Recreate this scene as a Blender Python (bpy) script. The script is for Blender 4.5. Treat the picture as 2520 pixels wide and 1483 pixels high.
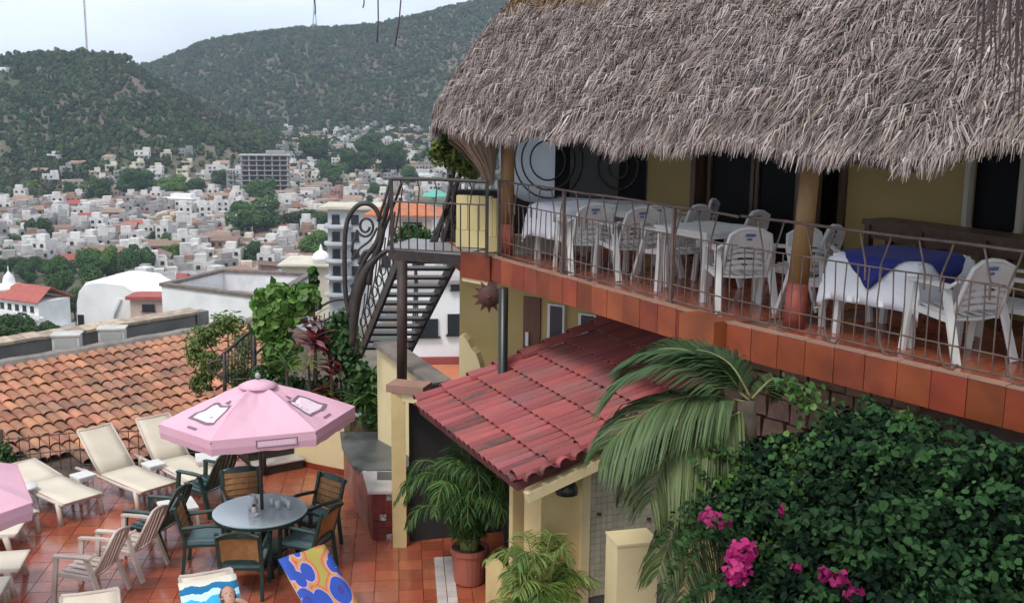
import bpy, math, random
import numpy as np
from mathutils import Vector, Matrix
random.seed(7); rng = np.random.default_rng(11)
R = math.radians
for _o in list(bpy.data.objects): bpy.data.objects.remove(_o)
scene = bpy.context.scene
col = scene.collection

# ------------------------------------------------------------------ camera
FPX, PW, PH, HZ, ROLL, HC = 2700.0, 2520.0, 1483.0, 240.0, R(0.6), 6.0
PITCH = math.atan((PH/2-HZ)/FPX)
_fw = Vector((0, math.cos(PITCH), -math.sin(PITCH))); _r0 = Vector((1, 0, 0)); _u0 = _r0.cross(_fw)
_r = _r0*math.cos(ROLL)+_u0*math.sin(ROLL); _u = -_r0*math.sin(ROLL)+_u0*math.cos(ROLL)
cam_d = bpy.data.cameras.new('camera'); cam = bpy.data.objects.new('camera', cam_d); col.objects.link(cam)
cam_d.sensor_width = 36.0; cam_d.lens = 36.0*FPX/PW; cam_d.clip_start = 0.1; cam_d.clip_end = 6000
cam.matrix_world = Matrix(((_r.x, _u.x, -_fw.x, 0), (_r.y, _u.y, -_fw.y, 0), (_r.z, _u.z, -_fw.z, HC), (0, 0, 0, 1)))
scene.camera = cam

# ------------------------------------------------------------------ world, sun, exposure
SUN_EL, SUN_AZ = R(57), R(212)      # sun behind the left shoulder, veiled by thin cloud
world = bpy.data.worlds.new('World'); scene.world = world; world.use_nodes = True
wn, wl = world.node_tree.nodes, world.node_tree.links
wn.clear()
sky = wn.new('ShaderNodeTexSky'); sky.sky_type = 'NISHITA'; sky.sun_disc = False
sky.sun_elevation = SUN_EL; sky.sun_rotation = SUN_AZ; sky.dust_density = 2.0; sky.air_density = 1.0; sky.ozone_density = 1.0
tc = wn.new('ShaderNodeTexCoord'); mp = wn.new('ShaderNodeMapping'); mp.inputs['Scale'].default_value = (1, 1, 3.5)
nz = wn.new('ShaderNodeTexNoise'); nz.inputs['Scale'].default_value = 2.2; nz.inputs['Detail'].default_value = 5
rp = wn.new('ShaderNodeValToRGB'); rp.color_ramp.elements[0].position = 0.34; rp.color_ramp.elements[0].color = (.5, .5, .5, 1)
rp.color_ramp.elements[1].position = 0.6; rp.color_ramp.elements[1].color = (1, 1, 1, 1)
mx = wn.new('ShaderNodeMix'); mx.data_type = 'RGBA'
mx.inputs[7].default_value = (8.9, 9.8, 11.0, 1)       # thin bright cloud veil
bg = wn.new('ShaderNodeBackground'); bg.inputs['Strength'].default_value = 0.115
wo = wn.new('ShaderNodeOutputWorld')
wl.new(tc.outputs['Generated'], mp.inputs['Vector']); wl.new(mp.outputs['Vector'], nz.inputs['Vector'])
wl.new(nz.outputs['Fac'], rp.inputs['Fac']); wl.new(rp.outputs['Color'], mx.inputs[0])
wl.new(sky.outputs['Color'], mx.inputs[6]); wl.new(mx.outputs[2], bg.inputs['Color']); wl.new(bg.outputs['Background'], wo.inputs['Surface'])
sun_d = bpy.data.lights.new('sun', 'SUN'); sun = bpy.data.objects.new('sun', sun_d); col.objects.link(sun)
sun_d.energy = 2.0; sun_d.angle = R(16); sun_d.color = (1.0, 0.95, 0.88)
_sd = Vector((math.sin(SUN_AZ)*math.cos(SUN_EL), math.cos(SUN_AZ)*math.cos(SUN_EL), math.sin(SUN_EL)))
sun.rotation_euler = _sd.to_track_quat('Z', 'Y').to_euler()
scene.view_settings.view_transform = 'Standard'; scene.view_settings.look = 'None'
scene.view_settings.exposure = 0.15; scene.view_settings.gamma = 1.0; scene.view_settings.use_curve_mapping = False
scene.render.engine = 'CYCLES'
scene.cycles.use_denoising = True
scene.cycles.max_bounces = 6; scene.cycles.diffuse_bounces = 3; scene.cycles.glossy_bounces = 3; scene.cycles.transparent_max_bounces = 6
scene.cycles.volume_bounces = 0
scene.cycles.use_adaptive_sampling = True; scene.cycles.adaptive_threshold = .025; scene.cycles.adaptive_min_samples = 16

# ------------------------------------------------------------------ pixel helpers (design picture 2520 x 1483)
def ray(x, y): return _fw + _r*((x-PW/2)/FPX) - _u*((y-PH/2)/FPX)
def P(x, y, z):
    d = ray(x, y); return Vector((0, 0, HC)) + d*((z-HC)/d.z)
def PY(x, y, Y):
    d = ray(x, y); return Vector((0, 0, HC)) + d*(Y/d.y)

# ------------------------------------------------------------------ scene helpers
MW = {}
def link(o, parent=None):
    col.objects.link(o)
    if parent is not None: o.parent = parent
    return o
def tag(o, label=None, cat=None, group=None, kind=None):
    if label: o['label'] = label
    if cat: o['category'] = cat
    if group: o['group'] = group
    if kind: o['kind'] = kind
    return o
def thing(name, label, cat, loc=(0, 0, 0), rotz=0.0, group=None, kind=None):
    o = bpy.data.objects.new(name, None); o.empty_display_size = 0.1
    col.objects.link(o); o.location = loc; o.rotation_euler = (0, 0, rotz)
    MW[o.name] = Matrix.Translation(Vector(loc)) @ Matrix.Rotation(rotz, 4, 'Z')
    return tag(o, label, cat, group, kind)
def sub(o, loc, rotz=0.0):
    """remember where a mesh part sits so that its own children can be given in world space"""
    return o
def dup(root, loc, rotz, label=None, group=None, scale=None):
    r = root.copy(); col.objects.link(r); r.location = loc; r.rotation_euler = (0, 0, rotz)
    if scale: r.scale = scale
    if label: r['label'] = label
    if group: r['group'] = group
    for ch in root.children:
        c = ch.copy(); col.objects.link(c); c.parent = r
        for g in ch.children:
            d = g.copy(); col.objects.link(d); d.parent = c
    return r

class MB:
    def __init__(s): s.v = []; s.f = []; s.c = []
    def add(s, vs, fs, color=None):
        o = len(s.v); s.v.extend([tuple(v) for v in vs]); s.f.extend([tuple(i+o for i in f) for f in fs])
        if color is not None: s.c.extend([color]*len(vs))
        return s
    def box(s, c, size, rot=None, taper=1.0, color=None):
        hx, hy, hz = size[0]/2, size[1]/2, size[2]/2
        vs = []
        for z, k in ((-hz, 1.0), (hz, taper)):
            for x, y in ((-hx, -hy), (hx, -hy), (hx, hy), (-hx, hy)): vs.append(Vector((x*k, y*k, z)))
        if rot is not None:
            if not isinstance(rot, Matrix): rot = Matrix.Rotation(rot, 3, 'Z')
            vs = [rot @ v for v in vs]
        c = Vector(c); vs = [v+c for v in vs]
        return s.add(vs, [(0, 3, 2, 1), (4, 5, 6, 7), (0, 1, 5, 4), (1, 2, 6, 5), (2, 3, 7, 6), (3, 0, 4, 7)], color)
    def bar(s, a, b, w, h=None, up=(0, 0, 1), color=None):
        a, b = Vector(a), Vector(b); h = h or w; d = (b-a); L = d.length
        if L < 1e-6: return s
        d /= L; up = Vector(up)
        if abs(d.dot(up)) > .98: up = Vector((1, 0, 0))
        x = d.cross(up).normalized(); y = x.cross(d)
        vs = []
        for p in (a, b):
            for i, j in ((-1, -1), (1, -1), (1, 1), (-1, 1)): vs.append(p+x*(i*w/2)+y*(j*h/2))
        return s.add(vs, [(0, 1, 2, 3), (7, 6, 5, 4), (0, 4, 5, 1), (1, 5, 6, 2), (2, 6, 7, 3), (3, 7, 4, 0)], color)
    def tube(s, pts, r, n=6, caps=True, closed=False, color=None):
        pts = [Vector(p) for p in pts]; m = len(pts)
        rr = r if isinstance(r, (list, tuple)) else [r]*m
        vs = []; fs = []; ref = None
        for i in range(m):
            if closed: t = pts[(i+1) % m]-pts[i-1]
            else: t = pts[min(i+1, m-1)]-pts[max(i-1, 0)]
            t.normalize()
            if ref is None:
                ref = Vector((0, 0, 1)) if abs(t.z) < .9 else Vector((1, 0, 0))
            x = t.cross(ref)
            if x.length < 1e-4: x = t.cross(Vector((0, 1, 0.3)))
            x.normalize(); y = x.cross(t); ref = y
            for k in range(n):
                a = 2*math.pi*k/n; vs.append(pts[i]+(x*math.cos(a)+y*math.sin(a))*rr[i])
        for i in range(m if closed else m-1):
            j = (i+1) % m
            for k in range(n):
                k2 = (k+1) % n; fs.append((i*n+k, i*n+k2, j*n+k2, j*n+k))
        if caps and not closed: fs.append(tuple(range(n))[::-1]); fs.append(tuple((m-1)*n+k for k in range(n)))
        return s.add(vs, fs, color)
    def lathe(s, prof, n=16, c=(0, 0, 0), caps=True, color=None):
        c = Vector(c); vs = []; fs = []
        for r, z in prof:
            for k in range(n):
                a = 2*math.pi*k/n; vs.append(c+Vector((r*math.cos(a), r*math.sin(a), z)))
        for i in range(len(prof)-1):
            for k in range(n):
                k2 = (k+1) % n; fs.append((i*n+k, i*n+k2, (i+1)*n+k2, (i+1)*n+k))
        if caps: fs.append(tuple(range(n))[::-1]); fs.append(tuple((len(prof)-1)*n+k for k in range(n)))
        return s.add(vs, fs, color)
    def prism(s, poly, z0, z1, color=None):
        n = len(poly); vs = [Vector((p[0], p[1], z0)) for p in poly]+[Vector((p[0], p[1], z1)) for p in poly]
        a = sum(poly[i][0]*poly[(i+1) % n][1]-poly[(i+1) % n][0]*poly[i][1] for i in range(n))
        fs = [tuple(range(n))[::-1], tuple(range(n, 2*n))]+[(i, (i+1) % n, (i+1) % n+n, i+n) for i in range(n)]
        if a < 0: fs = [f[::-1] for f in fs]
        return s.add(vs, fs, color)
    def sheet(s, grid, thick=0.0, color=None):
        """grid[i][j] of points -> surface, given a real thickness along its normal"""
        n, m = len(grid), len(grid[0]); g = [[Vector(p) for p in row] for row in grid]
        vs = [p for row in g for p in row]
        fs = [(i*m+j, i*m+j+1, (i+1)*m+j+1, (i+1)*m+j) for i in range(n-1) for j in range(m-1)]
        if thick:
            nv = []
            for i in range(n):
                for j in range(m):
                    a = g[min(i+1, n-1)][j]-g[max(i-1, 0)][j]; b = g[i][min(j+1, m-1)]-g[i][max(j-1, 0)]
                    nn = a.cross(b)
                    if nn.length > 1e-9: nn.normalize()
                    nv.append(g[i][j]+nn*thick)
            o = n*m; vs += nv; fs += [tuple(k+o for k in f[::-1]) for f in fs]
            ring = [(0, j) for j in range(m)]+[(i, m-1) for i in range(1, n)]+[(n-1, j) for j in range(m-2, -1, -1)]+[(i, 0) for i in range(n-2, 0, -1)]
            for q in range(len(ring)):
                a = ring[q][0]*m+ring[q][1]; b = ring[(q+1) % len(ring)]; b = b[0]*m+b[1]
                fs.append((b, a, a+o, b+o))
        return s.add(vs, fs, color)
    def mesh(s, name, smooth=False):
        me = bpy.data.meshes.new(name); me.from_pydata(s.v, [], s.f); me.update()
        if s.c and len(s.c) == len(s.v):
            at = me.color_attributes.new('col', 'FLOAT_COLOR', 'POINT')
            at.data.foreach_set('color', np.array([tuple(c)+(1.0,) if len(c) == 3 else c for c in s.c], dtype=np.float32).ravel())
        if smooth: me.polygons.foreach_set('use_smooth', [True]*len(me.polygons))
        return me
    def put(s, name, mat, parent=None, smooth=False, world=False, loc=None, rotz=None):
        if world and parent is not None and parent.name in MW:
            inv = MW[parent.name].inverted(); s.v = [tuple(inv @ Vector(v)) for v in s.v]
        o = bpy.data.objects.new(name, s.mesh(name, smooth)); o.data.materials.append(mat)
        link(o, parent)
        if loc is not None: o.location = loc
        if rotz is not None: o.rotation_euler = (0, 0, rotz)
        if parent is not None and parent.name in MW: MW[o.name] = MW[parent.name]
        else: MW[o.name] = Matrix.Identity(4)
        return o

def npmesh(name, V, Q, mat, parent=None, C=None, world=False, smooth=False):
    """big mesh of quads from numpy arrays"""
    V = np.asarray(V, dtype=np.float64); Q = np.asarray(Q, dtype=np.int32)
    if world and parent is not None and parent.name in MW:
        M = np.array(MW[parent.name].inverted()); V = V @ M[:3, :3].T + M[:3, 3]
    me = bpy.data.meshes.new(name); me.vertices.add(len(V)); me.vertices.foreach_set('co', V.astype(np.float32).ravel())
    k = Q.shape[1]; me.loops.add(Q.size); me.loops.foreach_set('vertex_index', Q.ravel())
    me.polygons.add(len(Q)); me.polygons.foreach_set('loop_start', np.arange(0, Q.size, k, dtype=np.int32))
    me.update(calc_edges=True)
    if smooth: me.polygons.foreach_set('use_smooth', [True]*len(Q))
    if C is not None:
        at = me.color_attributes.new('col', 'FLOAT_COLOR', 'POINT'); C4 = np.ones((len(V), 4), np.float32); C4[:, :3] = C
        at.data.foreach_set('color', C4.ravel())
    o = bpy.data.objects.new(name, me); me.materials.append(mat); link(o, parent)
    MW[o.name] = MW[parent.name] if parent is not None and parent.name in MW else Matrix.Identity(4)
    return o

# ------------------------------------------------------------------ materials
MATS = {}
def mat(name, c=(.5, .5, .5), rough=.6, c2=None, scale=4.0, detail=4, lo=.35, hi=.65, bump=0.0, bscale=None, rnd=0.0, metal=0.0, vcol=False,
        coords='Object', spec=.5, stretch=(1, 1, 1), trans=0.0, sub_=0.0, rough2=None, stain=None, stain_scale=1.0, stain_amt=.5, coat=0.0):
    if name in MATS: return MATS[name]
    m = bpy.data.materials.new(name); m.use_nodes = True; MATS[name] = m
    N, L = m.node_tree.nodes, m.node_tree.links; b = N['Principled BSDF']
    b.inputs['Roughness'].default_value = rough; b.inputs['Metallic'].default_value = metal; b.inputs['Specular IOR Level'].default_value = spec
    if coat: b.inputs['Coat Weight'].default_value = coat; b.inputs['Coat Roughness'].default_value = .12
    if trans: b.inputs['Transmission Weight'].default_value = trans
    t = N.new('ShaderNodeTexCoord'); mpn = N.new('ShaderNodeMapping'); mpn.inputs['Scale'].default_value = stretch
    if coords == 'World':
        g = N.new('ShaderNodeNewGeometry'); L.new(g.outputs['Position'], mpn.inputs['Vector'])
    else: L.new(t.outputs[coords], mpn.inputs['Vector'])
    if vcol:
        vc = N.new('ShaderNodeVertexColor'); vc.layer_name = 'col'; cur = vc.outputs['Color']
    else:
        rg = N.new('ShaderNodeRGB'); rg.outputs[0].default_value = (*c, 1); cur = rg.outputs[0]
    if c2 is not None:
        nt = N.new('ShaderNodeTexNoise'); nt.inputs['Scale'].default_value = scale; nt.inputs['Detail'].default_value = detail
        L.new(mpn.outputs['Vector'], nt.inputs['Vector'])
        mr = N.new('ShaderNodeMapRange'); mr.inputs['From Min'].default_value = lo; mr.inputs['From Max'].default_value = hi
        L.new(nt.outputs['Fac'], mr.inputs['Value'])
        mi = N.new('ShaderNodeMix'); mi.data_type = 'RGBA'; L.new(mr.outputs['Result'], mi.inputs[0]); L.new(cur, mi.inputs[6])
        mi.inputs[7].default_value = (*c2, 1); cur = mi.outputs[2]
        if rough2 is not None:
            mr2 = N.new('ShaderNodeMapRange'); mr2.inputs['From Min'].default_value = lo; mr2.inputs['From Max'].default_value = hi
            mr2.inputs['To Min'].default_value = rough; mr2.inputs['To Max'].default_value = rough2
            L.new(nt.outputs['Fac'], mr2.inputs['Value']); L.new(mr2.outputs['Result'], b.inputs['Roughness'])
    if stain is not None:
        ns = N.new('ShaderNodeTexNoise'); ns.inputs['Scale'].default_value = stain_scale; ns.inputs['Detail'].default_value = 6; ns.inputs['Roughness'].default_value = .65
        L.new(mpn.outputs['Vector'], ns.inputs['Vector'])
        ms = N.new('ShaderNodeMapRange'); ms.inputs['From Min'].default_value = .5; ms.inputs['From Max'].default_value = .75; ms.inputs['To Max'].default_value = stain_amt
        L.new(ns.outputs['Fac'], ms.inputs['Value'])
        mi3 = N.new('ShaderNodeMix'); mi3.data_type = 'RGBA'; L.new(ms.outputs['Result'], mi3.inputs[0]); L.new(cur, mi3.inputs[6])
        mi3.inputs[7].default_value = (*stain, 1); cur = mi3.outputs[2]
    if rnd:
        oi = N.new('ShaderNodeObjectInfo'); hs = N.new('ShaderNodeHueSaturation')
        ma = N.new('ShaderNodeMapRange'); ma.inputs['To Min'].default_value = 1-rnd; ma.inputs['To Max'].default_value = 1+rnd
        L.new(oi.outputs['Random'], ma.inputs['Value']); L.new(ma.outputs['Result'], hs.inputs['Value'])
        m5 = N.new('ShaderNodeMath'); m5.operation = 'MULTIPLY'; m5.inputs[1].default_value = 7.31; m6 = N.new('ShaderNodeMath'); m6.operation = 'FRACT'
        L.new(oi.outputs['Random'], m5.inputs[0]); L.new(m5.outputs[0], m6.inputs[0])
        mh = N.new('ShaderNodeMapRange'); mh.inputs['To Min'].default_value = .5-rnd*.03; mh.inputs['To Max'].default_value = .5+rnd*.03
        L.new(m6.outputs[0], mh.inputs['Value']); L.new(mh.outputs['Result'], hs.inputs['Hue'])
        L.new(cur, hs.inputs['Color']); cur = hs.outputs['Color']
    L.new(cur, b.inputs['Base Color'])
    if bump:
        bn = N.new('ShaderNodeTexNoise'); bn.inputs['Scale'].default_value = bscale or scale*4; bn.inputs['Detail'].default_value = 5
        L.new(mpn.outputs['Vector'], bn.inputs['Vector']); bu = N.new('ShaderNodeBump'); bu.inputs['Strength'].default_value = bump; bu.inputs['Distance'].default_value = .02
        L.new(bn.outputs['Fac'], bu.inputs['Height']); L.new(bu.outputs['Normal'], b.inputs['Normal'])
    if sub_:
        # thin leaf: part of the light passes through
        tr = N.new('ShaderNodeBsdfTranslucent'); ms2 = N.new('ShaderNodeMixShader'); ms2.inputs[0].default_value = sub_
        L.new(cur, tr.inputs['Color']); L.new(b.outputs[0], ms2.inputs[1]); L.new(tr.outputs[0], ms2.inputs[2]); L.new(ms2.outputs[0], N['Material Output'].inputs['Surface'])
    return m
def rot3(z): return Matrix.Rotation(z, 3, 'Z')
def lerp(a, b, t): return a+(b-a)*t
# ================================================================== TERRAIN
_bY = [-60, 0, 14, 22, 45, 80, 120, 200, 300, 450, 650, 800, 1000, 1300, 1700, 2300, 3200]
_bZ = [-8, -6, -5, -6, -10, -17, -28, -46, -57, -60, -58, -54, -48, -36, -20, -30, -60]
def _dn(y): return (y-PH/2)/FPX*math.cos(PITCH)+math.sin(PITCH)
_s1x = [-600, -100, 0, 80, 200, 320, 345, 445, 560, 690, 800, 900, 1000, 4000]
_s1y = [130, 150, 156, 152, 142, 150, 172, 232, 292, 352, 420, 470, 500, 500]
_s1z = [6-_dn(y)*1000-3 for y in _s1y]
_s2x = [-800, 200, 360, 400, 500, 590, 770, 930, 1040, 1200, 1300, 1600, 4000]
_s2y = [260, 190, 172, 163, 124, 100, 77, 72, 45, 8, -20, -60, -60]
_s2z = [6-_dn(y)*1700-4 for y in _s2y]
def _ss(a, b, t):
    t = np.clip((t-a)/(b-a), 0, 1); return t*t*(3-2*t)
def _wob(X, Y):
    return (np.sin(X*.021+1.3)*np.cos(Y*.017+.5)+.6*np.sin(X*.047-Y*.031)+.4*np.sin(X*.09+Y*.07+2))
def terr(X, Y):
    X = np.asarray(X, float); Y = np.asarray(Y, float)
    base = np.interp(Y, _bY, _bZ); Yc = np.maximum(Y, 60)
    px = 1260+2700*X/Yc
    z1 = np.maximum(np.interp(px, _s1x, _s1z), base); z2 = np.interp(px, _s2x, _s2z)
    up1 = _ss(655, 1000, Y); dn1 = _ss(1000, 1230, Y)
    z = base+(z1-base)*up1*(1-dn1)
    up2 = _ss(1150, 1700, Y)*(1-_ss(1720, 2300, Y))
    z = z+(z2-z)*up2
    amp = 5.5*_ss(680, 850, Y)*(1-.75*_ss(1550, 1700, Y))*(1-.8*np.exp(-((Y-1000)/60.)**2))
    return z+_wob(X, Y)*amp+_wob(X*2.3, Y*2.1)*.5*_ss(60, 200, Y)
_HY = np.geomspace(70., 1750., 900)
def hit(px, py, y0=70., y1=1750.):
    d = ray(px, py); Y = _HY[_HY >= y0-1]; t = Y/d.y; X = d.x*t
    k = np.nonzero(HC+d.z*t < terr(X, Y))[0]
    if not len(k): return None
    k = k[0]; return Vector((X[k], Y[k], float(terr(X[k], Y[k]))))

m_ground = mat('ground_soil', (.075, .085, .04), .95, c2=(.16, .12, .085), scale=.035, coords='World', lo=.42, hi=.6, bump=.4, bscale=.6,
               stain=(.035, .06, .025), stain_scale=.05, stain_amt=.8)
_rows = np.concatenate([np.linspace(-60, 60, 14), np.geomspace(66, 3000, 150)]); _cols = np.linspace(-900, 3400, 170)
_gx = (_cols[None, :]-1260)/2700*np.maximum(_rows[:, None], 60)*np.where(_rows[:, None] < 60, 1.6, 1.0); _gy = np.repeat(_rows[:, None], len(_cols), 1)
_gz = terr(_gx, _gy)
_V = np.stack([_gx, _gy, _gz], -1).reshape(-1, 3); _m = len(_cols)
_i = np.arange(len(_rows)-1)[:, None]*_m+np.arange(_m-1)[None, :]
_Q = np.stack([_i, _i+1, _i+_m+1, _i+_m], -1).reshape(-1, 4)
tag(npmesh('terrain', _V, _Q, m_ground, smooth=True), kind='structure')

# ================================================================== FOREST ON THE HILLS (stuff)
def blob_mesh(name, seed, sub=3, amp=.32, squash=.85):
    r = np.random.default_rng(seed)
    bm_me = bpy.data.meshes.new(name)
    import bmesh
    bm = bmesh.new(); bmesh.ops.create_icosphere(bm, subdivisions=sub, radius=1.0)
    dirs = r.normal(size=(26, 3)); dirs /= np.linalg.norm(dirs, axis=1)[:, None]; hts = r.uniform(.1, 1, 26)
    for v in bm.verts:
        n = np.array(v.co); n /= np.linalg.norm(n)
        k = np.max(np.clip((dirs @ n-.72)/.28, 0, 1)**.6*hts)
        s = .72+amp*k+r.uniform(-.05, .05)
        v.co = Vector((n[0]*s, n[1]*s, n[2]*s*squash+.55))
    bm.to_mesh(bm_me); bm.free(); return bm_me
m_forest = mat('forest_foliage', (.036, .07, .025), .9, c2=(.06, .09, .034), scale=.05, coords='World', lo=.4, hi=.6, rnd=.45, spec=.1,
               stain=(.13, .085, .07), stain_scale=.012, stain_amt=.85)
_pc = bpy.data.collections.new('forest_tree_shapes')
for k in range(4):
    _fr = np.random.default_rng(60+k); _lc = _fr.normal(size=(7, 3)); _lc /= np.linalg.norm(_lc, axis=1)[:, None]; _lc *= _fr.uniform(.2, .75, (7, 1)); _li = _fr.integers(0, 7, 240)
    _d = _fr.normal(size=(240, 3)); _d /= np.linalg.norm(_d, axis=1)[:, None]; _c = _lc[_li]+_d*_fr.uniform(.3, .5, 240)[:, None]; _c[:, 2] = _c[:, 2]*[.8, 1.1, .7, .95][k]+.55
    _b = np.cross(_d, _fr.normal(size=(240, 3))); _b /= np.linalg.norm(_b, axis=1)[:, None]; _t = np.cross(_d, _b); _z = _fr.uniform(.1, .24, 240)[:, None]
    _v = np.stack([_c-_b*_z-_t*_z*.7, _c+_b*_z*.8-_t*_z, _c+_b*_z+_t*_z*.8, _c-_b*_z*.7+_t*_z], 1).reshape(-1, 3)
    o = npmesh('forest_tree_shape', _v, np.arange(960).reshape(240, 4), m_forest); col.objects.unlink(o); _pc.objects.link(o)
def forest(name, label, pts, scales, mtl_tint=None):
    me = bpy.data.meshes.new(name); me.from_pydata([tuple(p) for p in pts], [], [])
    a = me.attributes.new('sc', 'FLOAT_VECTOR', 'POINT'); a.data.foreach_set('vector', np.asarray(scales, np.float32).ravel())
    a = me.attributes.new('rz', 'FLOAT_VECTOR', 'POINT'); rz = np.zeros((len(pts), 3), np.float32); rz[:, 2] = rng.uniform(0, 6.28, len(pts)); a.data.foreach_set('vector', rz.ravel())
    a = me.attributes.new('ix', 'INT', 'POINT'); a.data.foreach_set('value', rng.integers(0, 4, len(pts)).astype(np.int32))
    o = bpy.data.objects.new(name, me); link(o); tag(o, label, 'forest', kind='stuff')
    ng = bpy.data.node_groups.new(name+'_nodes', 'GeometryNodeTree')
    ng.interface.new_socket('Geometry', in_out='INPUT', socket_type='NodeSocketGeometry'); ng.interface.new_socket('Geometry', in_out='OUTPUT', socket_type='NodeSocketGeometry')
    n = ng.nodes; gi = n.new('NodeGroupInput'); go = n.new('NodeGroupOutput'); ip = n.new('GeometryNodeInstanceOnPoints')
    ci = n.new('GeometryNodeCollectionInfo'); ci.inputs['Collection'].default_value = _pc; ci.inputs['Separate Children'].default_value = True; ci.inputs['Reset Children'].default_value = True
    def na(nm, dt):
        q = n.new('GeometryNodeInputNamedAttribute'); q.data_type = dt; q.inputs['Name'].default_value = nm; return q.outputs['Attribute']
    l = ng.links; l.new(gi.outputs[0], ip.inputs['Points']); l.new(ci.outputs[0], ip.inputs['Instance']); ip.inputs['Pick Instance'].default_value = True
    l.new(na('ix', 'INT'), ip.inputs['Instance Index']); l.new(na('sc', 'FLOAT_VECTOR'), ip.inputs['Scale'])
    r2 = n.new('FunctionNodeEulerToRotation'); l.new(na('rz', 'FLOAT_VECTOR'), r2.inputs[0]); l.new(r2.outputs[0], ip.inputs['Rotation'])
    l.new(ip.outputs[0], go.inputs[0])
    md = o.modifiers.new('scatter', 'NODES'); md.node_group = ng
    return o
def scatter(y0, y1, x0, x1, sp, keep):
    out = []
    Y = y0
    while Y < y1:
        X0, X1 = (x0-1260)/2700*Y, (x1-1260)/2700*Y
        xs = np.arange(X0, X1, sp); n = len(xs)
        X = xs+rng.uniform(-.5, .5, n)*sp; Yj = Y+rng.uniform(-.5, .5, n)*sp
        px = 1260+2700*X/Yj; k = keep(px, Yj, X); z = terr(X, Yj)
        out.append(np.stack([X, Yj, z], 1)[k]); Y += sp*.9
    return np.concatenate(out)
def _k1(px, Y, X):
    foot = np.interp(px, [-300, 0, 180, 260, 420, 560, 700, 800], [640, 655, 675, 735, 755, 800, 850, 900])
    bare = (np.sin(X*.055+Y*.02)+np.sin(Y*.05-X*.017+1.)) > 1.62
    return (Y > foot+rng.uniform(-25, 25, len(X))) & ~((bare) & (rng.uniform(0, 1, len(X)) < .8))
_p = scatter(640, 1012, -260, 880, 4.6, _k1)
_q = scatter(470, 655, -260, 330, 7.0, lambda px, Y, X: (rng.uniform(0, 1, len(X)) < np.clip((Y-560)/90., 0, 1)*np.clip((330-px)/150., 0, 1)))
_p = np.concatenate([_p, _q]); _s = rng.uniform(1.3, 3.4, len(_p)); _s[rng.uniform(0, 1, len(_p)) < .05] *= 1.6
forest('hillside_forest', 'brownish green scrub forest covering the nearer left hill', _p, np.stack([_s, _s, _s*rng.uniform(.8, 1.25, len(_p))], 1))
def _k2(px, Y, X):
    foot = np.interp(px, [300, 640, 700, 900, 1100, 1400], [1150, 1120, 1180, 1200, 1000, 1000])
    return (Y > foot) | (rng.uniform(0, 1, len(X)) < .55*np.clip((px-560)/100., 0, 1))
_p = scatter(800, 1725, 330, 1560, 6.6, _k2)
_s = rng.uniform(2.0, 5.0, len(_p))
forest('mountain_forest', 'dense bluish green forest covering the farther right mountain', _p, np.stack([_s, _s, _s*rng.uniform(.8, 1.2, len(_p))], 1))

# ================================================================== LEAFY TREES
m_leaf_d = mat('tree_leaves', (.045, .095, .03), .7, c2=(.085, .15, .04), scale=.25, coords='World', rnd=.25, spec=.25, sub_=.25)
m_leaf_b = mat('bright_tree_leaves', (.1, .19, .035), .7, c2=(.14, .24, .05), scale=.25, coords='World', rnd=.15, spec=.25, sub_=.25)
m_bark = mat('bark', (.1, .075, .055), .9, c2=(.05, .04, .03), scale=8, bump=.5)
def crown_cloud(seed, n, leaf, lobes=9, squash=.8):
    """leaf faces in clumps through a unit crown"""
    r = np.random.default_rng(seed)
    lc = r.normal(size=(lobes, 3)); lc /= np.linalg.norm(lc, axis=1)[:, None]; lc *= r.uniform(.25, .72, (lobes, 1)); lc[0] = 0
    lr = r.uniform(.26, .46, lobes); lr[0] = .5
    li = r.integers(0, lobes, n); d = r.normal(size=(n, 3)); d /= np.linalg.norm(d, axis=1)[:, None]
    rad = lr[li]*r.uniform(.72, 1.06, n); c = lc[li]+d*rad[:, None]; c[:, 2] *= squash
    return leaf_quads(c, d, leaf, r)
def leaf_quads(c, d, leaf, r, aspect=.6, droop=.35):
    """one leaf (a quad with pointed ends) at each c, facing about d"""
    n = len(c); d = d+r.normal(size=(n, 3))*.55+np.array([0, 0, .25]); d /= np.linalg.norm(d, axis=1)[:, None]
    t = r.normal(size=(n, 3)); t[:, 2] -= droop; t -= d*np.sum(t*d, 1)[:, None]; t /= np.linalg.norm(t, axis=1)[:, None]+1e-9
    b = np.cross(d, t); L = (leaf*r.uniform(.65, 1.25, n))[:, None]
    v = np.stack([c-t*L*.5, c+b*L*aspect*.5+d*L*.06, c+t*L*.5, c-b*L*aspect*.5+d*L*.06], 1).reshape(-1, 3)
    return v, np.arange(4*n).reshape(n, 4)
def leaf_hex(c, d, leaf, r, aspect=.6, droop=.35):
    """rounder leaf folded along its midrib: two quads"""
    n = len(c); d = d+r.normal(size=(n, 3))*.55+np.array([0, 0, .25]); d /= np.linalg.norm(d, axis=1)[:, None]
    t = r.normal(size=(n, 3)); t[:, 2] -= droop; t -= d*np.sum(t*d, 1)[:, None]; t /= np.linalg.norm(t, axis=1)[:, None]+1e-9
    b = np.cross(d, t); L = (leaf*r.uniform(.5, 1.3, n))[:, None]; w = L*aspect*.5; up = d*L*r.uniform(.02, .16, n)[:, None]; cur = d*L*r.uniform(-.2, .05, n)[:, None]
    v = np.stack([c-t*L*.5, c-t*L*.2+b*w+up, c+t*L*.22+b*w*.85+up+cur*.4, c+t*L*.55+cur, c+t*L*.22-b*w*.85+up+cur*.4, c-t*L*.2-b*w+up], 1).reshape(-1, 3)
    o = np.arange(n)[:, None]*6
    return v, np.concatenate([o+np.array([[0, 1, 2, 3]]), o+np.array([[0, 3, 4, 5]])], 0)
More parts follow.
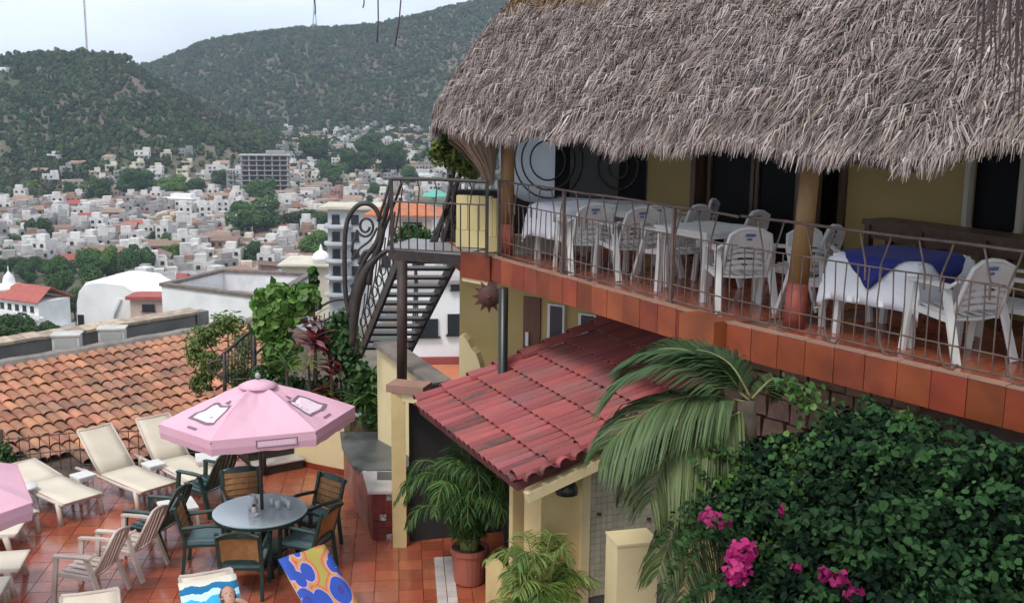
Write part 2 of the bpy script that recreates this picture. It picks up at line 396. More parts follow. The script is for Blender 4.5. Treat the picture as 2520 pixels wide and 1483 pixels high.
def trunk_mb(h=1.0, r=.06, seed=0, spread=.5, z0=-.3):
    rr = random.Random(seed); mb = MB()
    mb.tube([(0, 0, z0), (.02, .01, h*.3), (-.01, .02, h*.6), (0, 0, h)], [r*1.3, r, r*.8, r*.4], 7)
    for k in range(5):
        a = k*1.26+rr.random(); z = h*rr.uniform(.35, .7)
        mb.tube([(0, 0, z), (spread*.5*math.cos(a), spread*.5*math.sin(a), z+.18), (spread*math.cos(a), spread*math.sin(a), z+.42)], [r*.55, r*.4, r*.15], 5)
    return mb
_crowns = []
for k in range(4):
    v, q = crown_cloud(100+k, 4200, .13, lobes=8+2*k, squash=[.85, 1.05, .75, .95][k]); v[:, 2] += .95
    me = npmesh('crown', v, q, m_leaf_d); _crowns.append(me.data); bpy.data.objects.remove(me)
_crowns_b = []
for me in _crowns[:2]:
    m2 = me.copy(); m2.materials.clear(); m2.materials.append(m_leaf_b); _crowns_b.append(m2)
_trunk = trunk_mb(.9, .05, 3).mesh('trunk', True); _trunk.materials.append(m_bark)
TREES = []
def tree(px, py, wpx, hk, label, bright=False, var=0, group='trees standing among the town houses', Yfix=None):
    p = hit(px, py) if Yfix is None else PY(px, py, Yfix)
    if p is None: return
    s = wpx*p.y/FPX/1.75
    t = thing('leafy_tree', label, 'tree', p, random.uniform(0, 6.28), group); t.scale = (s, s, s*hk)
    link(bpy.data.objects.new('crown', (_crowns_b if bright else _crowns)[var % (2 if bright else 4)]), t)
    link(bpy.data.objects.new('trunk', _trunk), t)
    TREES.append((p.x, p.y, s*.8)); return t
for a in [
    (628, 590, 150, .75, 'broad dark green tree crown in the middle of the town', 0, 0), (740, 578, 95, .7, 'dark green tree just right of the broad mid-town tree', 0, 1),
    (785, 580, 80, .9, 'dark green tree beside the round-balconied apartment block', 0, 2), (768, 648, 105, .85, 'bright green tree left of the round-balconied apartment block', 1, 0),
    (345, 702, 88, 1.2, 'tall dark green tree behind the white vaulted building', 0, 1), (265, 700, 90, 1.1, 'bright yellow-green tree left of the tall dark tree', 1, 1),
    (225, 705, 90, 1.0, 'dark tree beside the bright yellow-green tree', 0, 3), (155, 745, 95, 1.3, 'dark tree right of the red-roofed white house', 0, 0), (185, 790, 80, 1.2, 'shadowy tree between red-roofed house and white vault', 0, 2),
    (625, 665, 84, .9, 'rounded green tree above the large white walled building', 0, 3), (95, 604, 65, 1.1, 'dark green tree among white houses at far left', 0, 1),
    (30, 612, 60, .7, 'low dark tree at the left edge of town', 0, 2), (242, 592, 38, .9, 'small dark tree left of centre in town', 0, 0), (408, 608, 40, .9, 'small green tree between brown roofs in town', 0, 3),
    (442, 655, 58, .8, 'small bushy tree above the long pale wall', 0, 0), (640, 512, 95, .8, 'dark tree below the unfinished concrete building', 0, 1), (485, 485, 70, .8, 'green tree at the foot of the left hill', 0, 2),
    (330, 492, 120, .7, 'wide green tree behind the first row of roofs', 0, 0), (250, 500, 80, .8, 'green tree at the hill foot left of the wide tree', 0, 3), (430, 490, 90, .7, 'olive green tree left of the long white hotel', 1, 0),
    (545, 470, 60, .9, 'green tree left of the unfinished concrete building', 0, 1), (810, 460, 80, .8, 'dark green tree right of the unfinished concrete building', 0, 3), (870, 440, 100, .8, 'dark green tree on the slope under the hillside houses', 0, 0),
    (960, 430, 90, .9, 'dark tree on the slope above the black stair landing', 0, 1), (770, 400, 110, .7, 'dark tree clump right above the concrete building', 0, 2), (900, 395, 90, .8, 'dark tree among the upper hillside houses', 0, 0),
    (1010, 470, 70, .9, 'green tree left of the orange hipped roof', 0, 3), (930, 500, 60, .9, 'green tree above the apartment block roof', 0, 1)]:
    tree(a[0], a[1], a[2], a[3], a[4], bool(a[5]), a[6])
for k, (px, py, w, y_) in enumerate([(20, 850, 130, 150), (95, 862, 120, 140), (165, 868, 110, 130), (215, 862, 80, 135), (40, 878, 150, 110), (130, 885, 120, 100), (205, 890, 80, 98)]):
    tree(px, py+8, w, .75, 'low leafy tree in the dark hedge just beyond the tiled roof', k == 5, k, 'trees forming the hedge beyond the tiled roof', Yfix=y_)

# ================================================================== HOUSES
m_wht = mat('white_plaster', (.82, .81, .8), .85, c2=(.74, .73, .71), scale=.35, coords='World', rnd=.05, stain=(.42, .4, .38), stain_scale=.3, stain_amt=.35)
m_wht2 = mat('weathered_white_plaster', (.68, .66, .63), .9, c2=(.54, .51, .48), scale=.5, coords='World', rnd=.14, stain=(.36, .33, .3), stain_scale=.35, stain_amt=.5)
m_crm = mat('cream_plaster', (.66, .6, .47), .85, c2=(.55, .48, .38), scale=.35, coords='World', rnd=.1)
m_gry = mat('grey_concrete', (.38, .36, .34), .9, c2=(.27, .25, .24), scale=.5, coords='World', rnd=.15, bump=.2)
m_brk = mat('bare_brick', (.32, .2, .15), .9, c2=(.25, .16, .12), scale=.6, coords='World', rnd=.2)
m_pnk = mat('pink_tan_plaster', (.47, .36, .3), .9, c2=(.38, .29, .24), scale=.5, coords='World', rnd=.2)
m_rtl = mat('far_roof_tiles', (.29, .175, .125), .9, c2=(.2, .13, .1), scale=1.2, coords='World', rnd=.35, bump=.5, bscale=3)
m_rrd = mat('red_roof_sheet', (.38, .09, .07), .8, c2=(.3, .07, .06), scale=.8, coords='World', rnd=.15)
m_flat = mat('flat_roof_screed', (.42, .37, .35), .95, c2=(.3, .26, .24), scale=.35, coords='World', rnd=.25)
m_pane = mat('dark_window_glass', (.025, .03, .035), .25, spec=.5)
m_tank = mat('black_plastic_tank', (.03, .03, .035), .5)
m_wfr = mat('white_window_frame', (.75, .75, .74), .5)
_win = MB().box((0, 0, 0), (1.3, .12, 1.2)).box((0, -.03, -.68), (1.6, .2, .1)).mesh('window'); _win.materials.append(m_pane)
_door = MB().box((0, 0, 1.0), (1.1, .12, 2.1)).box((0, -.04, 2.12), (1.4, .2, .12)).mesh('door'); _door.materials.append(m_pane)
_tnk = MB().lathe([(.55, 0), (.58, .1), (.58, 1.0), (.5, 1.15), (.2, 1.25), (.2, 1.32)], 10).mesh('water_tank'); _tnk.materials.append(m_tank)
def kid(mesh, name, par, loc, rz=0, sc=None):
    o = bpy.data.objects.new(name, mesh); link(o, par); o.location = loc; o.rotation_euler = (0, 0, rz)
    if sc: o.scale = sc
    return o
def house_kind(w, d, h, roof, wallm, roofm, seed, nf):
    """returns meshes and window spots of one kind of small town house, origin at base centre"""
    rr = random.Random(seed); body = MB(); fh = h/nf
    body.box((0, 0, h/2-3), (w, d, h+6))
    spots = []
    for f in range(nf):
        n = max(2, int(w/2.6))
        for i in range(n):
            if rr.random() < .8: spots.append((-w/2+w*(i+.5)/n, -d/2-.03, f*fh+fh*.55, 0))
        for i in range(max(1, int(d/4))):
            if rr.random() < .55: spots.append((w/2+.03, -d/2+d*(i+.5)/max(1, int(d/4)), f*fh+fh*.55, math.pi/2))
    rf = MB()
    if roof == 'flat':
        t = .2; ph = .55
        body.box((0, -d/2+t/2, h+ph/2), (w, t, ph)).box((0, d/2-t/2, h+ph/2), (w, t, ph)).box((-w/2+t/2, 0, h+ph/2), (t, d-2*t, ph)).box((w/2-t/2, 0, h+ph/2), (t, d-2*t, ph))
        rf.box((0, 0, h+.06), (w-2*t-.02, d-2*t-.02, .1))
        if rr.random() < .6:
            uw, ud = w*rr.uniform(.35, .6), d*rr.uniform(.4, .7); body.box(((w-uw)/2*rr.choice((-1, 1))*.96, (d-ud)/2*.9, h+1.3), (uw, ud, 2.4))
        if rr.random() < .5: body.box((0, -d/2-.6, fh), (w*.9, 1.2, .16)).box((0, -d/2-1.15, fh+.45), (w*.9, .1, .8))
    elif roof == 'gable':
        o_ = .45; rise = d*.22
        vs = [(-w/2-o_, -d/2-o_, h-.1), (w/2+o_, -d/2-o_, h-.1), (w/2+o_, 0, h+rise), (-w/2-o_, 0, h+rise), (-w/2-o_, d/2+o_, h-.1), (w/2+o_, d/2+o_, h-.1)]
        vs += [(x, y, z+.22) for x, y, z in vs]
        rf.add(vs, [(1, 0, 3, 2), (2, 3, 4, 5), (6, 7, 8, 9), (9, 8, 11, 10), (0, 1, 7, 6), (5, 4, 10, 11), (1, 2, 8, 7), (2, 5, 11, 8), (0, 6, 9, 3), (3, 9, 10, 4)])
        body.add([(-w/2, -d/2, h), (-w/2, d/2, h), (-w/2, 0, h+rise*.9), (w/2, -d/2, h), (w/2, d/2, h), (w/2, 0, h+rise*.9)], [(1, 0, 2), (3, 4, 5), (0, 3, 5, 2), (4, 1, 2, 5)])
    else:
        o_ = .4; rise = 1.1
        vs = [(-w/2-o_, -d/2-o_, h), (w/2+o_, -d/2-o_, h), (w/2+o_, d/2+o_, h+rise), (-w/2-o_, d/2+o_, h+rise)]
        vs += [(x, y, z+.2) for x, y, z in vs]
        rf.add(vs, [(3, 2, 1, 0), (4, 5, 6, 7), (0, 1, 5, 4), (1, 2, 6, 5), (2, 3, 7, 6), (3, 0, 4, 7)])
        body.add([(-w/2, d/2, h), (w/2, d/2, h), (-w/2, d/2, h+rise), (w/2, d/2, h+rise), (-w/2, -d/2, h), (w/2, -d/2, h)], [(1, 0, 2, 3), (0, 4, 2), (5, 1, 3)])
    bm = body.mesh('wall'); bm.materials.append(wallm); rm = rf.mesh('roof'); rm.materials.append(roofm)
    return dict(w=w, d=d, h=h, wall=bm, roof=rm, spots=spots, flat=roof == 'flat', door=(rr.uniform(-.3, .3)*w, -d/2-.03, 0), tank=rr.random() < .45)
KINDS = []
for k, (w, d, nf, roof, wm, rm, nm) in enumerate([
    (8, 7, 2, 'flat', m_wht2, m_flat, 'white flat-roofed'), (9.5, 8, 2, 'flat', m_wht2, m_flat, 'wide white flat-roofed'), (6.5, 7, 3, 'flat', m_wht2, m_gry, 'tall white flat-roofed'),
    (9, 8, 1, 'gable', m_wht2, m_rtl, 'white brown-tiled'), (10, 8, 2, 'gable', m_pnk, m_rtl, 'tan brown-tiled'), (8, 7, 2, 'flat', m_brk, m_flat, 'bare brick flat-roofed'),
    (9, 8, 1, 'lean', m_crm, m_rtl, 'cream lean-to-roofed'), (10, 7, 2, 'flat', m_gry, m_flat, 'grey concrete'), (8, 8, 1, 'gable', m_wht2, m_rrd, 'white red-roofed'),
    (11, 8, 2, 'lean', m_brk, m_rtl, 'brick lean-to-roofed'), (7, 6, 1, 'flat', m_crm, m_flat, 'small cream flat-roofed'), (12, 8, 2, 'flat', m_pnk, m_flat, 'tan flat-roofed'), (9, 9, 1, 'gable', m_brk, m_rtl, 'brick brown-tiled'),
    (9, 7, 1, 'flat', m_wht2, m_gry, 'low white flat-roofed'), (10, 9, 1, 'lean', m_pnk, m_rtl, 'low tan lean-to-roofed'), (9, 8, 1, 'gable', m_gry, m_rtl, 'grey brown-tiled'), (11, 8, 1, 'gable', m_crm, m_rtl, 'long cream brown-tiled'), (7, 7, 2, 'flat', m_gry, m_gry, 'small grey flat-roofed')]):
    q = house_kind(w, d, 2.8*nf, roof, wm, rm, 300+k, nf); q['nm'] = nm; KINDS.append(q)
MARKS = [(655, 440, 'the unfinished concrete building'), (80, 760, 'the red-roofed white villa'), (580, 740, 'the large white walled building'), (295, 760, 'the white vaulted building'), (828, 570, 'the round-balconied apartment block'), (788, 640, 'the chapel cupola'), (985, 530, 'the orange hipped roof'), (440, 500, 'the long white hotel'), (763, 475, 'the white cubic house'), (1035, 420, 'the terraced villa'),
         (628, 540, 'the broad mid-town tree'), (768, 610, 'the bright green tree'), (345, 650, 'the tall dark tree'), (265, 655, 'the yellow-green tree'), (625, 635, 'the rounded green tree'), (95, 570, 'the dark far-left tree'), (408, 592, 'the small mid-town tree'), (442, 632, 'the bushy tree'), (640, 490, 'the dark tree under the concrete frame'), (200, 395, 'the left hill foot'), (870, 420, 'the slope tree'), (760, 330, 'the highest hillside houses'), (20, 640, 'the left picture border'), (540, 600, 'the town centre')]
def zone(px, py):
    m = min(MARKS, key=lambda q: (q[0]-px)**2+(1.6*(q[1]-py))**2); dx, dy = px-m[0], (py-m[1])*1.6; far_ = math.hypot(dx, dy)
    side = ('right of' if dx > 0 else 'left of') if abs(dx) > abs(dy) else ('in front of' if dy > 0 else 'behind')
    return ('close ' if far_ < 45 else ('some way ' if far_ > 95 else ''))+side+' '+m[2]
HOUSES = []; ENV = []
def clash(x, y, r):
    for (a, b, c) in HOUSES:
        if abs(a-x) < r+c and abs(b-y) < r+c: return True
    for (a, b, c) in TREES+ENV:
        if (a-x)**2+(b-y)**2 < (c*.55+r*.7)**2: return True
    return False
def house(K, p, rz, label, group, windows=True):
    t = thing('town_house', label, 'house', p, rz, group)
    link(bpy.data.objects.new('wall', K['wall']), t); link(bpy.data.objects.new('roof', K['roof']), t)
    if windows:
        for (x, y, z, r) in K['spots']: kid(_win, 'window', t, (x, y, z), r)
        kid(_door, 'door', t, K['door'])
    if K['tank'] and K['flat']: kid(_tnk, 'water_tank', t, (K['w']*.25, K['d']*.2, K['h']+.1))
    return t
# ------------------------------------------------------------------ landmark buildings of the town
def W_(o, pts): return [Vector(p) for p in pts]
# unfinished concrete frame
p = hit(655, 480); RZ = R(8); t = thing('unfinished_building', 'unfinished grey concrete frame building with open floors', 'building', p, RZ); ENV.append((p.x, p.y, 26))
nf, fh, w, d = 8, 3.1, 30.0, 14.0
for k in range(nf+1):
    MB().box((0, 0, k*fh+.2), (w+(1.2 if k == nf else .6), d+.6, .45)).put('floor_slab', m_gry, t)
for i in range(7):
    for j in range(3):
        MB().box((-w/2+1+i*(w-2)/6, -d/2+.6+j*(d-1.2)/2, nf*fh/2), (.7, .7, nf*fh-.5)).put('column', m_gry, t)
m_inner = mat('raw_block_wall', (.25, .2, .17), .95, c2=(.17, .14, .12), scale=.5, coords='World')
for k in range(nf): MB().box((0, d/2-2.4, k*fh+1.55), (w-2, .2, fh-.6)).put('block_wall', m_inner, t)
for k in range(6): MB().box((-w/2-4.5, 0, k*fh+.2), (8, 10, .4)).put('floor_slab', m_gry, t)
for k, (x, y) in enumerate([(-w/2-8, -4.5), (-w/2-8, 4.5), (-w/2-4.5, -4.5), (-w/2-4.5, 4.5)]): MB().box((x, y, 2.5*fh), (.6, .6, 5*fh-.5)).put('column', m_gry, t)
MB().box((w*.22, 1, nf*fh+1.6), (w*.4, 6, 2.6)).put('roof_room', m_gry, t)
# white house with the long red roof at lower left
p = hit(70, 812, 200); RZ = R(-27); t = thing('white_villa', 'white three-storey villa with long red roof and balcony bands', 'house', p, RZ); ENV.append((p.x, p.y, 20))
w, d = 21., 10.
MB().box((0, 0, 3), (w, d, 12.0)).put('wall', m_wht, t)
rf = MB(); h = 9.0; o_ = .9
vs = [(-w/2-o_+6, -d/2-o_, h), (w/2+o_, -d/2-o_, h), (w/2-2, 1, h+2.9), (-w/2+6, 1, h+2.9), (-w/2+6, d/2+o_, h), (w/2+o_, d/2+o_, h)]
rf.add(vs+[(a, b, c+.25) for a, b, c in vs], [(1, 0, 3, 2), (2, 3, 4, 5), (6, 7, 8, 9), (9, 8, 11, 10), (0, 1, 7, 6), (1, 2, 8, 7), (2, 5, 11, 8), (0, 6, 9, 3), (3, 9, 10, 4), (5, 4, 10, 11)])
rf.put('roof', m_rrd, t)
for i in range(7): kid(_win, 'window', t, (-w/2+1.8+i*(w-3)/6.4, -d/2-.04, 7.2), 0, (1.05, 1, 1.25))
for i in range(5): kid(_win, 'window', t, (-w/2+4.5+i*3.2, -d/2-.04, 3.8), 0, (1.2, 1, 1.2))
for z in (1.7, 5.3): MB().box((1.5, -d/2-.9, z), (w+1.5, 1.8, .5)).box((1.5, -d/2-1.72, z+.6), (w+1.5, .15, .8)).put('balcony', m_wht, t)
MB().box((w/2+1.3, 0, 1.7), (2.6, d*.8, .5)).box((w/2+2.5, 0, 2.3), (.15, d*.8, .8)).put('balcony', m_wht, t)
# white dome roof standing on the villa's left
MB().lathe([(4.6, 0), (4.6, 1.2), (4.9, 1.3), (4.9, 1.9), (3.6, 2.3), (1.6, 2.9), (1.5, 4.0), (1.2, 4.8), (.5, 5.6), (.12, 6.2), (.1, 7.4)], 20).put('dome', m_wht, t, smooth=True, loc=(-w/2+3, 1, 9.0))
# big white walled building with a sunken roof, seen from above
zt = -11.0; FL = P(397, 697, zt); FR = P(668, 731, zt); BR = P(766, 672, zt); BL = P(545, 662, zt)
t = thing('walled_building', 'large white blank-walled building with brown coping and sunken roof', 'building', (FL.x, FL.y, zt-14))
ENV.append((((FL+BR)/2).x, ((FL+BR)/2).y, 14))
m_coping = mat('weathered_coping', (.2, .155, .125), .9, c2=(.12, .1, .09), scale=2, coords='World')
m_stw = mat('stained_white_wall', (.74, .73, .73), .85, c2=(.66, .66, .67), scale=.4, coords='World', stain=(.3, .31, .33), stain_scale=.28, stain_amt=.7)
cs = [FL, FR, BR, BL]; ctr = (FL+FR+BR+BL)/4
for i in range(4):
    a, b = cs[i], cs[(i+1) % 4]; n_ = (b-a).normalized(); off = Vector((-n_.y, n_.x, 0))*.2
    if off.dot(ctr-a) < 0: off = -off
    MB().prism([a, b, b+off*2, a+off*2], zt-15, zt-.25).put('wall', m_wht if i == 0 else m_stw, t, world=True)
    MB().prism([a-off*.7-n_*.15, b-off*.7+n_*.15, b+off*2.7+n_*.15, a+off*2.7-n_*.15], zt-.246, zt+.03+.004*i).put('coping', m_coping, t, world=True)
MB().prism([c+(ctr-c)*.03 for c in cs], zt-2.2, zt-2.0).put('roof_deck', m_flat, t, world=True)
pm = FL.lerp(BL, .55); pn = FR.lerp(BR, .55)
MB().bar(Vector((pn.x, pn.y, zt-.6)), Vector((FR.x+2.5, FR.y+6, zt-.6)), .4, 1.2).put('parapet', m_stw, t, world=True)
# white vaulted building to its left
q0 = P(190, 835, -20.5); YV = q0.y
t = thing('vaulted_building', 'smooth white building with rounded barrel roof and knob on top', 'building', (q0.x, YV, -26)); ENV.append((q0.x+5, YV, 12))
g = lambda x, y, Y: PY(x, y, Y)
prof = [(190, 840), (190, 790), (189, 745), (194, 718), (206, 702), (225, 697), (255, 697), (290, 701), (305, 703), (325, 716), (350, 727), (400, 735), (402, 840)]
front = [g(x, y, YV) for x, y in prof]; back = [v+Vector((1.5, 7.5, .2)) for v in front]
mid = [v+Vector((.1, .5, .25 if 2 < i < 11 else 0)) for i, v in enumerate(front)]
mb = MB(); n = len(prof); mb.add(front+mid+back, [tuple(range(n))[::-1]]+[(i, i+1, i+1+n, i+n) for i in range(n-1)]+[(i+n, i+n+1, i+1+2*n, i+2*n) for i in range(n-1)]+[tuple(range(2*n, 3*n))])
mb.put('vault', m_wht, t, smooth=False, world=True)
kn = g(298, 700, YV+1.2); MB().lathe([(1.15, -1.2), (1.1, 0), (.85, .35), (.4, .6), (.1, .68)], 14, kn).put('knob', m_wht, t, smooth=True, world=True)
s0, s1 = g(266, 838, YV-.15), g(284, 722, YV-.15)
MB().bar(s0, g(280, 770, YV-.2), .25, .25).bar(g(280, 770, YV-.2), g(296, 735, YV-.1), .25, .25).put('downpipe', m_wfr, t, world=True)
MB().box(g(372, 752, YV-1.2), (3.6, 2.6, 2.0)).put('annex', m_pnk, t, world=True)
MB().box(g(372, 733, YV-1.2)+Vector((0, 0, .25)), (4.4, 3.4, .35)).put('annex_roof', m_rrd, t, world=True)
kid(_win, 'window', t, tuple(MW[t.name].inverted() @ (g(365, 757, YV-2.6))), 0, (1, 1, .6))
MB().box(g(350, 806, YV-4)+Vector((0, 0, -.2)), (7.4, 5, .5)).put('flat_canopy', m_pnk, t, world=True)
MB().box(g(330, 826, YV-3), (2.5, 3, 1.6)).put('garage_opening', m_pane, t, world=True)
kid(_win, 'window', t, tuple(MW[t.name].inverted() @ (g(199, 786, YV-.04))), 0, (.5, 1, .9))
# apartment block with rounded balconies
YA = 150.; pb = PY(835, 655, YA); t = thing('apartment_block', 'pale apartment block with stacked rounded balconies behind scroll railing', 'building', (pb.x, YA, pb.z-8)); ENV.append((pb.x, YA, 10))
m_pale = mat('pale_grey_plaster', (.5, .5, .52), .85, c2=(.4, .4, .42), scale=.3, coords='World')
hh = PY(835, 512, YA).z-(pb.z-8)
MB().box((2.2, 2, hh/2), (7.0, 6, hh)).put('wall', m_pale, t)
for k in range(5):
    z = hh-.4-k*2.35
    MB().lathe([(1.9, 0), (2.0, .12), (2.0, .42), (1.9, .46)], 20).put('round_balcony', m_pale, t, loc=(.1, -.8, z-2.2))
    kid(_win, 'window', t, (-.2, -1.06, z-1.0), 0, (.8, 1, 1.0))
    kid(_win, 'window', t, (2.4, -1.06, z-1.0), 0, (.8, 1, 1.0))
MB().box((1.9, 1.9, hh+.15), (8.4, 7.4, .35)).put('roof_slab', m_crm, t)
# chapel cupola
YC = 170.; pb = PY(788, 662, YC); t = thing('chapel', 'cream chapel with small white domed cupola', 'chapel', (pb.x, YC, pb.z-8)); ENV.append((pb.x, YC, 9))
MB().box((-1.6, 4, 4), (9, 8, 9)).put('wall', m_crm, t)
MB().prism([(-6.5, -1), (3.5, -1), (3.5, 9), (-6.5, 9)], 8.5, 8.8).put('roof', m_crm, t)
MB().lathe([(1.25, 0), (1.3, .9), (1.5, 1.0), (1.45, 1.3), (1.2, 1.8), (.8, 2.2), (.3, 2.5), (.22, 2.9), (.08, 3.4)], 14).put('cupola', m_wht, t, smooth=True, loc=(0, 1.0, 8.4))
MB().lathe([(.9, 0), (.95, .5), (.8, .9), (.4, 1.2), (.1, 1.4)], 12).put('dome', m_wht, t, smooth=True, loc=(2.2, -.6, 5.8))
# house with the orange hipped roof
YO = 120.; pb = PY(985, 607, YO); t = thing('orange_roofed_house', 'white house with orange hipped roof behind the stair landing', 'house', (pb.x, YO, pb.z-6), R(-4)); ENV.append((pb.x, YO, 9))
m_ort = mat('orange_roof_tiles', (.5, .17, .08), .85, c2=(.4, .13, .06), scale=1.5, coords='World', bump=.4, bscale=4)
MB().box((.4, 3, 4.7), (7.0, 6, 9.4)).put('wall', m_wht, t)
hp = MB(); z0 = 9.4; hp.add([(-4, -.8, z0), (4.6, -.8, z0), (4.6, 6.8, z0), (-4, 6.8, z0), (-.8, 3, z0+1.2), (1.6, 3, z0+1.2), (-4, -.8, z0+.15), (4.6, -.8, z0+.15), (4.6, 6.8, z0+.15), (-4, 6.8, z0+.15)],
                            [(3, 2, 1, 0), (0, 1, 7, 6), (1, 2, 8, 7), (2, 3, 9, 8), (3, 0, 6, 9), (6, 7, 5, 4), (7, 8, 5), (8, 9, 4, 5), (9, 6, 4)]); hp.put('roof', m_ort, t)
MB().box((1.2, -.1, 7.9), (4.4, .3, 2.2)).put('recessed_porch', m_pnk, t); kid(_win, 'window', t, (1.4, -.28, 8.0), 0, (1.6, 1, 1.3)); kid(_win, 'window', t, (2.0, -.08, 4.4), 0, (1.0, 1, 1.0)); kid(_win, 'window', t, (-1.6, -.08, 4.4), 0, (.8, 1, 1.0))
# green parasol by it
q = PY(1072, 500, 100.); t = thing('far_parasol', 'green parasol beside the orange hipped roof', 'parasol', q)
m_grc = mat('green_canvas', (.12, .38, .3), .8)
MB().lathe([(1.3, .62), (1.3, .7), (.7, 1.02), (.05, 1.3), (.02, 1.3)], 8).put('canopy', m_grc, t); MB().tube([(0, 0, -4), (0, 0, 1.2)], .03, 6).put('pole', m_wfr, t)
# near white house below the stairs
YN = 48.; pb = PY(1065, 845, YN); t = thing('white_house', 'near white house with red lower wall seen under the black stairs', 'house', (pb.x, YN, pb.z-4), R(6)); ENV.append((pb.x, YN, 6))
zt = PY(1065, 697, YN).z-(pb.z-4)
MB().box((.5, 2, zt/2+.2), (3.2, 4, zt-.4)).put('wall', m_wht, t); MB().box((.5, 1.9, 2.2), (3.6, 4.2, 2.4)).put('lower_wall', m_rrd, t)
kid(_win, 'window', t, (-.25, -.06, 4.75), 0, (.75, 1, .65)); kid(_win, 'window', t, (.95, -.06, 4.9), 0, (.45, 1, .75)); kid(_win, 'window', t, (1.0, -.06, 6.55), 0, (.3, 1, .2))
MB().prism([(-1.3, -.2), (2.3, -.2), (2.3, 4.2), (-1.3, 4.2)], zt, zt+.15).put('roof', m_flat, t)
MB().lathe([(.32, 0), (.34, .1), (.34, .75), (.2, .9), (.1, .95)], 10).put('water_tank', m_tank, t, loc=(1.55, -.8, 3.4))
mb = MB(); mb.add([(-1.4, -3.6, 2.0), (2.6, -3.6, 2.0), (2.6, -.3, 3.1), (-1.4, -.3, 3.1)]+[(-1.4, -3.6, 1.8), (2.6, -3.6, 1.8), (2.6, -.3, 2.9), (-1.4, -.3, 2.9)], [(0, 1, 2, 3), (7, 6, 5, 4), (0, 4, 5, 1), (1, 5, 6, 2), (2, 6, 7, 3), (3, 7, 4, 0)]); mb.put('lean_to_roof', m_ort, t)
# long white hotel and cube house
p = hit(440, 520); t = thing('long_white_hotel', 'long white two-tier building above the brown roofs', 'building', p, R(-10)); ENV.append((p.x, p.y, 16))
MB().box((0, 0, 2.5), (20, 9, 9)).box((2, 2, 8.2), (12, 6, 2.6)).put('wall', m_wht, t); MB().box((0, 0, 7.15), (20.8, 9.8, .3)).put('roof', m_wht, t)
for i in range(6): kid(_win, 'window', t, (-8.4+i*3.3, -4.55, 4.6), 0, (1.1, 1, 1.1))
p = hit(763, 492); t = thing('white_cube_house', 'bright white cubic house with pale pink roof edge below concrete building', 'house', p, R(14)); ENV.append((p.x, p.y, 9))
MB().box((0, 0, 2.4), (11.5, 9, 9)).put('wall', m_wht, t); MB().box((0, 0, 7.0), (12, 9.4, .35)).put('roof', m_pnk, t)
kid(_win, 'window', t, (2.4, -4.55, 4.2)); kid(_win, 'window', t, (-2.4, -4.55, 4.2))
p = hit(1035, 446); t = thing('terraced_villa', 'white terraced villa on slope seen above the black landing rail', 'house', p, R(-6)); ENV.append((p.x, p.y, 14))
MB().box((0, 0, 1.5), (22, 10, 7)).box((-2, 3, 6.4), (15, 7, 3)).put('wall', m_wht, t); MB().box((-2, 2.6, 8.1), (17, 9, .35)).put('roof', m_pale, t)
for i in range(6): kid(_win, 'window', t, (-8.5+i*3.4, -5.04, 3.4), 0, (1.3, 1, 1.1))
MB().box((-2, -.4, 5.2), (17, .15, .6)).put('parapet', m_wht, t)
# tower block at the left border on the hill
p = PY(5, 205, 900.); t = thing('hill_tower', 'pale tower block on the left hill at the picture border', 'building', (p.x, 900, p.z-6), 0)
MB().box((0, 0, 9), (12, 10, 19)).put('wall', m_wht, t)
for k in range(5):
    for i in range(3): kid(_win, 'window', t, (-3.8+i*3.8, -5.04, 4.5+k*3), 0, (1.2, 1, 1))
# radio masts on the ridges
m_mast = mat('galvanised_steel', (.34, .34, .35), .6, metal=.3)
m_mred = mat('mast_red_paint', (.42, .2, .17), .6)
pz = PY(215, 138, 985.); t = thing('radio_mast', 'tall slim radio mast on top of the left hill', 'mast', pz)
for k in range(8):
    mb = MB(); z0, z1 = -4+k*8.5, -4+(k+1)*8.5
    for a in range(3):
        c, s = math.cos(a*2.094)*.75, math.sin(a*2.094)*.75
        c2, s2 = math.cos((a+1)*2.094)*.75, math.sin((a+1)*2.094)*.75
        mb.tube([(c, s, z0), (c, s, z1)], .2, 5)
        for j in range(4): mb.tube([(c, s, z0+j*2.1), (c2, s2, z0+j*2.1+2.1)], .1, 4)
    mb.put('mast_section', m_mast if k % 2 else m_mred, t)
pz = PY(775, 78, 1690.); t = thing('lattice_tower', 'faint lattice tower on the far mountain ridge', 'mast', pz)
for k, (b0, b1, z0, z1) in enumerate([(5, 3.2, -4, 14), (3.2, 1.4, 14, 32), (1.4, .5, 32, 52)]):
    mb = MB()
    for a in range(4):
        c, s = math.cos(a*1.571+.78), math.sin(a*1.571+.78); c2, s2 = math.cos(a*1.571+2.35), math.sin(a*1.571+2.35)
        mb.tube([(c*b0, s*b0, z0), (c*b1, s*b1, z1)], .32, 4); mb.tube([(c*b0, s*b0, z0), (c2*b1, s2*b1, z1)], .2, 4)
    mb.put('tower_section', m_mast, t)

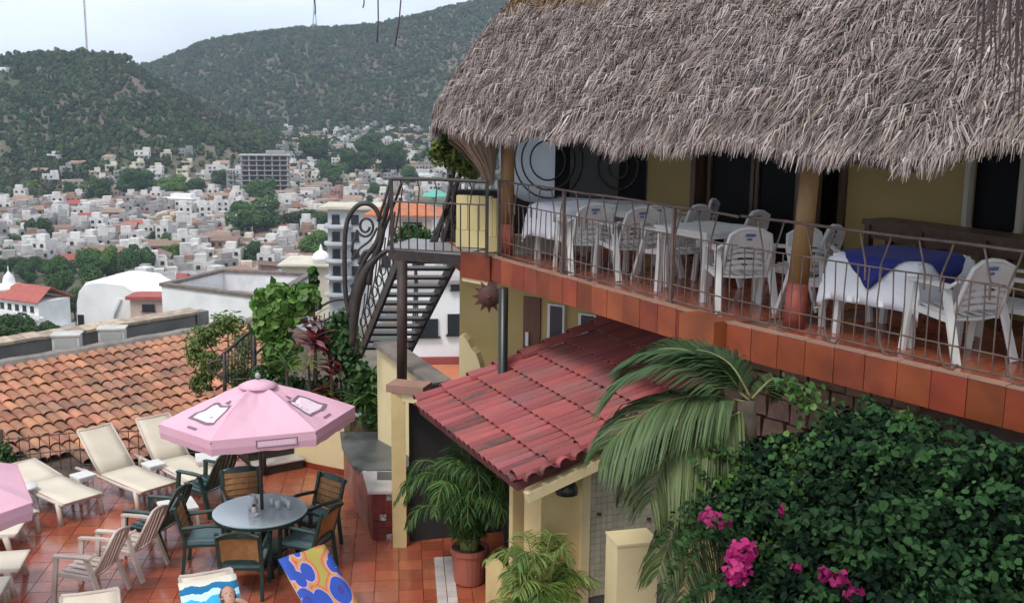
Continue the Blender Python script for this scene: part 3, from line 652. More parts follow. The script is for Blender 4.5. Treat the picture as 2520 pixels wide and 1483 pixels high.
# ------------------------------------------------------------------ the rows of ordinary houses
cand = []
rh = random.Random(21)
for k in range(16000):
    py = rh.uniform(478, 720) if k % 4 else rh.uniform(310, 480)
    px = rh.uniform(-60, 1150)
    if py < 480:
        if px < 480 and not (90 < px < 470 and 385 < py < 470): continue
        if px >= 480 and (py < np.interp(px, [480, 690, 760, 960, 1100], [440, 320, 330, 310, 330]) or px < 690 and py < 400): continue
        if rh.random() < .45: continue
    elif px < 200 and py < 500: continue
    if px > 1000 and py > 480 or px > 830 and py > 560: continue
    if px < 190 and py > 672 or 90 < px < 330 and py > 655: continue
    cand.append((px, py))
n_h = 0; far_V = []; spots_all = []
for (px, py) in cand:
    p = hit(px, py, 200.)
    if p is None: continue
    K = rh.choice(KINDS[2:]+KINDS[:2]+[KINDS[0], KINDS[1], KINDS[11], KINDS[9], KINDS[13], KINDS[13], KINDS[3], KINDS[7], KINDS[17]]); s = 1.0
    if py < 480: K = rh.choice([KINDS[0], KINDS[1], KINDS[3], KINDS[10], KINDS[13], KINDS[7], KINDS[17], KINDS[11], KINDS[6]])
    r = max(K['w'], K['d'])*.44
    if clash(p.x, p.y, r*(1.0 if py >= 480 else (1.25 if px > 660 else 2.4))): continue
    HOUSES.append((p.x, p.y, r)); spots_all.append((p, K, px, py))
spots_all.sort(key=lambda q: q[0].y)
near, far = spots_all[:288], spots_all[288:]
for (p, K, px, py) in near:
    face = math.atan2(p.x, p.y)
    rz = -face+rh.choice([0.0, .5, -.6, 1.57, .2, -.25])+rh.uniform(-.12, .12)
    house(K, p, rz, '%s house %s' % (K['nm'], zone(px, py)), 'ordinary houses of the hillside town', windows=True)
if far:
    # the houses too small to pick apart: one mass
    mbs = {}
    for (p, K, px, py) in far:
        rz = rh.choice([0.1, .5, -.6])+rh.uniform(-.1, .1); M = Matrix.Translation(p) @ Matrix.Rotation(rz, 4, 'Z')
        for me in (K['wall'], K['roof']):
            mb = mbs.setdefault(me.materials[0].name, MB()); mb.add([M @ v.co for v in me.vertices], [tuple(f.vertices) for f in me.polygons])
        mb = mbs.setdefault(m_pane.name, MB())
        for (x, y, z, r_) in K['spots']: mb.box(M @ Vector((x, y, z)), (1.3, .12, 1.2), rz+r_)
    root = thing('far_houses', 'pale houses too small to tell apart along the farthest slope', 'houses', (far[0][0].x, far[0][0].y, far[0][0].z), kind='stuff')
    for nm, mb in mbs.items(): tag(mb.put('far_house_mass', bpy.data.materials[nm], root, world=True), kind='stuff')
print('houses', len(near), 'far', len(far))
# bushes and small trees between the houses
k = 0
for (px, py) in [(rh.uniform(0, 1080), rh.uniform(330, 800)) for _ in range(500)]:
    if k >= 75: break
    if py < 470 and px < 560 or px > 820 and py > 540 or py > 700: continue
    p = hit(px, py, 200.)
    if p is None or clash(p.x, p.y, 2.0): continue
    t = tree(px, py, rh.uniform(5, 9.5)*FPX/p.y, rh.uniform(.7, 1.0), 'small green tree growing %s' % zone(px, py), rh.random() < .2, rh.randrange(4), 'small trees between the houses'); k += 1
# ================================================================== RESTAURANT BUILDING AND BALCONY
ZB = 3.93
V2 = lambda x, y: Vector((x, y, 0))
A, B = V2(-.28, 14.35), V2(2.05, 10.15)
d1 = (B-A).normalized(); n1 = Vector((-d1.y, d1.x, 0)); d2 = Vector((.587, -.809, 0)).normalized(); n2 = Vector((-d2.y, d2.x, 0))
L1 = (B-A).length; L2 = 5.0; E5 = B+d2*L2
nb = (n1+n2).normalized()
def at1(s, i, z=0.0): return A+d1*s+n1*i+Vector((0, 0, z))
def at2(s, i, z=0.0): return B+d2*s+n2*i+Vector((0, 0, z))
def xl(px, py, a, b):
    """pixel ray met with the upright plane through plan points a, b"""
    d = ray(px, py); e = (b-a); nn = Vector((-e.y, e.x, 0)); t = nn.dot(a-Vector((0, 0, HC)))/nn.dot(d)
    return Vector((0, 0, HC))+d*t
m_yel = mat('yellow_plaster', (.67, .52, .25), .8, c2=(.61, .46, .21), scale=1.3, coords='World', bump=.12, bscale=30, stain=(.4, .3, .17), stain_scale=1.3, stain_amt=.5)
m_yel_in = mat('dim_ochre_plaster', (.36, .265, .1), .8, c2=(.31, .225, .085), scale=1.3, coords='World', bump=.12, bscale=30)  # ochre dimmed: the shade behind the balcony is put into the colour
m_yel_lo = mat('shaded_yellow_plaster', (.5, .37, .15), .8, c2=(.44, .32, .12), scale=1.3, coords='World', bump=.12, bscale=30, stain=(.33, .24, .12), stain_scale=.9, stain_amt=.4)  # yellow plaster darkened to carry the shadow under the balcony slab
m_dpane = mat('unlit_door_glass', (.008, .008, .009), .5, spec=.08)
m_crmw = mat('cream_wall_paint', (.7, .58, .33), .8, c2=(.63, .51, .28), scale=1.1, coords='World', bump=.1, bscale=30, stain=(.45, .37, .25), stain_scale=1.2, stain_amt=.3)
m_terra = mat('terracotta_tile', (.27, .06, .023), .5, c2=(.19, .04, .017), scale=3.0, coords='World', rnd=.28, bump=.1, bscale=20, stain=(.11, .034, .022), stain_scale=1.6, stain_amt=.75, spec=.3)
m_edge = mat('tile_edge', (.36, .19, .13), .6, c2=(.28, .16, .12), scale=4, coords='World')
m_conc = mat('concrete_slab', (.3, .25, .2), .9, c2=(.22, .18, .15), scale=2, coords='World')
m_floor = mat('floor_tile', (.37, .1, .05), .16, c2=(.29, .07, .035), scale=2.2, coords='World', rnd=.2, bump=.06, bscale=9, rough2=.34, spec=.6, stain=(.42, .19, .12), stain_scale=.7, stain_amt=.45, coat=.25)
m_grout = mat('floor_grout', (.16, .075, .05), .8, c2=(.11, .06, .045), scale=3, coords='World')
m_iron = mat('black_iron', (.022, .02, .02), .5, c2=(.05, .035, .028), scale=9, coords='World', bump=.2, bscale=40, spec=.5)
m_rust = mat('rusty_iron', (.075, .055, .05), .55, c2=(.14, .09, .07), scale=7, coords='World', bump=.2)
m_log = mat('varnished_log', (.3, .16, .06), .55, c2=(.2, .1, .035), scale=3, stretch=(3, 3, .5), bump=.25, bscale=14)
m_logred = mat('red_log_base', (.32, .07, .045), .6, c2=(.24, .05, .03), scale=5, bump=.2)
m_dwood = mat('dark_brown_wood', (.06, .03, .018), .5, c2=(.1, .05, .028), scale=3, stretch=(6, 6, .6), bump=.15)
m_dark = mat('dim_interior', (.03, .027, .025), .9)  # near-black colour stands in for the darkness of unlit interiors
m_wplas = mat('dulled_white_resin', (.68, .665, .65), .5, c2=(.58, .56, .53), scale=3, bump=.05, rnd=.04)  # white dulled so the balcony's shade sits in the colour

# slab
slab_poly = [V2(-.62, 14.77), A, B, E5, E5+n2*4.2, B+nb*4.4, V2(3.2, 17.8), V2(0, 17.8), V2(-.95, 16.2)]
bal = thing('balcony', 'upper restaurant balcony with terracotta tile floor and tiled fascia', 'balcony', (A.x, A.y, ZB-.31))
MB().prism([p for p in slab_poly], ZB-.3, ZB-.03).put('slab', m_conc, bal, world=True)
# floor tiles
tile_me = MB().box((0, 0, 0), (.292, .292, .02)).mesh('floor_tile'); tile_me.materials.append(m_floor)
def lay_tile(par, x, y, z, rz, me=tile_me, name='floor_tile'):
    o = bpy.data.objects.new(name, me); link(o, par); o.location = MW[par.name].inverted() @ Vector((x, y, z)); o.rotation_euler = (random.uniform(-.004, .004), random.uniform(-.004, .004), rz+random.uniform(-.004, .004))
for i in range(8):
    for k in range(16):
        p = at1(.15+k*.3, .17+i*.3); lay_tile(bal, p.x, p.y, ZB-.012, math.atan2(d1.y, d1.x))
    for k in range(1, 15):
        p = at2(.15+k*.3+i*.06, .17+i*.3); lay_tile(bal, p.x, p.y, ZB-.012, math.atan2(d2.y, d2.x))
MB().prism([A+n1*.02, B+nb*.02, E5+n2*.02, E5+n2*4, B+nb*4.2, A+n1*4.2], ZB-.028, ZB-.024).put('grout_bed', m_grout, bal, world=True)
# fascia tiles, each its own piece
for (org, dd, nn, L) in ((A, d1, n1, L1), (B, d2, n2, L2)):
    k = 0; s = 0.0
    while s < L-.1:
        w = min(.31, L-s); c = org+dd*(s+w/2)-nn*(.012+random.uniform(0, .006))
        MB().box((0, 0, 0), (w-.008, .03, .305), rot3(math.atan2(dd.y, dd.x)) @ Matrix.Rotation(random.uniform(-.006, .006), 3, 'X')).put('fascia_tile', m_terra, bal, loc=MW[bal.name].inverted() @ Vector((c.x, c.y, ZB-.155)))
        MB().box((0, 0, 0), (w-.006, .1, .014), rot3(math.atan2(dd.y, dd.x))).put('edge_tile', m_edge, bal, loc=MW[bal.name].inverted() @ (org+dd*(s+w/2)+nn*.02+Vector((0, 0, ZB+.006+random.uniform(0, .004)))))
        s += w
def pier(c0, c1, out, nm='pier'):
    e = (c1-c0).normalized(); nn = Vector((-e.y, e.x, 0)); q = [c0-nn*out, c1-nn*out, c1+nn*.06, c0+nn*.06]
    MB().prism(q, ZB-.325, ZB+.018).put(nm, m_terra, bal, world=True)
    MB().prism([p+ (e*.01 if i in (0, 3) else -e*.01)+nn*.02 for i, p in enumerate(q)], ZB-.38, ZB-.325).put('pier_foot', m_crmw, bal, world=True)
pier(B-d1*.55, B-d1*.02, .16); pier(V2(-.66, 14.72), A+d1*.05, .06)
MB().prism([V2(-.655, 14.77), V2(-.64, 14.74), V2(-.96, 16.1), V2(-1.0, 16.1)], ZB-.31, ZB).put('fascia_return', m_terra, bal, world=True)

# log posts
def post(px, py, name_label, lean=0.0, top=5.75):
    b0 = P(px, py, ZB); t = thing('log_post', name_label, 'post', b0)
    MB().tube([(0, 0, 0), (lean*.2, .01, .42)], [.105, .1], 12).put('painted_base', m_logred, t, smooth=True)
    MB().tube([(lean*.2, .01, .415), (lean*.5, -.01, 1.0), (lean, .02, top-ZB)], [.098, .09, .085], 12).put('shaft', m_log, t, smooth=True)
post(1247, 628, 'golden log post at the far balcony corner'); post(1953, 806, 'golden log post with red base in the middle of the balcony', .09)

# ---------------------------------------------------------------- iron railing
rl = thing('iron_railing', 'thin rusty iron balcony railing with forked struts', 'railing', (A.x, A.y, ZB))
def rail_run(org, dd, nn, s0, s1, first=False):
    q = lambda s, z, i=.1: org+dd*s+nn*i+Vector((0, 0, ZB+z))
    rnd_ = random.Random(int(s1*100))
    for z, r, nm in ((1.0, .014, 'top_rail'), (.72, .008, 'middle_rail'), (.2, .008, 'lower_rail'), (.045, .009, 'bottom_rail')):
        n = 9; MB().tube([q(lerp(s0, s1, k/n), z+rnd_.uniform(-.008, .008)) for k in range(n+1)], r, 6).put(nm, m_rust, rl, world=True, smooth=True)
    s = s0+.06; k = 0
    while s < s1:
        w = rnd_.uniform(-.012, .012)
        MB().tube([q(s, .72), q(s+w, .45, .1+w), q(s+w*.5, .2), q(s, .045)], .0065, 5).put('baluster', m_rust, rl, world=True)
        s += .115; k += 1
    s = s0+.2
    while s < s1-.3:
        MB().tube([q(s, 1.0), q(s+.03, .9), q(s+.075, .74), q(s+.08, .6)], .009, 5).put('strut', m_rust, rl, world=True)
        MB().tube([q(s+.31, 1.0), q(s+.28, .9), q(s+.225, .74), q(s+.22, .6)], .009, 5).put('strut', m_rust, rl, world=True)
        if rnd_.random() < .6: MB().tube([q(s+.25, .2), q(s+.3, .1, .06), q(s+.36, .03, .04), q(s+.42, .02, .05), q(s+.45, .07, .06)], .008, 5).put('foot_scroll', m_rust, rl, world=True)
        s += .56
rail_run(A, d1, n1, .02, L1-.05); rail_run(B, d2, n2, 0, L2)
for s in (.0, 1.62, 3.75): MB().box(tuple(at1(s+.02, .1, ZB+.5)), (.035, .035, 1.0), math.atan2(d1.y, d1.x)).put('rail_post', m_rust, rl, world=True)

# ---------------------------------------------------------------- upper wall with openings
wo_ = A+n1*2.6
def atw(s, i, z): return wo_+d1*s+n1*i+Vector((0, 0, z))
uw = thing('restaurant_wall', 'ochre restaurant wall in the shade behind the balcony tables', 'wall', tuple(atw(0, 0, ZB)))
def wall_box(par, s0, s1, z0, z1, m, nm='wall_panel', i0=0.0, i1=.22):
    MB().prism([atw(s0, i0, 0), atw(s1, i0, 0), atw(s1, i1, 0), atw(s0, i1, 0)], z0, z1).put(nm, m, par, world=True)
s_of = lambda px: (xl(px, 500, wo_, wo_+d1)-wo_).dot(d1)
sa, sb, sc, sd, se, sf = s_of(1588), s_of(1702), s_of(2083), s_of(2383), s_of(2516), s_of(2516)+4
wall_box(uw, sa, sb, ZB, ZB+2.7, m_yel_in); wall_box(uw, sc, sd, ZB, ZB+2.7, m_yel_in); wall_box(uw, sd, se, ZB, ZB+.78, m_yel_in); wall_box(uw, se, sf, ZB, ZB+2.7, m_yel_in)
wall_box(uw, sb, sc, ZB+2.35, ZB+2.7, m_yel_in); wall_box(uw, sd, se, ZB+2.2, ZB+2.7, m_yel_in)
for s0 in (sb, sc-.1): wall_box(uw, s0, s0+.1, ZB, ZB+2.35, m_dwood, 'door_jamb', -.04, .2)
wall_box(uw, sb+.1, sc-.1, ZB+2.25, ZB+2.345, m_dwood, 'door_head', -.04, .2)
sm_ = lambda px: s_of(px)
for a_, b_ in ((1725, 1838), (1842, 1955)):
    s0, s1 = sm_(a_), sm_(b_)
    pane = wall_box
    MB().prism([atw(s0+.06, .12, 0), atw(s1-.06, .12, 0), atw(s1-.06, .14, 0), atw(s0+.06, .14, 0)], ZB+.1, ZB+2.2).put('door_glass', m_dpane, uw, world=True)
    for x0, x1 in ((s0, s0+.06), (s1-.06, s1)): wall_box(uw, x0, x1, ZB+.03, ZB+2.24, m_dwood, 'door_stile', .09, .17)
wall_box(uw, sm_(2005), sm_(2062), ZB+.03, ZB+2.2, m_dwood, 'door_leaf', -.32, -.26)
# window with a rounded pale frame
def rrect(w, h, r, n=5):
    pts = []
    for cx, cy, a0 in ((w/2-r, h/2-r, 0), (-w/2+r, h/2-r, 90), (-w/2+r, -h/2+r, 180), (w/2-r, -h/2+r, 270)):
        for k in range(n+1): a = R(a0+90*k/n); pts.append((cx+r*math.cos(a), cy+r*math.sin(a)))
    return pts
wc = (sd+se)/2; ww = se-sd; wz = ZB+.78+.72
mb = MB(); outer = rrect(ww+.06, 1.5, .12); inner = rrect(ww-.05, 1.39, .09); n = len(outer)
mb.add([atw(wc+x, -.05, wz+y) for x, y in outer]+[atw(wc+x, -.05, wz+y) for x, y in inner]+[atw(wc+x, .03, wz+y) for x, y in outer]+[atw(wc+x, .03, wz+y) for x, y in inner],
       [f for k in range(n) for f in ((k, (k+1) % n, (k+1) % n+n, k+n), (k+2*n, k, (k+1) % n, (k+1) % n+2*n)[::-1], (k+n, (k+1) % n+n, (k+1) % n+3*n, k+3*n))])
m_pfr = mat('pale_window_frame', (.42, .38, .31), .6)
mb.put('window_frame', m_pfr, uw, world=True)
wall_box(uw, sd+.02, se-.02, ZB+.79, ZB+2.19, m_dpane, 'window_pane', .06, .08)
# room behind
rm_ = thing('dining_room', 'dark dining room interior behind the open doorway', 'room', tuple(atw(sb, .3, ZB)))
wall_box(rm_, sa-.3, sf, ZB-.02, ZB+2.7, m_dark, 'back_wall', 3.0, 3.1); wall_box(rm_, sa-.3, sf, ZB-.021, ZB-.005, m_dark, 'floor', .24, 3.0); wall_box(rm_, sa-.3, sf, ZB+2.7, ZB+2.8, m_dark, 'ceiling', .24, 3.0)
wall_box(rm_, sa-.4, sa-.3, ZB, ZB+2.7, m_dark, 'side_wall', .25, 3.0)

# ---------------------------------------------------------------- white screen with black rings at the far end
ra, rb = PY(1224, 500, 16.9), PY(1592, 500, 15.75); ra.z = rb.z = 0; re = (rb-ra).normalized(); rn = Vector((-re.y, re.x, 0)); RL = (rb-ra).length
sc_ = thing('ring_screen', 'white rounded glass screen with black concentric ring bars', 'screen', (ra.x, ra.y, ZB))
def atr(s, i, z): return ra+re*s+rn*i+Vector((0, 0, z))
def rpx(px, py):
    v = xl(px, py, ra, rb); return ((v-ra).dot(re), v.z)
m_scr = mat('frosted_white_glass', (.8, .82, .86), .4, c2=(.72, .75, .8), scale=1.2, coords='World', sub_=.55)
edge = [(0, ZB+2.6), (0, ZB+.75)]
c0, c1 = rpx(1222, 420), rpx(1302, 497)
for k in range(9):
    a = R(180+90*k/8); edge.append((c1[0]+.55*math.cos(a)*1.0-.0, c1[1]+.75+.75*math.sin(a)))
edge[0] = (edge[2][0], ZB+2.6); edge.pop(1)
edge += [(RL, c1[1]-.01), (RL, ZB+2.6)]
mb = MB(); n = len(edge); mb.add([atr(s, .02, z) for s, z in edge]+[atr(s, .09, z) for s, z in edge], [tuple(range(n)), tuple(range(2*n-1, n-1, -1))]+[(k, k+n, (k+1) % n+n, (k+1) % n) for k in range(n)])
mb.put('panel', m_scr, sc_, world=True)
MB().prism([atr(RL*.4, -.012, 0), atr(RL*.5, -.012, 0), atr(RL*.5, .01, 0), atr(RL*.4, .01, 0)], ZB+.62, ZB+2.6).put('dark_pane', m_dpane, sc_, world=True)
m_smoke = mat('smoked_glass', (.045, .048, .048), .4, spec=.25)
MB().prism([atr(RL*.501, -.012, 0), atr(RL*.995, -.012, 0), atr(RL*.995, .01, 0), atr(RL*.501, .01, 0)], ZB+.62, ZB+2.6).put('smoked_pane', m_smoke, sc_, world=True)
MB().prism([atr(RL*.82, -.02, 0), atr(RL*.99, -.02, 0), atr(RL*.99, -.013, 0), atr(RL*.82, -.013, 0)], ZB+.62, ZB+2.6).put('dark_pane', m_dpane, sc_, world=True)
MB().prism([atr(-.1, .1, 0), atr(RL, .1, 0), atr(RL, .2, 0), atr(-.1, .2, 0)], ZB, ZB+.62).put('lower_wall', m_dark, sc_, world=True)
for (cx, cy, rads) in ((1350, 395, (48, 72, 92)), (1522, 412, (26, 52))):
    c = rpx(cx, cy); k_ = 16.4/FPX
    for r in rads:
        rr_ = r*k_; MB().tube([atr(c[0]+rr_*math.cos(a*math.pi/16), -.03, c[1]+rr_*math.sin(a*math.pi/16)) for a in range(32)], .014, 5, closed=True).put('ring_bar', m_iron, sc_, world=True, smooth=True)

# ---------------------------------------------------------------- lower storey under the balcony
la, lb = V2(-.78, 16.05), V2(3.6, 13.1); le = (lb-la).normalized(); ln = Vector((-le.y, le.x, 0)); LL = (lb-la).length
lw = thing('lower_wall', 'yellow lower wall with door and windows under the balcony', 'wall', (la.x, la.y, -4))
def atl(s, i, z): return la+le*s+ln*i+Vector((0, 0, z))
def lpx(px, py):
    v = xl(px, py, la, lb); return ((v-la).dot(le), v.z)
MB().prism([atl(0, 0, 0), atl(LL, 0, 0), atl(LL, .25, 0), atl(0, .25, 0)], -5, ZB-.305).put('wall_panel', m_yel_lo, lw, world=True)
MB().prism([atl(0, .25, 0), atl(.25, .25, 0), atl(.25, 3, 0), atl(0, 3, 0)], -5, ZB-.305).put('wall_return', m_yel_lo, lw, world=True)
def lbox(par, x0, y0, x1, y1, i0, i1, m, nm):
    s0, z1 = lpx(x0, y0); s1, z0 = lpx(x1, y1)
    return MB().prism([atl(s0, i0, 0), atl(s1, i0, 0), atl(s1, i1, 0), atl(s0, i1, 0)], z0, z1).put(nm, m, par, world=True)
m_door = mat('brown_door_wood', (.17, .07, .03), .5, c2=(.12, .045, .02), scale=3, stretch=(6, 6, .5), coords='World')
dr = lbox(lw, 1291, 728, 1330, 880, -.03, .1, m_door, 'door'); hs, hz = lpx(1302, 832)
MB().box(tuple(atl(hs, -.05, hz)), (.05, .03, .2), math.atan2(le.y, le.x)).put('handle', m_wfr, dr, world=True)
for (x0, y0, x1, y1) in ((1352, 745, 1392, 842), (1428, 768, 1470, 825)):
    f = lbox(lw, x0, y0, x1, y1, -.05, .08, m_wfr, 'window_frame'); lbox(lw, x0+7, y0+5, x1-5, y1-9, -.058, -.04, m_pane, 'window_pane')
# sun ornament and the black pipe
m_sun = mat('dark_clay_sun', (.1, .035, .025), .7, c2=(.06, .03, .025), scale=10)
cs_ = PY(1204, 729, 14.15); t = thing('sun_ornament', 'dark clay sun ornament hanging beside the black pole', 'ornament', cs_)
MB().lathe([(.02, -.05), (.13, -.04), (.15, 0), (.13, .03), (.02, .05)], 16).put('disc', m_sun, t, smooth=True).rotation_euler = (R(90), 0, 0)
for k in range(12):
    a = k*math.pi/6; mb = MB(); c, s = math.cos(a), math.sin(a)
    mb.add([(.13*c-.035*s, -.015, .13*s+.035*c), (.13*c+.035*s, -.015, .13*s-.035*c), (.23*c, 0, .23*s), (.13*c-.035*s, .02, .13*s+.035*c), (.13*c+.035*s, .02, .13*s-.035*c)], [(0, 1, 2), (4, 3, 2), (0, 3, 4, 1), (1, 4, 2), (3, 0, 2)]); mb.put('flame', m_sun, t)
MB().lathe([(.02, 0), (.03, .02), (.02, .04)], 8).put('nose', m_sun, t, loc=(0, -.06, -.02))
bp = PY(1237, 937, 13.75); tp = PY(1240, 700, 13.75); t = thing('black_pole', 'thick black pipe column standing on the red tiled roof', 'column', bp)
m_blk = mat('black_gloss_paint', (.012, .016, .014), .35)
MB().lathe([(.085, 0), (.085, .04), (.062, .06), (.062, ZB-.31-bp.z)], 14).put('pipe', m_blk, t, smooth=True); MB().lathe([(.12, -.02), (.12, .012), (.09, .03)], 14).put('foot_plate', m_blk, t)

# ================================================================== THATCHED ROOF
ZE, ZR = 5.58, 7.5
ea_ = [E5-n2*.3+d2*1.5, E5-n2*.3, at2(2.5, -.3), at2(1.0, -.3), B-nb*.31, at1(L1-1, -.3), at1(2.6, -.3), at1(1.2, -.3), at1(0, -.3), at1(-.5, -.3), V2(-1.0, 14.98), V2(-1.08, 15.25), V2(-1.02, 15.9), V2(-.9, 16.8), V2(-.5, 18.2), V2(.3, 19.6)]
G = V2(.19, 17.0)
rd_ = [E5+n2*1.7+d2*1.5, E5+n2*1.7, at2(2.5, 1.7), at2(1.0, 1.7), B+nb*1.72, at1(L1-1, 1.7), at1(2.6, 1.7), at1(1.0, 1.7), at1(-.5, 1.7), at1(-1.3, 1.7), G, G, G, V2(.3, 17.3), V2(.7, 17.9), V2(1.2, 18.6)]
us = [0.0]
for k in range(1, len(ea_)): us.append(us[-1]+(ea_[k]-ea_[k-1]).length)
us = np.array(us); EA = np.array([[p.x, p.y] for p in ea_]); RD = np.array([[p.x, p.y] for p in rd_])
def roofpt(u, v):
    e = np.stack([np.interp(u, us, EA[:, 0]), np.interp(u, us, EA[:, 1])], -1); r = np.stack([np.interp(u, us, RD[:, 0]), np.interp(u, us, RD[:, 1])], -1)
    w = .05*np.sin(u*2.1+1)+.035*np.sin(u*5.3)
    xy = e+(r-e)*v[..., None]; z = ZE+(ZR-ZE)*v+.16*np.sin(np.pi*np.clip(v, 0, 1))+w*(1-v)+(.24*np.clip((5.2-u)/4.0, 0, 1)+.04)*(1-v)
    return np.concatenate([xy, z[..., None]], -1)
tr_ = thing('thatched_roof', 'weathered grey palm-thatch roof over the upper balcony', 'roof', (A.x, A.y, ZE))
m_thb = mat('thatch_underlayer', (.13, .1, .075), .95, c2=(.07, .055, .045), scale=9, coords='World', bump=.6)
m_th = mat('thatch_straw', vcol=True, rough=.85, spec=.2)
ug, vg = np.meshgrid(np.linspace(0, us[-1], 70), np.linspace(-.02, 1.0, 14), indexing='ij')
GP = roofpt(ug, vg); mb = MB(); mb.sheet([[tuple(p) for p in row] for row in GP], thick=.12); mb.put('thatch_bed', m_thb, tr_, world=True)
def blades(u, v, L, wd, lift, hang, sway, colr, r):
    n = len(u); p = roofpt(u, v); q = roofpt(u, v-.02); t = q-p; t /= np.linalg.norm(t, axis=1)[:, None]
    e = roofpt(u+.01, v)-p; e /= np.linalg.norm(e, axis=1)[:, None]; nn = np.cross(e, t); nn *= np.where(nn[:, 2:3] < 0, -1, 1)
    nn /= np.linalg.norm(nn, axis=1)[:, None]; dn = np.array([0, 0, -1.0])
    m1 = p+t*(L*.5)[:, None]+nn*lift[:, None]+e*(sway*L*.3)[:, None]
    tip = m1+(t*(1-hang)[:, None]+dn*hang[:, None])*(L*.55)[:, None]+e*(sway*L*.5)[:, None]-nn*(lift*.3)[:, None]
    a = r.uniform(-1.2, 1.2, n)[:, None]; wv = (e*np.cos(a)+nn*np.sin(a))*(wd/2)[:, None]
    V = np.stack([p-wv, p+wv, m1-wv, m1+wv, tip-wv*.25, tip+wv*.25], 1).reshape(-1, 3)
    o = np.arange(n)[:, None]*6; Q = np.concatenate([o+np.array([[0, 1, 3, 2]]), o+np.array([[2, 3, 5, 4]])], 0)
    return V, Q, np.repeat(colr, 6, 0)
r = np.random.default_rng(5)
def straw_color(n, v, u):
    pal = np.array([[.39, .32, .29], [.32, .255, .23], [.47, .395, .36], [.25, .19, .165], [.37, .28, .21], [.56, .49, .46]])
    c = pal[r.choice(6, n, p=[.3, .26, .16, .13, .09, .06])]*np.array([.9, .9, .93])*r.uniform(.75, 1.15, (n, 1))
    old = np.clip((v-.82)/.16+.35*np.sin(u*1.7)+.2*np.sin(u*4.1), 0, 1)[:, None]*np.clip((v-.55)/.2, 0, 1)[:, None]
    return c*(1-old)+np.array([.27, .155, .06])*r.uniform(.5, 1.3, (n, 1))*old
nt = 10500; tu = r.uniform(0.0, us[-1], nt); tv = r.uniform(.075, 1.0, nt); ts = r.normal(0, .3, nt)+.12+.35*np.sin(tu*3.1+tv*9)*np.sin(tu*1.3-tv*5); tl = r.uniform(.01, .13, nt); tcol = r.choice([.45, .7, .9, 1.05, 1.25], nt, p=[.12, .2, .3, .26, .12])*r.uniform(.9, 1.1, nt)
k_ = 12; u = np.repeat(tu, k_)+r.normal(0, .028, nt*k_); v = np.clip(np.repeat(tv, k_)+r.normal(0, .01, nt*k_), .05, 1.02); n = len(u)
V, Q, Cc = blades(u, v, r.uniform(.12, .4, n), np.where(r.uniform(0, 1, n) < .07, r.uniform(.014, .026, n), r.uniform(.005, .0125, n)), np.repeat(tl, k_)*r.uniform(.3, 1.3, n), r.uniform(.0, .4, n), np.repeat(ts, k_)+r.normal(0, .12, n), straw_color(n, v, u)*np.repeat(tcol, k_)[:, None], r)
o = npmesh('thatch', V, Q, m_th, tr_, C=Cc, world=True); tag(o, kind='stuff')
nt = 1500; tu = r.uniform(0, us[-1], nt); k_ = 12; u = np.repeat(tu, k_)+r.normal(0, .022, nt*k_); n = len(u); v = r.uniform(-.005, .1, n)
ln_ = np.repeat(.06+.06*np.abs(np.sin(tu*3.3))+r.uniform(0, .2, nt)**1.3, k_)*r.uniform(.7, 1.15, n)+v*2.0
V, Q, Cc = blades(u, v, ln_, r.uniform(.006, .015, n), r.uniform(.0, .03, n), r.uniform(.45, .9, n), np.repeat(r.normal(.05, .13, nt), k_)+r.normal(0, .08, n), straw_color(n, v, u), r)
o = npmesh('eave_fringe', V, Q, m_th, tr_, C=Cc, world=True); tag(o, kind='stuff')
# golden ridge roll
rp_ = [Vector((p.x, p.y, ZR+.04)) for p in rd_[:11]]; rr_ = random.Random(3)
m_ridge = mat('fresh_thatch_ridge', (.3, .13, .045), .8, c2=(.15, .075, .03), scale=5, stretch=(1, 1, 6), coords='World', bump=.7, bscale=30)
pts = []
for k in range(len(rp_)-1):
    for j in range(6): pts.append(rp_[k].lerp(rp_[k+1], j/6))
pts.append(rp_[-1]); pts.append(rp_[-1]-d1*.25)
MB().tube(pts, [.2+.02*math.sin(k*1.3) for k in range(len(pts)-1)]+[.08], 12).put('ridge_roll', m_ridge, tr_, world=True, smooth=True)
nt = 2600; u = r.uniform(0, us[9], nt); v = r.uniform(.9, 1.0, nt); c = np.array([.26, .15, .07])*r.uniform(.35, 1.35, (nt, 1))
V, Q, Cc = blades(u, v, r.uniform(.3, .6, nt), r.uniform(.01, .022, nt), r.uniform(.06, .13, nt), r.uniform(0, .1, nt), r.normal(.1, .2, nt), c, r)
tag(npmesh('ridge_skirt', V, Q, m_th, tr_, C=Cc, world=True), kind='stuff')
# thatch bundle drawn in to the corner post, with its bamboo brace
bt = PY(1207, 447, 14.45); t = thing('thatch_bundle', 'cone of thatch tied down to the rail corner', 'thatch', bt)
nb_ = 900; a = r.uniform(0, 2*math.pi, nb_); f = r.uniform(.1, 1, nb_)**.5; top = np.stack([-.22+np.cos(a)*.36*f, .1+np.sin(a)*.25*f, .56+r.uniform(-.08, .04, nb_)], 1)
low = np.stack([.0+np.cos(a)*.05*f, np.sin(a)*.05*f, .0+r.uniform(-.06, .25, nb_)], 1); mid_ = top*.45+low*.55; mid_[:, :2] *= .88
wv = np.stack([np.cos(a+1.57), np.sin(a+1.57), np.zeros(nb_)], 1)*r.uniform(.004, .01, nb_)[:, None]
V = np.stack([top-wv, top+wv, mid_-wv, mid_+wv, low-wv*.4, low+wv*.4], 1).reshape(-1, 3); o_ = np.arange(nb_)[:, None]*6
tag(npmesh('straw', V, np.concatenate([o_+np.array([[0, 1, 3, 2]]), o_+np.array([[2, 3, 5, 4]])], 0), m_th, t, C=np.repeat(np.array([.3, .21, .15])*r.uniform(.5, 1.25, (nb_, 1)), 6, 0)), kind='stuff')
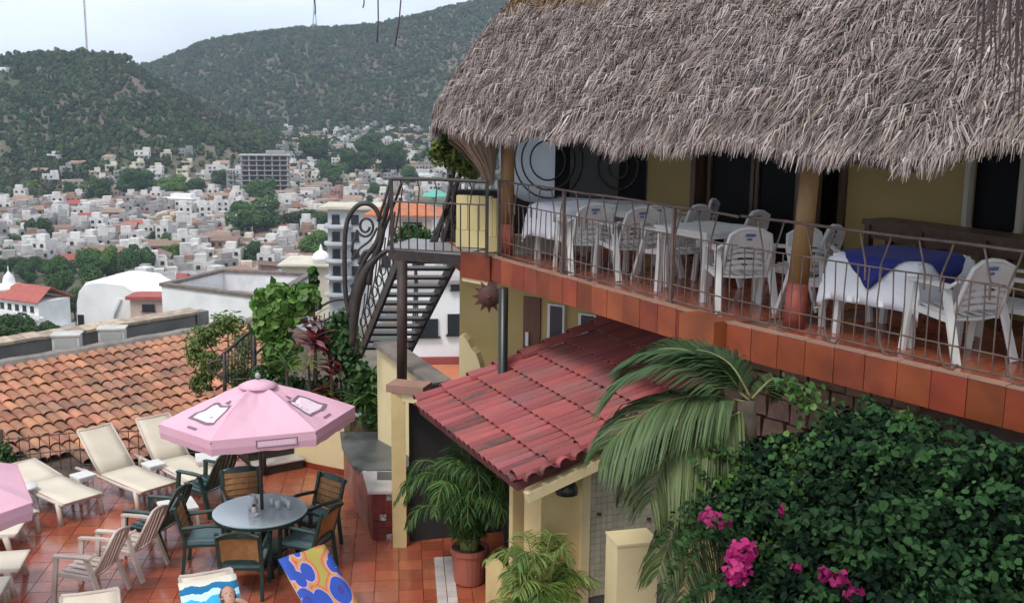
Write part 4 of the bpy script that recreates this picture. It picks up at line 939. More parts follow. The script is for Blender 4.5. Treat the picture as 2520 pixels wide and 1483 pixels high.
m_bam = mat('pale_bamboo', (.5, .38, .24), .5)
MB().tube([PY(1133, 338, 14.4), PY(1170, 395, 14.42), PY(1206, 436, 14.42)], .016, 6).put('brace', m_bam, t, world=True)
# ================================================================== TERRACE FLOOR
te0, te1 = V2(-11.5, 15.8), V2(-4.0, 17.69)           # far edge of the terrace along the fence
ter = MB().prism([V2(-11.5, 6), V2(5, 6), V2(5, 12.6), V2(1, 14.6), V2(-.7, 17.4), V2(-3.4, 18.2), te1, te0], -1.2, -.02).put('terrace', m_grout); tag(ter, kind='structure')
TG = R(5.9); tu_, tv_ = Vector((math.cos(TG), math.sin(TG), 0)), Vector((-math.sin(TG), math.cos(TG), 0))
def in_terrace(p):
    e = (te1-te0).normalized(); nrm = Vector((-e.y, e.x, 0))
    return nrm.dot(p-te0) < -.16 and p.x > -11 and p.y > 9.4 and p.x < 1.5 and not (p.y > 17.45)
tl = []
for i in range(-40, 30):
    for j in range(20, 70):
        p = tu_*(i*.3+.1)+tv_*(j*.3)
        if in_terrace(p): tl.append(p)
def _vis(p):
    v = p-Vector((0, 0, HC)); dd = v.dot(_fw); x = PW/2+FPX*v.dot(_r)/dd; y = PH/2-FPX*v.dot(_u)/dd
    return -30 < x < 1340 and 1100 < y < 1500
seen = [p for p in tl if _vis(p)]; seen.sort(key=lambda p: p.y); seen_set = set(id(p) for p in seen[:300])
for p in tl:
    if id(p) in seen_set: lay_tile(ter, p.x, p.y, -.008+random.uniform(-.0012, .0012), TG)
mb = MB()
for p in tl:
    if id(p) not in seen_set: mb.box((p.x, p.y, -.008+random.uniform(-.0012, .0012)), (.292, .292, .02), TG)
tag(mb.put('floor_tile_field', m_floor, ter), kind='stuff')
# strip of small white tiles
m_wtile = mat('white_glazed_tile', (.6, .56, .53), .2, c2=(.5, .44, .42), scale=5, coords='World', rnd=.06)
wt_me = MB().box((0, 0, 0), (.118, .142, .012)).mesh('white_tile'); wt_me.materials.append(m_wtile)
o0 = P(1067, 1372, 0)
for i in range(2):
    for j in range(12):
        p = o0+tu_*(.065+i*.128)-tv_*(j*.15+.07); lay_tile(ter, p.x, p.y, .0085, TG, wt_me, 'white_tile')

# ================================================================== ORANGE TILED ROOF BEYOND THE TERRACE
r0 = Vector((-9.53, 19.86, .95)); rdir = Vector((.66, .751, 0)).normalized(); rdn = Vector((rdir.y, -rdir.x, 0)); SL = .245
sdn = (rdn-Vector((0, 0, SL))).normalized(); rno = rdir.cross(sdn); rno = rno if rno.z > 0 else -rno
orf = thing('tiled_roof', 'old orange clay barrel-tile roof beyond the lounger fence', 'roof', tuple(r0))
def _beyond(p):
    e = (te1-te0).normalized(); return Vector((-e.y, e.x, 0)).dot(Vector((p.x, p.y, 0))-te0) > .1
q = [r0-rdir*4, r0+rdir*6.5, r0+rdir*6.5+sdn*7, r0-rdir*4+sdn*4.2]
MB().add(q+[p-Vector((0, 0, .25)) for p in q], [(0, 1, 2, 3), (7, 6, 5, 4), (0, 4, 5, 1), (1, 5, 6, 2), (2, 6, 7, 3), (3, 7, 4, 0)]).put('roof_deck', mat('roof_mortar', (.12, .075, .055), .95, c2=(.07, .05, .04), scale=5, coords='World'), orf, world=True)
m_clay = mat('old_clay_tile', (.46, .2, .115), .88, c2=(.32, .15, .09), scale=3.5, coords='World', rnd=.28, bump=.35, bscale=25, stain=(.13, .105, .085), stain_scale=1.1, stain_amt=.95)
def barrel(L, r0_, r1_, th=.014, n=6, lift=.0, full=1.0):
    """one barrel tile: arch across X, running up +Y"""
    mb = MB(); vs = []
    for y, rr_, z in ((0, r0_, .03+lift), (L, r1_, 0.0)):
        for t_ in (0, th):
            for k in range(n+1):
                a = math.pi*k/n; vs.append(((rr_-t_)*math.cos(a), y, (rr_-t_)*math.sin(a)*full+z))
    m = n+1; fs = []
    for k in range(n):
        fs += [(k, k+1, k+1+2*m, k+2*m), (k+m, k+3*m, k+1+3*m, k+1+m), (k, k+m, k+1+m, k+1), (k+2*m, k+2*m+1, k+3*m+1, k+3*m)]
    fs += [(0, 2*m, 3*m, m), (n, n+m, n+3*m, n+2*m)]
    return mb.add(vs, fs)
bt_me = barrel(.44, .105, .088, full=.75).mesh('roof_tile'); bt_me.materials.append(m_clay)
MR = Matrix((( -rdir.x, -sdn.x, rno.x), (-rdir.y, -sdn.y, rno.y), (-rdir.z, -sdn.z, rno.z)))   # columns: across, up-slope, normal
spots = []
for i in range(-18, 30):
    for j in range(0, 19):
        p = r0+rdir*(i*.205+.1)+sdn*(j*.35+.38)+rno*.02
        if _beyond(p-Vector((0, 0, 0))): spots.append(p)
spots.sort(key=lambda p: p.length)
stuffm = MB(); rq = random.Random(9)
def _vis2(p):
    v = p-Vector((0, 0, HC)); dd = v.dot(_fw); x = PW/2+FPX*v.dot(_r)/dd; return -40 < x < 700
k = 0
for p in spots:
    j = Matrix.Rotation(rq.uniform(-.05, .05), 3, 'Z') @ Matrix.Rotation(rq.uniform(-.03, .03), 3, 'X')
    if _vis2(p) and k < 300:
        o = bpy.data.objects.new('roof_tile', bt_me); link(o, orf); o.matrix_basis = Matrix.Translation(MW[orf.name].inverted() @ (p+rdir*rq.uniform(-.012, .012))) @ (MR @ j).to_4x4(); k += 1
    elif _vis2(p):
        M = Matrix.Translation(p) @ (MR @ j).to_4x4(); stuffm.add([M @ v.co for v in bt_me.vertices], [tuple(f.vertices) for f in bt_me.polygons])
if stuffm.v: tag(stuffm.put('far_roof_tiles', m_clay, orf, world=True), kind='stuff')
MB().tube([r0+rdir*s+Vector((0, 0, .03+.01*math.sin(s*7))) for s in np.arange(-4, 6.6, .3)], .13, 8).put('ridge_cap', mat('grey_mortar_ridge', (.27, .23, .2), .95, c2=(.18, .16, .145), scale=4, coords='World', bump=.4), orf, world=True)
# grey wall with ragged pale coping behind the ridge
gw0, gw1 = r0-rdir*4-rdn*.75, r0+rdir*4.7-rdn*.75
t = thing('ridge_wall', 'grey rendered wall with ragged pale tile coping behind the roof ridge', 'wall', (gw0.x, gw0.y, -2)); zw = 1.22
m_gwall = mat('grey_render', (.2, .19, .185), .9, c2=(.13, .125, .12), scale=1.5, coords='World', bump=.3, stain=(.33, .31, .29), stain_scale=.8, stain_amt=.5)
MB().prism([gw0, gw1, gw1-rdn*.25, gw0-rdn*.25], -3, zw).put('wall_panel', m_gwall, t, world=True)
m_cop = mat('pale_coping_tile', (.5, .4, .3), .9, c2=(.33, .25, .19), scale=6, coords='World', rnd=.2, bump=.4)
s = 0.0
while s < 8.6:
    w = rq.uniform(.22, .34); c = gw0+rdir*(s+w/2)-rdn*.12
    MB().box((c.x, c.y, zw+.03+rq.uniform(-.008, .012)), (w*.97, .36, .06), Matrix.Rotation(math.atan2(rdir.y, rdir.x), 3, 'Z') @ Matrix.Rotation(rq.uniform(-.05, .05), 3, 'Y') @ Matrix.Rotation(.12, 3, 'X')).put('coping_tile', m_cop, t, world=True); s += w
MB().prism([gw1-rdir*.05, gw1+rdir*.3, gw1+rdir*.3-rdn*.3, gw1-rdir*.05-rdn*.3], -3, zw+.02).put('wall_end', m_gwall, t, world=True)
m_ac = mat('off_white_box', (.55, .53, .49), .7, c2=(.45, .43, .4), scale=4, coords='World')
for px, py, lb in ((168, 862, 'off-white box unit on the left behind the tiled ridge'), (279, 845, 'off-white box unit on the right behind the tiled ridge')):
    d = ray(px, py); e = gw1-gw0; q0 = xl(px, py+14, gw0+rdn*.4, gw1+rdn*.4)
    u = thing('roof_unit', lb, 'box unit', (q0.x, q0.y, q0.z-.02), math.atan2(rdir.y, rdir.x)+R(-38), 'box units on the roof ridge')
    MB().box((0, 0, .2), (.5, .36, .52)).put('casing', m_ac, u); MB().box((0, -.185, .2), (.4, .02, .4)).put('front_panel', mat('grey_panel', (.36, .36, .34), .7), u); MB().box((0, 0, .475), (.56, .42, .03)).put('lid', m_ac, u)
# fence along the terrace edge
fe = (te1-te0).normalized(); fn = thing('terrace_fence', 'low thin wire fence between loungers and tiled roof', 'fence', tuple(te0))
fs0, fs1 = 2.6, 6.6
for z in (.08, .34, .62): MB().tube([te0+fe*s+Vector((0, 0, z+.02*math.sin(s*3))) for s in np.arange(fs0, fs1, .4)], .01, 5).put('rail', m_iron, fn, world=True)
s = fs0
while s < fs1:
    MB().tube([te0+fe*s+Vector((0, 0, 0)), te0+fe*s+Vector((0, 0, .62+.05*rq.random()))], .0075, 4).put('picket', m_iron, fn, world=True); s += .15

# ================================================================== IRON STAIRS
st = thing('iron_staircase', 'black iron staircase with scroll railing descending from the balcony', 'staircase', (-1.2, 15.3, 1.5))
pl = [V2(-1.77, 15.32), V2(-.62, 14.78), V2(-.2, 15.7), V2(-1.5, 16.3)]
m_plat = mat('grey_steel_plate', (.3, .28, .29), .5, c2=(.2, .19, .19), scale=3, coords='World')
MB().prism(pl, ZB-.05, ZB-.012).put('landing', m_plat, st, world=True)
MB().prism([p+(V2(-1.0, 15.5)-p)*.02 for p in pl], ZB-.19, ZB-.052).put('landing_frame', m_iron, st, world=True)
tdir = Vector((-.32, .95, 0)).normalized(); s0 = V2(-1.62, 16.25); wv = Vector((1, 0.06, 0)).normalized()*.86
for k in range(13):
    c = s0+wv*.5+tdir*(k+.3)*.27; z = ZB-(k+1)*.185
    MB().box((c.x, c.y, z), (.84, .25, .04), .06).put('tread', m_iron, st, world=True)
for off, nm in ((0.0, 'stringer'), (1.0, 'stringer')):
    a = s0+wv*off+Vector((0, 0, ZB-.12)); b = s0+wv*off+tdir*3.65+Vector((0, 0, ZB-2.6)); MB().bar(a, b, .05, .2).put(nm, m_iron, st, world=True)
m_rpole = mat('rust_red_pole', (.07, .035, .03), .6, c2=(.035, .025, .022), scale=6, coords='World', bump=.3)
pb = PY(989, 944, 15.2); MB().tube([pb, V2(pb.x+.02, 15.2)+Vector((0, 0, ZB-.19))], .075, 10).put('support_post', m_rpole, st, world=True, smooth=True)
MB().box((-1.05, 15.75, ZB-.25), (1.0, .05, .12)).put('cross_beam', m_iron, st, world=True)
YS = 15.9
def cv(name, pts, r, Y=YS, n=7, m=m_iron):
    return MB().tube([PY(x, y, Y) for x, y in pts], r, n).put(name, m, st, world=True, smooth=True)
def smooth_px(pts, k=4):
    out = []
    for i in range(len(pts)-1):
        p0, p1, p2, p3 = pts[max(i-1, 0)], pts[i], pts[i+1], pts[min(i+2, len(pts)-1)]
        for j in range(k):
            t = j/k; out.append(tuple(.5*((2*p1[q])+(-p0[q]+p2[q])*t+(2*p0[q]-5*p1[q]+4*p2[q]-p3[q])*t*t+(-p0[q]+3*p1[q]-3*p2[q]+p3[q])*t**3) for q in (0, 1)))
    return out+[pts[-1]]
cv('scroll_arch', smooth_px([(880, 868), (866, 800), (853, 740), (849, 690), (848, 633), (850, 572), (859, 533), (880, 506), (904, 501), (923, 512), (934, 535), (936, 560), (930, 590)]), .036)
sp = []
for k in range(26):
    a = math.pi*1.1+k*.36; rr_ = 27-k*.62; sp.append((900+rr_*math.cos(a)*.82, 557-rr_*math.sin(a)))
cv('scroll_spiral', [(866, 620), (868, 600)]+sp, .02); cv('scroll_bar', smooth_px([(866, 640), (885, 612), (912, 590), (928, 560)]), .018); cv('scroll_bar', smooth_px([(868, 612), (884, 630), (900, 640), (888, 668)]), .018)
cv('trunk_strut', smooth_px([(868, 850), (872, 770), (882, 710), (900, 665), (930, 630), (962, 612)]), [.05+.035*math.sin(k*.2) for k in range(21)], n=9)
cv('trunk_strut', smooth_px([(858, 780), (874, 700), (896, 640), (925, 600), (940, 560), (955, 500)]), .04); cv('trunk_strut', smooth_px([(905, 700), (915, 650), (935, 600), (944, 540)]), .05)
cv('vine_bar', smooth_px([(850, 740), (868, 722), (890, 700), (912, 690)]), .022); cv('vine_bar', smooth_px([(862, 700), (880, 735), (878, 780), (868, 830)]), .02); cv('vine_bar', smooth_px([(884, 650), (898, 620), (920, 618), (938, 598)]), .03)
# loops hanging along the left stringer
for k in range(9):
    s = .25+k*.36; b0 = s0+tdir*s+Vector((-.03, 0, ZB-.12-s*.68))
    MB().tube([b0+Vector((0, 0, .05)), b0+Vector((-.05, .02, .35)), b0+Vector((.0, .05, .62)), b0+Vector((.02, .1, .85))], .014, 6).put('baluster', m_iron, st, world=True)
    MB().tube([b0+tdir*.09+Vector((.05*math.cos(a*.63), 0, .33+.09*math.sin(a*.63))) for a in range(10)], .012, 5, closed=True).put('ring', m_iron, st, world=True)
a = s0+Vector((-.03, 0, ZB+.8)); b = s0+tdir*3.5+Vector((-.03, 0, ZB-1.6)); MB().tube([a, a.lerp(b, .5)+Vector((0, 0, .03)), b], .022, 7).put('handrail', m_iron, st, world=True)
# landing rail
lr0, lr1 = P(963, 440, ZB+1.0), P(1199, 447, ZB+1.0)
MB().tube([lr0, lr0.lerp(lr1, .5)+Vector((0, 0, .01)), lr1], .024, 8).put('top_rail', m_iron, st, world=True); b_ = Vector((0, 0, -1)); MB().bar(lr0, lr0+b_, .045, .045).put('newel_post', m_iron, st, world=True); MB().bar(lr1, lr1+b_, .045, .045).put('newel_post', m_iron, st, world=True)
for z in (.3, .93): MB().tube([lr0+b_*z, lr1+b_*z], .011, 6).put('lower_rail', m_iron, st, world=True)
for k in range(1, 11):
    q = lr0.lerp(lr1, k/11); MB().tube([q+b_*.3, q+b_*.93], .009, 5).put('baluster', m_iron, st, world=True)
    if k % 2: MB().tube([q, q+b_*.12+(lr1-lr0)*.025, q+b_*.3+(lr1-lr0)*.01], .009, 5).put('strut', m_iron, st, world=True)
cv('diagonal_brace', [(960, 442), (948, 490), (930, 545)], .02, 14.7); cv('diagonal_brace', [(962, 452), (955, 500), (940, 560)], .018, 14.8)
# yellow parapet box behind the landing rail
t = thing('parapet_box', 'pale yellow panelled parapet behind the landing railing', 'parapet', tuple(P(1160, 608, ZB)))
a_, c_ = V2(-.80, 15.32), V2(-.30, 15.15); m_ypan = mat('pale_yellow_paint', (.66, .56, .28), .75, c2=(.58, .48, .23), scale=2, coords='World')
ee = (c_-a_).normalized(); en = Vector((-ee.y, ee.x, 0))
MB().prism([a_, c_, c_+en*.12, a_+en*.12], ZB, ZB+.24).put('base', m_ypan, t, world=True)
for k in range(3):
    q0, q1 = a_.lerp(c_, k/3+.01), a_.lerp(c_, (k+1)/3-.01); MB().prism([q0+en*.01, q1+en*.01, q1+en*.1, q0+en*.1], ZB+.245, ZB+.72).put('panel', m_ypan, t, world=True)
t = thing('parapet_post', 'narrow pale yellow panelled post beside the log post', 'parapet', tuple(P(1218, 612, ZB)))
q = P(1216, 618, ZB); 
for k in range(3): MB().box((q.x-.055+k*.055, q.y, ZB+.46), (.05, .1, .52)).put('panel', m_ypan, t, world=True)
MB().box((q.x, q.y, ZB+.1), (.2, .14, .19), R(10), taper=.85).put('foot', m_ypan, t, world=True)

# low cream wall with slanted coping below the stairs
t = thing('stair_wall', 'cream wall with slanting grey coping under the iron stairs', 'wall', (-1.6, 15.6, 0))
w0, w1 = PY(928, 900, 16.4), PY(1070, 940, 15.0); w0.z = w1.z = 0
MB().add([w0+Vector((0, 0, -1)), w1+Vector((0, 0, -1)), w1+Vector((0, 0, 1.98)), w0+Vector((0, 0, 2.25)), w0+Vector((.25, .1, -1)), w1+Vector((.25, .1, -1)), w1+Vector((.25, .1, 1.98)), w0+Vector((.25, .1, 2.25))],
         [(0, 1, 2, 3), (7, 6, 5, 4), (3, 2, 6, 7), (0, 3, 7, 4), (1, 5, 6, 2)]).put('wall_panel', m_crmw, t, world=True)
MB().bar(w0+Vector((.1, .0, 2.29)), w1+Vector((.1, 0, 2.02)), .36, .07).put('coping', mat('grey_coping', (.25, .21, .18), .9, c2=(.17, .15, .13), scale=4, coords='World'), t, world=True)
# curved cream wing wall by the red roof
sh = [(1130, 828), (1138, 826), (1150, 838), (1160, 858), (1172, 872), (1180, 895), (1187, 925), (1130, 930)]
mb = MB(); n = len(sh); mb.add([PY(x, y, 15.2) for x, y in sh]+[PY(x, y, 15.2)+Vector((.05, .22, 0)) for x, y in sh], [tuple(range(n))[::-1], tuple(range(n, 2*n))]+[(k, (k+1) % n, (k+1) % n+n, k+n) for k in range(n)])
t = mb.put('wing_wall', m_crmw); tag(t, 'small curved cream wing wall at the top of the red roof', 'wall')

# ================================================================== KIOSK WITH RED TILE ROOF
E1, E2 = Vector((-1.16, 13.47, 2.12)), Vector((.07, 10.72, 2.12)); ke = (E2-E1).normalized(); kn = Vector((-ke.y, ke.x, 0)); KS = .305
kup = (kn+Vector((0, 0, KS))).normalized(); kno = ke.cross(kup); kno = kno if kno.z > 0 else -kno; KL = (E2-E1).length
kz = thing('kiosk', 'yellow garden kiosk with red barrel-tile roof under the balcony', 'kiosk', (-.4, 12.4, 0))
RLn = 3.05
q = [E1-kup*.02, E2-kup*.02, E2+kup*RLn, E1+kup*RLn]
MB().add(q+[p-kno*.09 for p in q], [(0, 1, 2, 3), (7, 6, 5, 4), (0, 4, 5, 1), (1, 5, 6, 2), (2, 6, 7, 3), (3, 7, 4, 0)]).put('roof', mat('roof_channel', (.16, .045, .04), .85, c2=(.1, .03, .03), scale=4, coords='World'), kz, world=True)
roof_o = kz.children[-1] if len(kz.children) else None
roof_o = [c for c in kz.children if c.name.startswith('roof')][0]
m_red = mat('painted_red_tile', (.34, .078, .074), .68, c2=(.28, .072, .07), scale=3, coords='World', rnd=.2, bump=.25, bscale=20, stain=(.2, .13, .13), stain_scale=1.0, stain_amt=.8)
m_redd = mat('sooty_red_tile', (.1, .06, .06), .8, c2=(.26, .06, .055), scale=7, coords='World', rnd=.2, bump=.3)
rt_me = barrel(.5, .076, .062, full=.8).mesh('tile'); rt_me.materials.append(m_red)
rt2 = rt_me.copy(); rt2.materials.clear(); rt2.materials.append(m_redd)
MK = Matrix(((ke.x, kup.x, kno.x), (ke.y, kup.y, kno.y), (ke.z, kup.z, kno.z)))
nc = 20; cwid = KL/nc
for i in range(nc):
    for j in range(7):
        p = E1+ke*(cwid*(i+.5))+kup*(-.06+j*.44)+kno*(.012+rq.uniform(0, .008))
        dirty = (j == 0 and i in (2, 7, 8, 13, 18, 19)) or (j == 1 and i in (3, 18)) or (i == 19 and j < 2)
        o = bpy.data.objects.new('tile', rt2 if dirty else rt_me); link(o, roof_o)
        o.matrix_basis = Matrix.Translation(MW[kz.name].inverted() @ (p+ke*rq.uniform(-.006, .006))) @ (MK @ Matrix.Rotation(rq.uniform(-.03, .03), 3, 'Z')).to_4x4()
cap_me = barrel(.42, .1, .085, full=.9).mesh('cap_tile'); cap_me.materials.append(m_red)
for j in range(8):
    for (base, sgn) in ((E1-ke*.02, 1), (E2+ke*.02, -1)):
        if sgn < 0 and j > 4: continue
        p = base+kup*(-.02+j*.38)+kno*(.055+.004*j)
        o = bpy.data.objects.new('cap_tile', cap_me); link(o, roof_o); o.matrix_basis = Matrix.Translation(MW[kz.name].inverted() @ p) @ (MK @ Matrix.Rotation(rq.uniform(-.05, .05), 3, 'Z')).to_4x4()
# short tiles lying across the lower rake, ends to the viewer
for k in range(7):
    p = E2+ke*.2+kup*(.12+k*.19)+kno*.03; Mx = Matrix(((kup.x, -ke.x, kno.x), (kup.y, -ke.y, kno.y), (kup.z, -ke.z, kno.z)))
    o = bpy.data.objects.new('rake_tile', rt2 if k in (0, 1, 3) else rt_me); link(o, roof_o); o.matrix_basis = Matrix.Translation(MW[kz.name].inverted() @ p) @ (Mx @ Matrix.Rotation(rq.uniform(-.12, .12), 3, 'Z')).to_4x4() @ Matrix.Diagonal((1.15, .75, 1.15, 1))
# fascia board, walls
MB().bar(E2+kup*.02+ke*.1-kno*.14, E2+kup*2.2+ke*.1-kno*.14, .1, .1, up=kno).put('rake_board', m_crmw, kz, world=True)
K0 = V2(.33, 11.0)
def kw(s, i, z=0.0): return K0+kn*s-ke*i+Vector((0, 0, z))
def kwx(px, py):
    v = xl(px, py, K0, K0+kn); return ((v-K0).dot(kn), v.z)
mb = MB(); zt = lambda s: 2.12+KS*(s+.27)-.1
mb.add([kw(0, 0, -.5), kw(2.6, 0, -.5), kw(2.6, 0, zt(2.6)), kw(0, 0, zt(0)), kw(0, .2, -.5), kw(2.6, .2, -.5), kw(2.6, .2, zt(2.6)), kw(0, .2, zt(0))], [(0, 1, 2, 3), (7, 6, 5, 4), (3, 2, 6, 7), (0, 3, 7, 4), (1, 5, 6, 2), (4, 5, 1, 0)]); mb.put('gable_wall', m_yel, kz, world=True)
s0_, z0_ = kwx(1428, 1200); s1_, _ = kwx(1449, 1200)
MB().prism([kw(s0_, -.05), kw(s1_, -.05), kw(s1_, -.002), kw(s0_, -.002)], 0, 2.2).put('corner_trim', m_crmw, kz, world=True)
MB().prism([kw(s1_+.005, -.02), kw(s1_+1.0, -.02), kw(s1_+1.0, -.002), kw(s1_+.005, -.002)], 0, 2.2).put('mosaic_bed', mat('dark_grout', (.09, .09, .08), .9), kz, world=True)
m_mos = mat('sage_wall_tile', (.42, .39, .29), .4, c2=(.36, .34, .26), scale=4, coords='World', rnd=.08)
m_mdot = mat('dark_inset_tile', (.08, .05, .04), .4)
mo_me = MB().box((0, 0, 0), (.066, .014, .072)).mesh('wall_tile'); mo_me.materials.append(m_mos); dot_me = MB().box((0, 0, 0), (.05, .02, .035), Matrix.Rotation(.3, 3, 'Y')).mesh('inset_tile'); dot_me.materials.append(m_mdot)
an = math.atan2(kn.y, kn.x)
for i in range(13):
    for j in range(20):
        p = kw(s1_+.042+i*.07, -.024, 2.12-j*.076); o = bpy.data.objects.new('wall_tile', mo_me); link(o, kz); o.location = MW[kz.name].inverted() @ p; o.rotation_euler = (0, 0, an)
        if (i*7+j*3) % 23 == 5:
            o = bpy.data.objects.new('inset_tile', dot_me); link(o, kz); o.location = MW[kz.name].inverted() @ (p-ke*-.012); o.rotation_euler = (0, 0, an)
# eave side: door, dark opening, back wall
MB().prism([kw(.0, .2), kw(.2, .2), kw(.2, .42), kw(.0, .42)], -.5, 2.0).put('door_pier', m_yel, kz, world=True)
MB().prism([kw(.9, .3), kw(.95, .3), kw(.95, 3.0), kw(.9, 3.0)], -.5, 2.3).put('inner_wall', m_dark, kz, world=True)
MB().prism([kw(.25, .62), kw(.29, .62), kw(.29, .95), kw(.25, .95)], 0, 1.95).put('door', m_door, kz, world=True)
MB().prism([kw(.1, .95), kw(.3, .95), kw(.3, 1.05), kw(.1, 1.05)], -.5, 2.05).put('door_post', m_yel, kz, world=True)
MB().prism([kw(.0, 1.05), kw(.15, 1.05), kw(.15, 1.5), kw(.0, 1.5)], -.5, .55).put('low_wall', m_yel, kz, world=True)
# yellow pillar at the far eave corner with lintel
pb = P(983, 1338, 0)
MB().box((pb.x, pb.y, 1.08), (.185, .24, 2.16), R(8)).put('pillar', m_yel, kz, world=True); MB().box((pb.x, pb.y+.01, .09), (.2, .255, .18), R(8)).put('pillar_base', m_terra, kz, world=True)
MB().bar((pb.x-.1, pb.y+.05, 2.22), (pb.x+.4, pb.y-.1, 2.22), .34, .1).put('pillar_cap', m_edge, kz, world=True)
MB().bar((pb.x+.05, pb.y+.0, 2.1), (pb.x+.34, pb.y-.12, 2.1), .2, .12).put('lintel', m_crmw, kz, world=True)
MB().prism([V2(pb.x+.13, pb.y+.1), V2(pb.x+.2, pb.y+.1), V2(1.2, 15.0), V2(1.1, 15.1)], -.5, 2.2).put('back_wall', m_dark, kz, world=True)
# hooded lamp
q = kw(.22, -.16, 2.0); t = thing('wall_lamp', 'black hooded lamp under the cream rake board', 'lamp', q)
MB().lathe([(.12, -.07), (.115, 0), (.08, .06), (.03, .09), (.02, .12)], 12).put('hood', m_blk, t, smooth=True); MB().bar((0, 0, .1), tuple(-ke*.15+Vector((0, 0, .08))), .02).put('arm', m_blk, t); MB().lathe([(.05, -.09), (.055, -.06), (.03, -.03)], 8).put('bulb', m_wfr, t)
# cream gate pillar in front
q = PY(1553, 1342, 10.0); t = thing('gate_pillar', 'plain cream plastered pillar in front of mosaic wall', 'pillar', (q.x, q.y+.17, 0), R(14))
MB().box((.03, 0, q.z/2), (.42, .34, q.z)).put('shaft', m_crmw, t); MB().box((.03, 0, q.z+.012), (.435, .355, .024)).put('cap', m_crmw, t)

# ================================================================== BAR COUNTER, LOW WALL, STEPS, PLANTER
ct = thing('bar_counter', 'low bar counter with dark stone top and red tile front', 'counter', (-1.9, 14.6, 0)); HZc = .72
cp = [V2(-2.66, 16.75), V2(-2.52, 16.1), V2(-2.2, 15.15), V2(-2.0, 14.7), V2(-1.87, 14.22), V2(-1.6, 14.24), V2(-1.52, 15.2), V2(-1.72, 16.75)]
m_dred = mat('dark_red_glazed_tile', (.16, .02, .018), .3, c2=(.11, .014, .013), scale=5, coords='World', rnd=.2)
MB().prism(cp, -.02, HZc-.03).put('body', mat('red_brown_render', (.25, .08, .05), .6, c2=(.3, .14, .1), scale=4, coords='World', stain=(.4, .3, .26), stain_scale=3, stain_amt=.4), ct, world=True)
m_stone = mat('dark_stone_top', (.06, .063, .064), .35, c2=(.12, .125, .125), scale=2.5, coords='World', rough2=.5)
MB().prism([V2(-2.72, 16.8), V2(-2.58, 16.1), V2(-2.26, 15.12), V2(-2.05, 14.98), V2(-1.56, 15.02), V2(-1.46, 15.2), V2(-1.7, 16.8)], HZc-.028, HZc+.03).put('stone_top', m_stone, ct, world=True)
MB().prism([V2(-2.12, 15.0), V2(-1.93, 14.16), V2(-1.56, 14.18), V2(-1.58, 15.0)], HZc-.028, HZc+.012).put('mosaic_top', m_wtile, ct, world=True)
MB().prism([V2(-1.86, 14.62), V2(-1.64, 14.62), V2(-1.62, 14.95), V2(-1.9, 14.95)], HZc+.0125, HZc+.02).put('sink', m_stone, ct, world=True)
fa, fb = cp[4], cp[5]; fe_ = (fb-fa).normalized(); fnn = Vector((fe_.y, -fe_.x, 0))
m_deco = mat('white_deco_tile', (.6, .55, .5), .3, c2=(.1, .06, .05), scale=40, coords='World')
for i in range(3):
    for j in range(7):
        c = fa+fe_*(.045+i*.09)+fnn*.006; deco = (i, j) in ((2, 6), (1, 3), (2, 0))
        MB().box((c.x, c.y, .05+j*.096), (.084, .014, .09), math.atan2(fe_.y, fe_.x)).put('front_tile', m_deco if deco else m_dred, ct, world=True)
ga, gb = cp[3], cp[4]; ge = (gb-ga).normalized(); gn = Vector((ge.y, -ge.x, 0))
for i in range(5):
    for j in range(7):
        c = ga+ge*(.05+i*.098)+gn*.006; MB().box((c.x, c.y, .05+j*.096), (.092, .014, .09), math.atan2(ge.y, ge.x)).put('front_tile', m_dred if (i+j) % 4 else m_terra, ct, world=True)
# cream low wall between steps and counter
lwp = [V2(-3.62, 17.42), V2(-3.2, 17.12), V2(-2.66, 16.84), V2(-2.58, 17.0), V2(-3.1, 17.3), V2(-3.5, 17.58)]
t = thing('low_wall', 'low cream wall between the stone counter and the dark steps', 'wall', (-3.1, 17.1, 0)); MB().prism(lwp, -.5, .98).put('wall_panel', m_crmw, t, world=True)
MB().prism([p+Vector((0, -.012, 0)) for p in lwp[:3]]+[p+Vector((0, -.006, 0)) for p in lwp[2::-1]], -.012, .1).put('skirting', m_terra, t, world=True)
# steps
stp = thing('garden_steps', 'two dark steps with pale treads leading up from terrace', 'steps', (-3.7, 17.0, 0), R(33))
m_tread = mat('pale_step_tread', (.46, .42, .38), .6, c2=(.36, .32, .29), scale=5)
for k in range(3):
    MB().box((-.05-.02*k, .12+k*.3, .075+k*.17), (.8, .3+.02, .15+.0)).put('riser', m_iron, stp); MB().box((-.05-.02*k, .1+k*.3, .162+k*.17), (.84, .34, .022)).put('tread', m_tread, stp)
sr = thing('step_railing', 'black iron handrail curling down beside the garden steps', 'railing', (-4.2, 17.4, 0))
def hv(name, pts, r, Y=17.8): MB().tube([PY(x, y, Y) for x, y in pts], r, 7).put(name, m_iron, sr, world=True, smooth=True)
hv('handrail', smooth_px([(640, 810), (612, 818), (580, 845), (548, 872), (543, 880)]), .028); hv('handrail', smooth_px([(550, 884), (522, 890), (512, 902), (522, 914), (545, 928), (560, 942)]), .024)
hv('rail_post', [(552, 868), (553, 950), (553, 1010)], .035); hv('rail_post', [(625, 814), (626, 905), (628, 1010)], .04)
for k in range(8): x = 562+k*8; hv('baluster', [(x, 866-k*6.5), (x, 940)], .01)
hv('lower_bar', [(552, 936), (626, 930)], .016)
hv('handrail', smooth_px([(630, 870), (650, 852), (662, 840)]), .024)
hv('rail_post', [(651, 1040), (650, 1100), (650, 1163)], .035, 16.75); hv('handrail', smooth_px([(560, 1092), (590, 1120), (625, 1150)]), .03, 16.9)
sr2 = thing('side_railing', 'black iron rails and thin bars behind the red-leaved plants', 'railing', (-3.4, 18.5, 0))
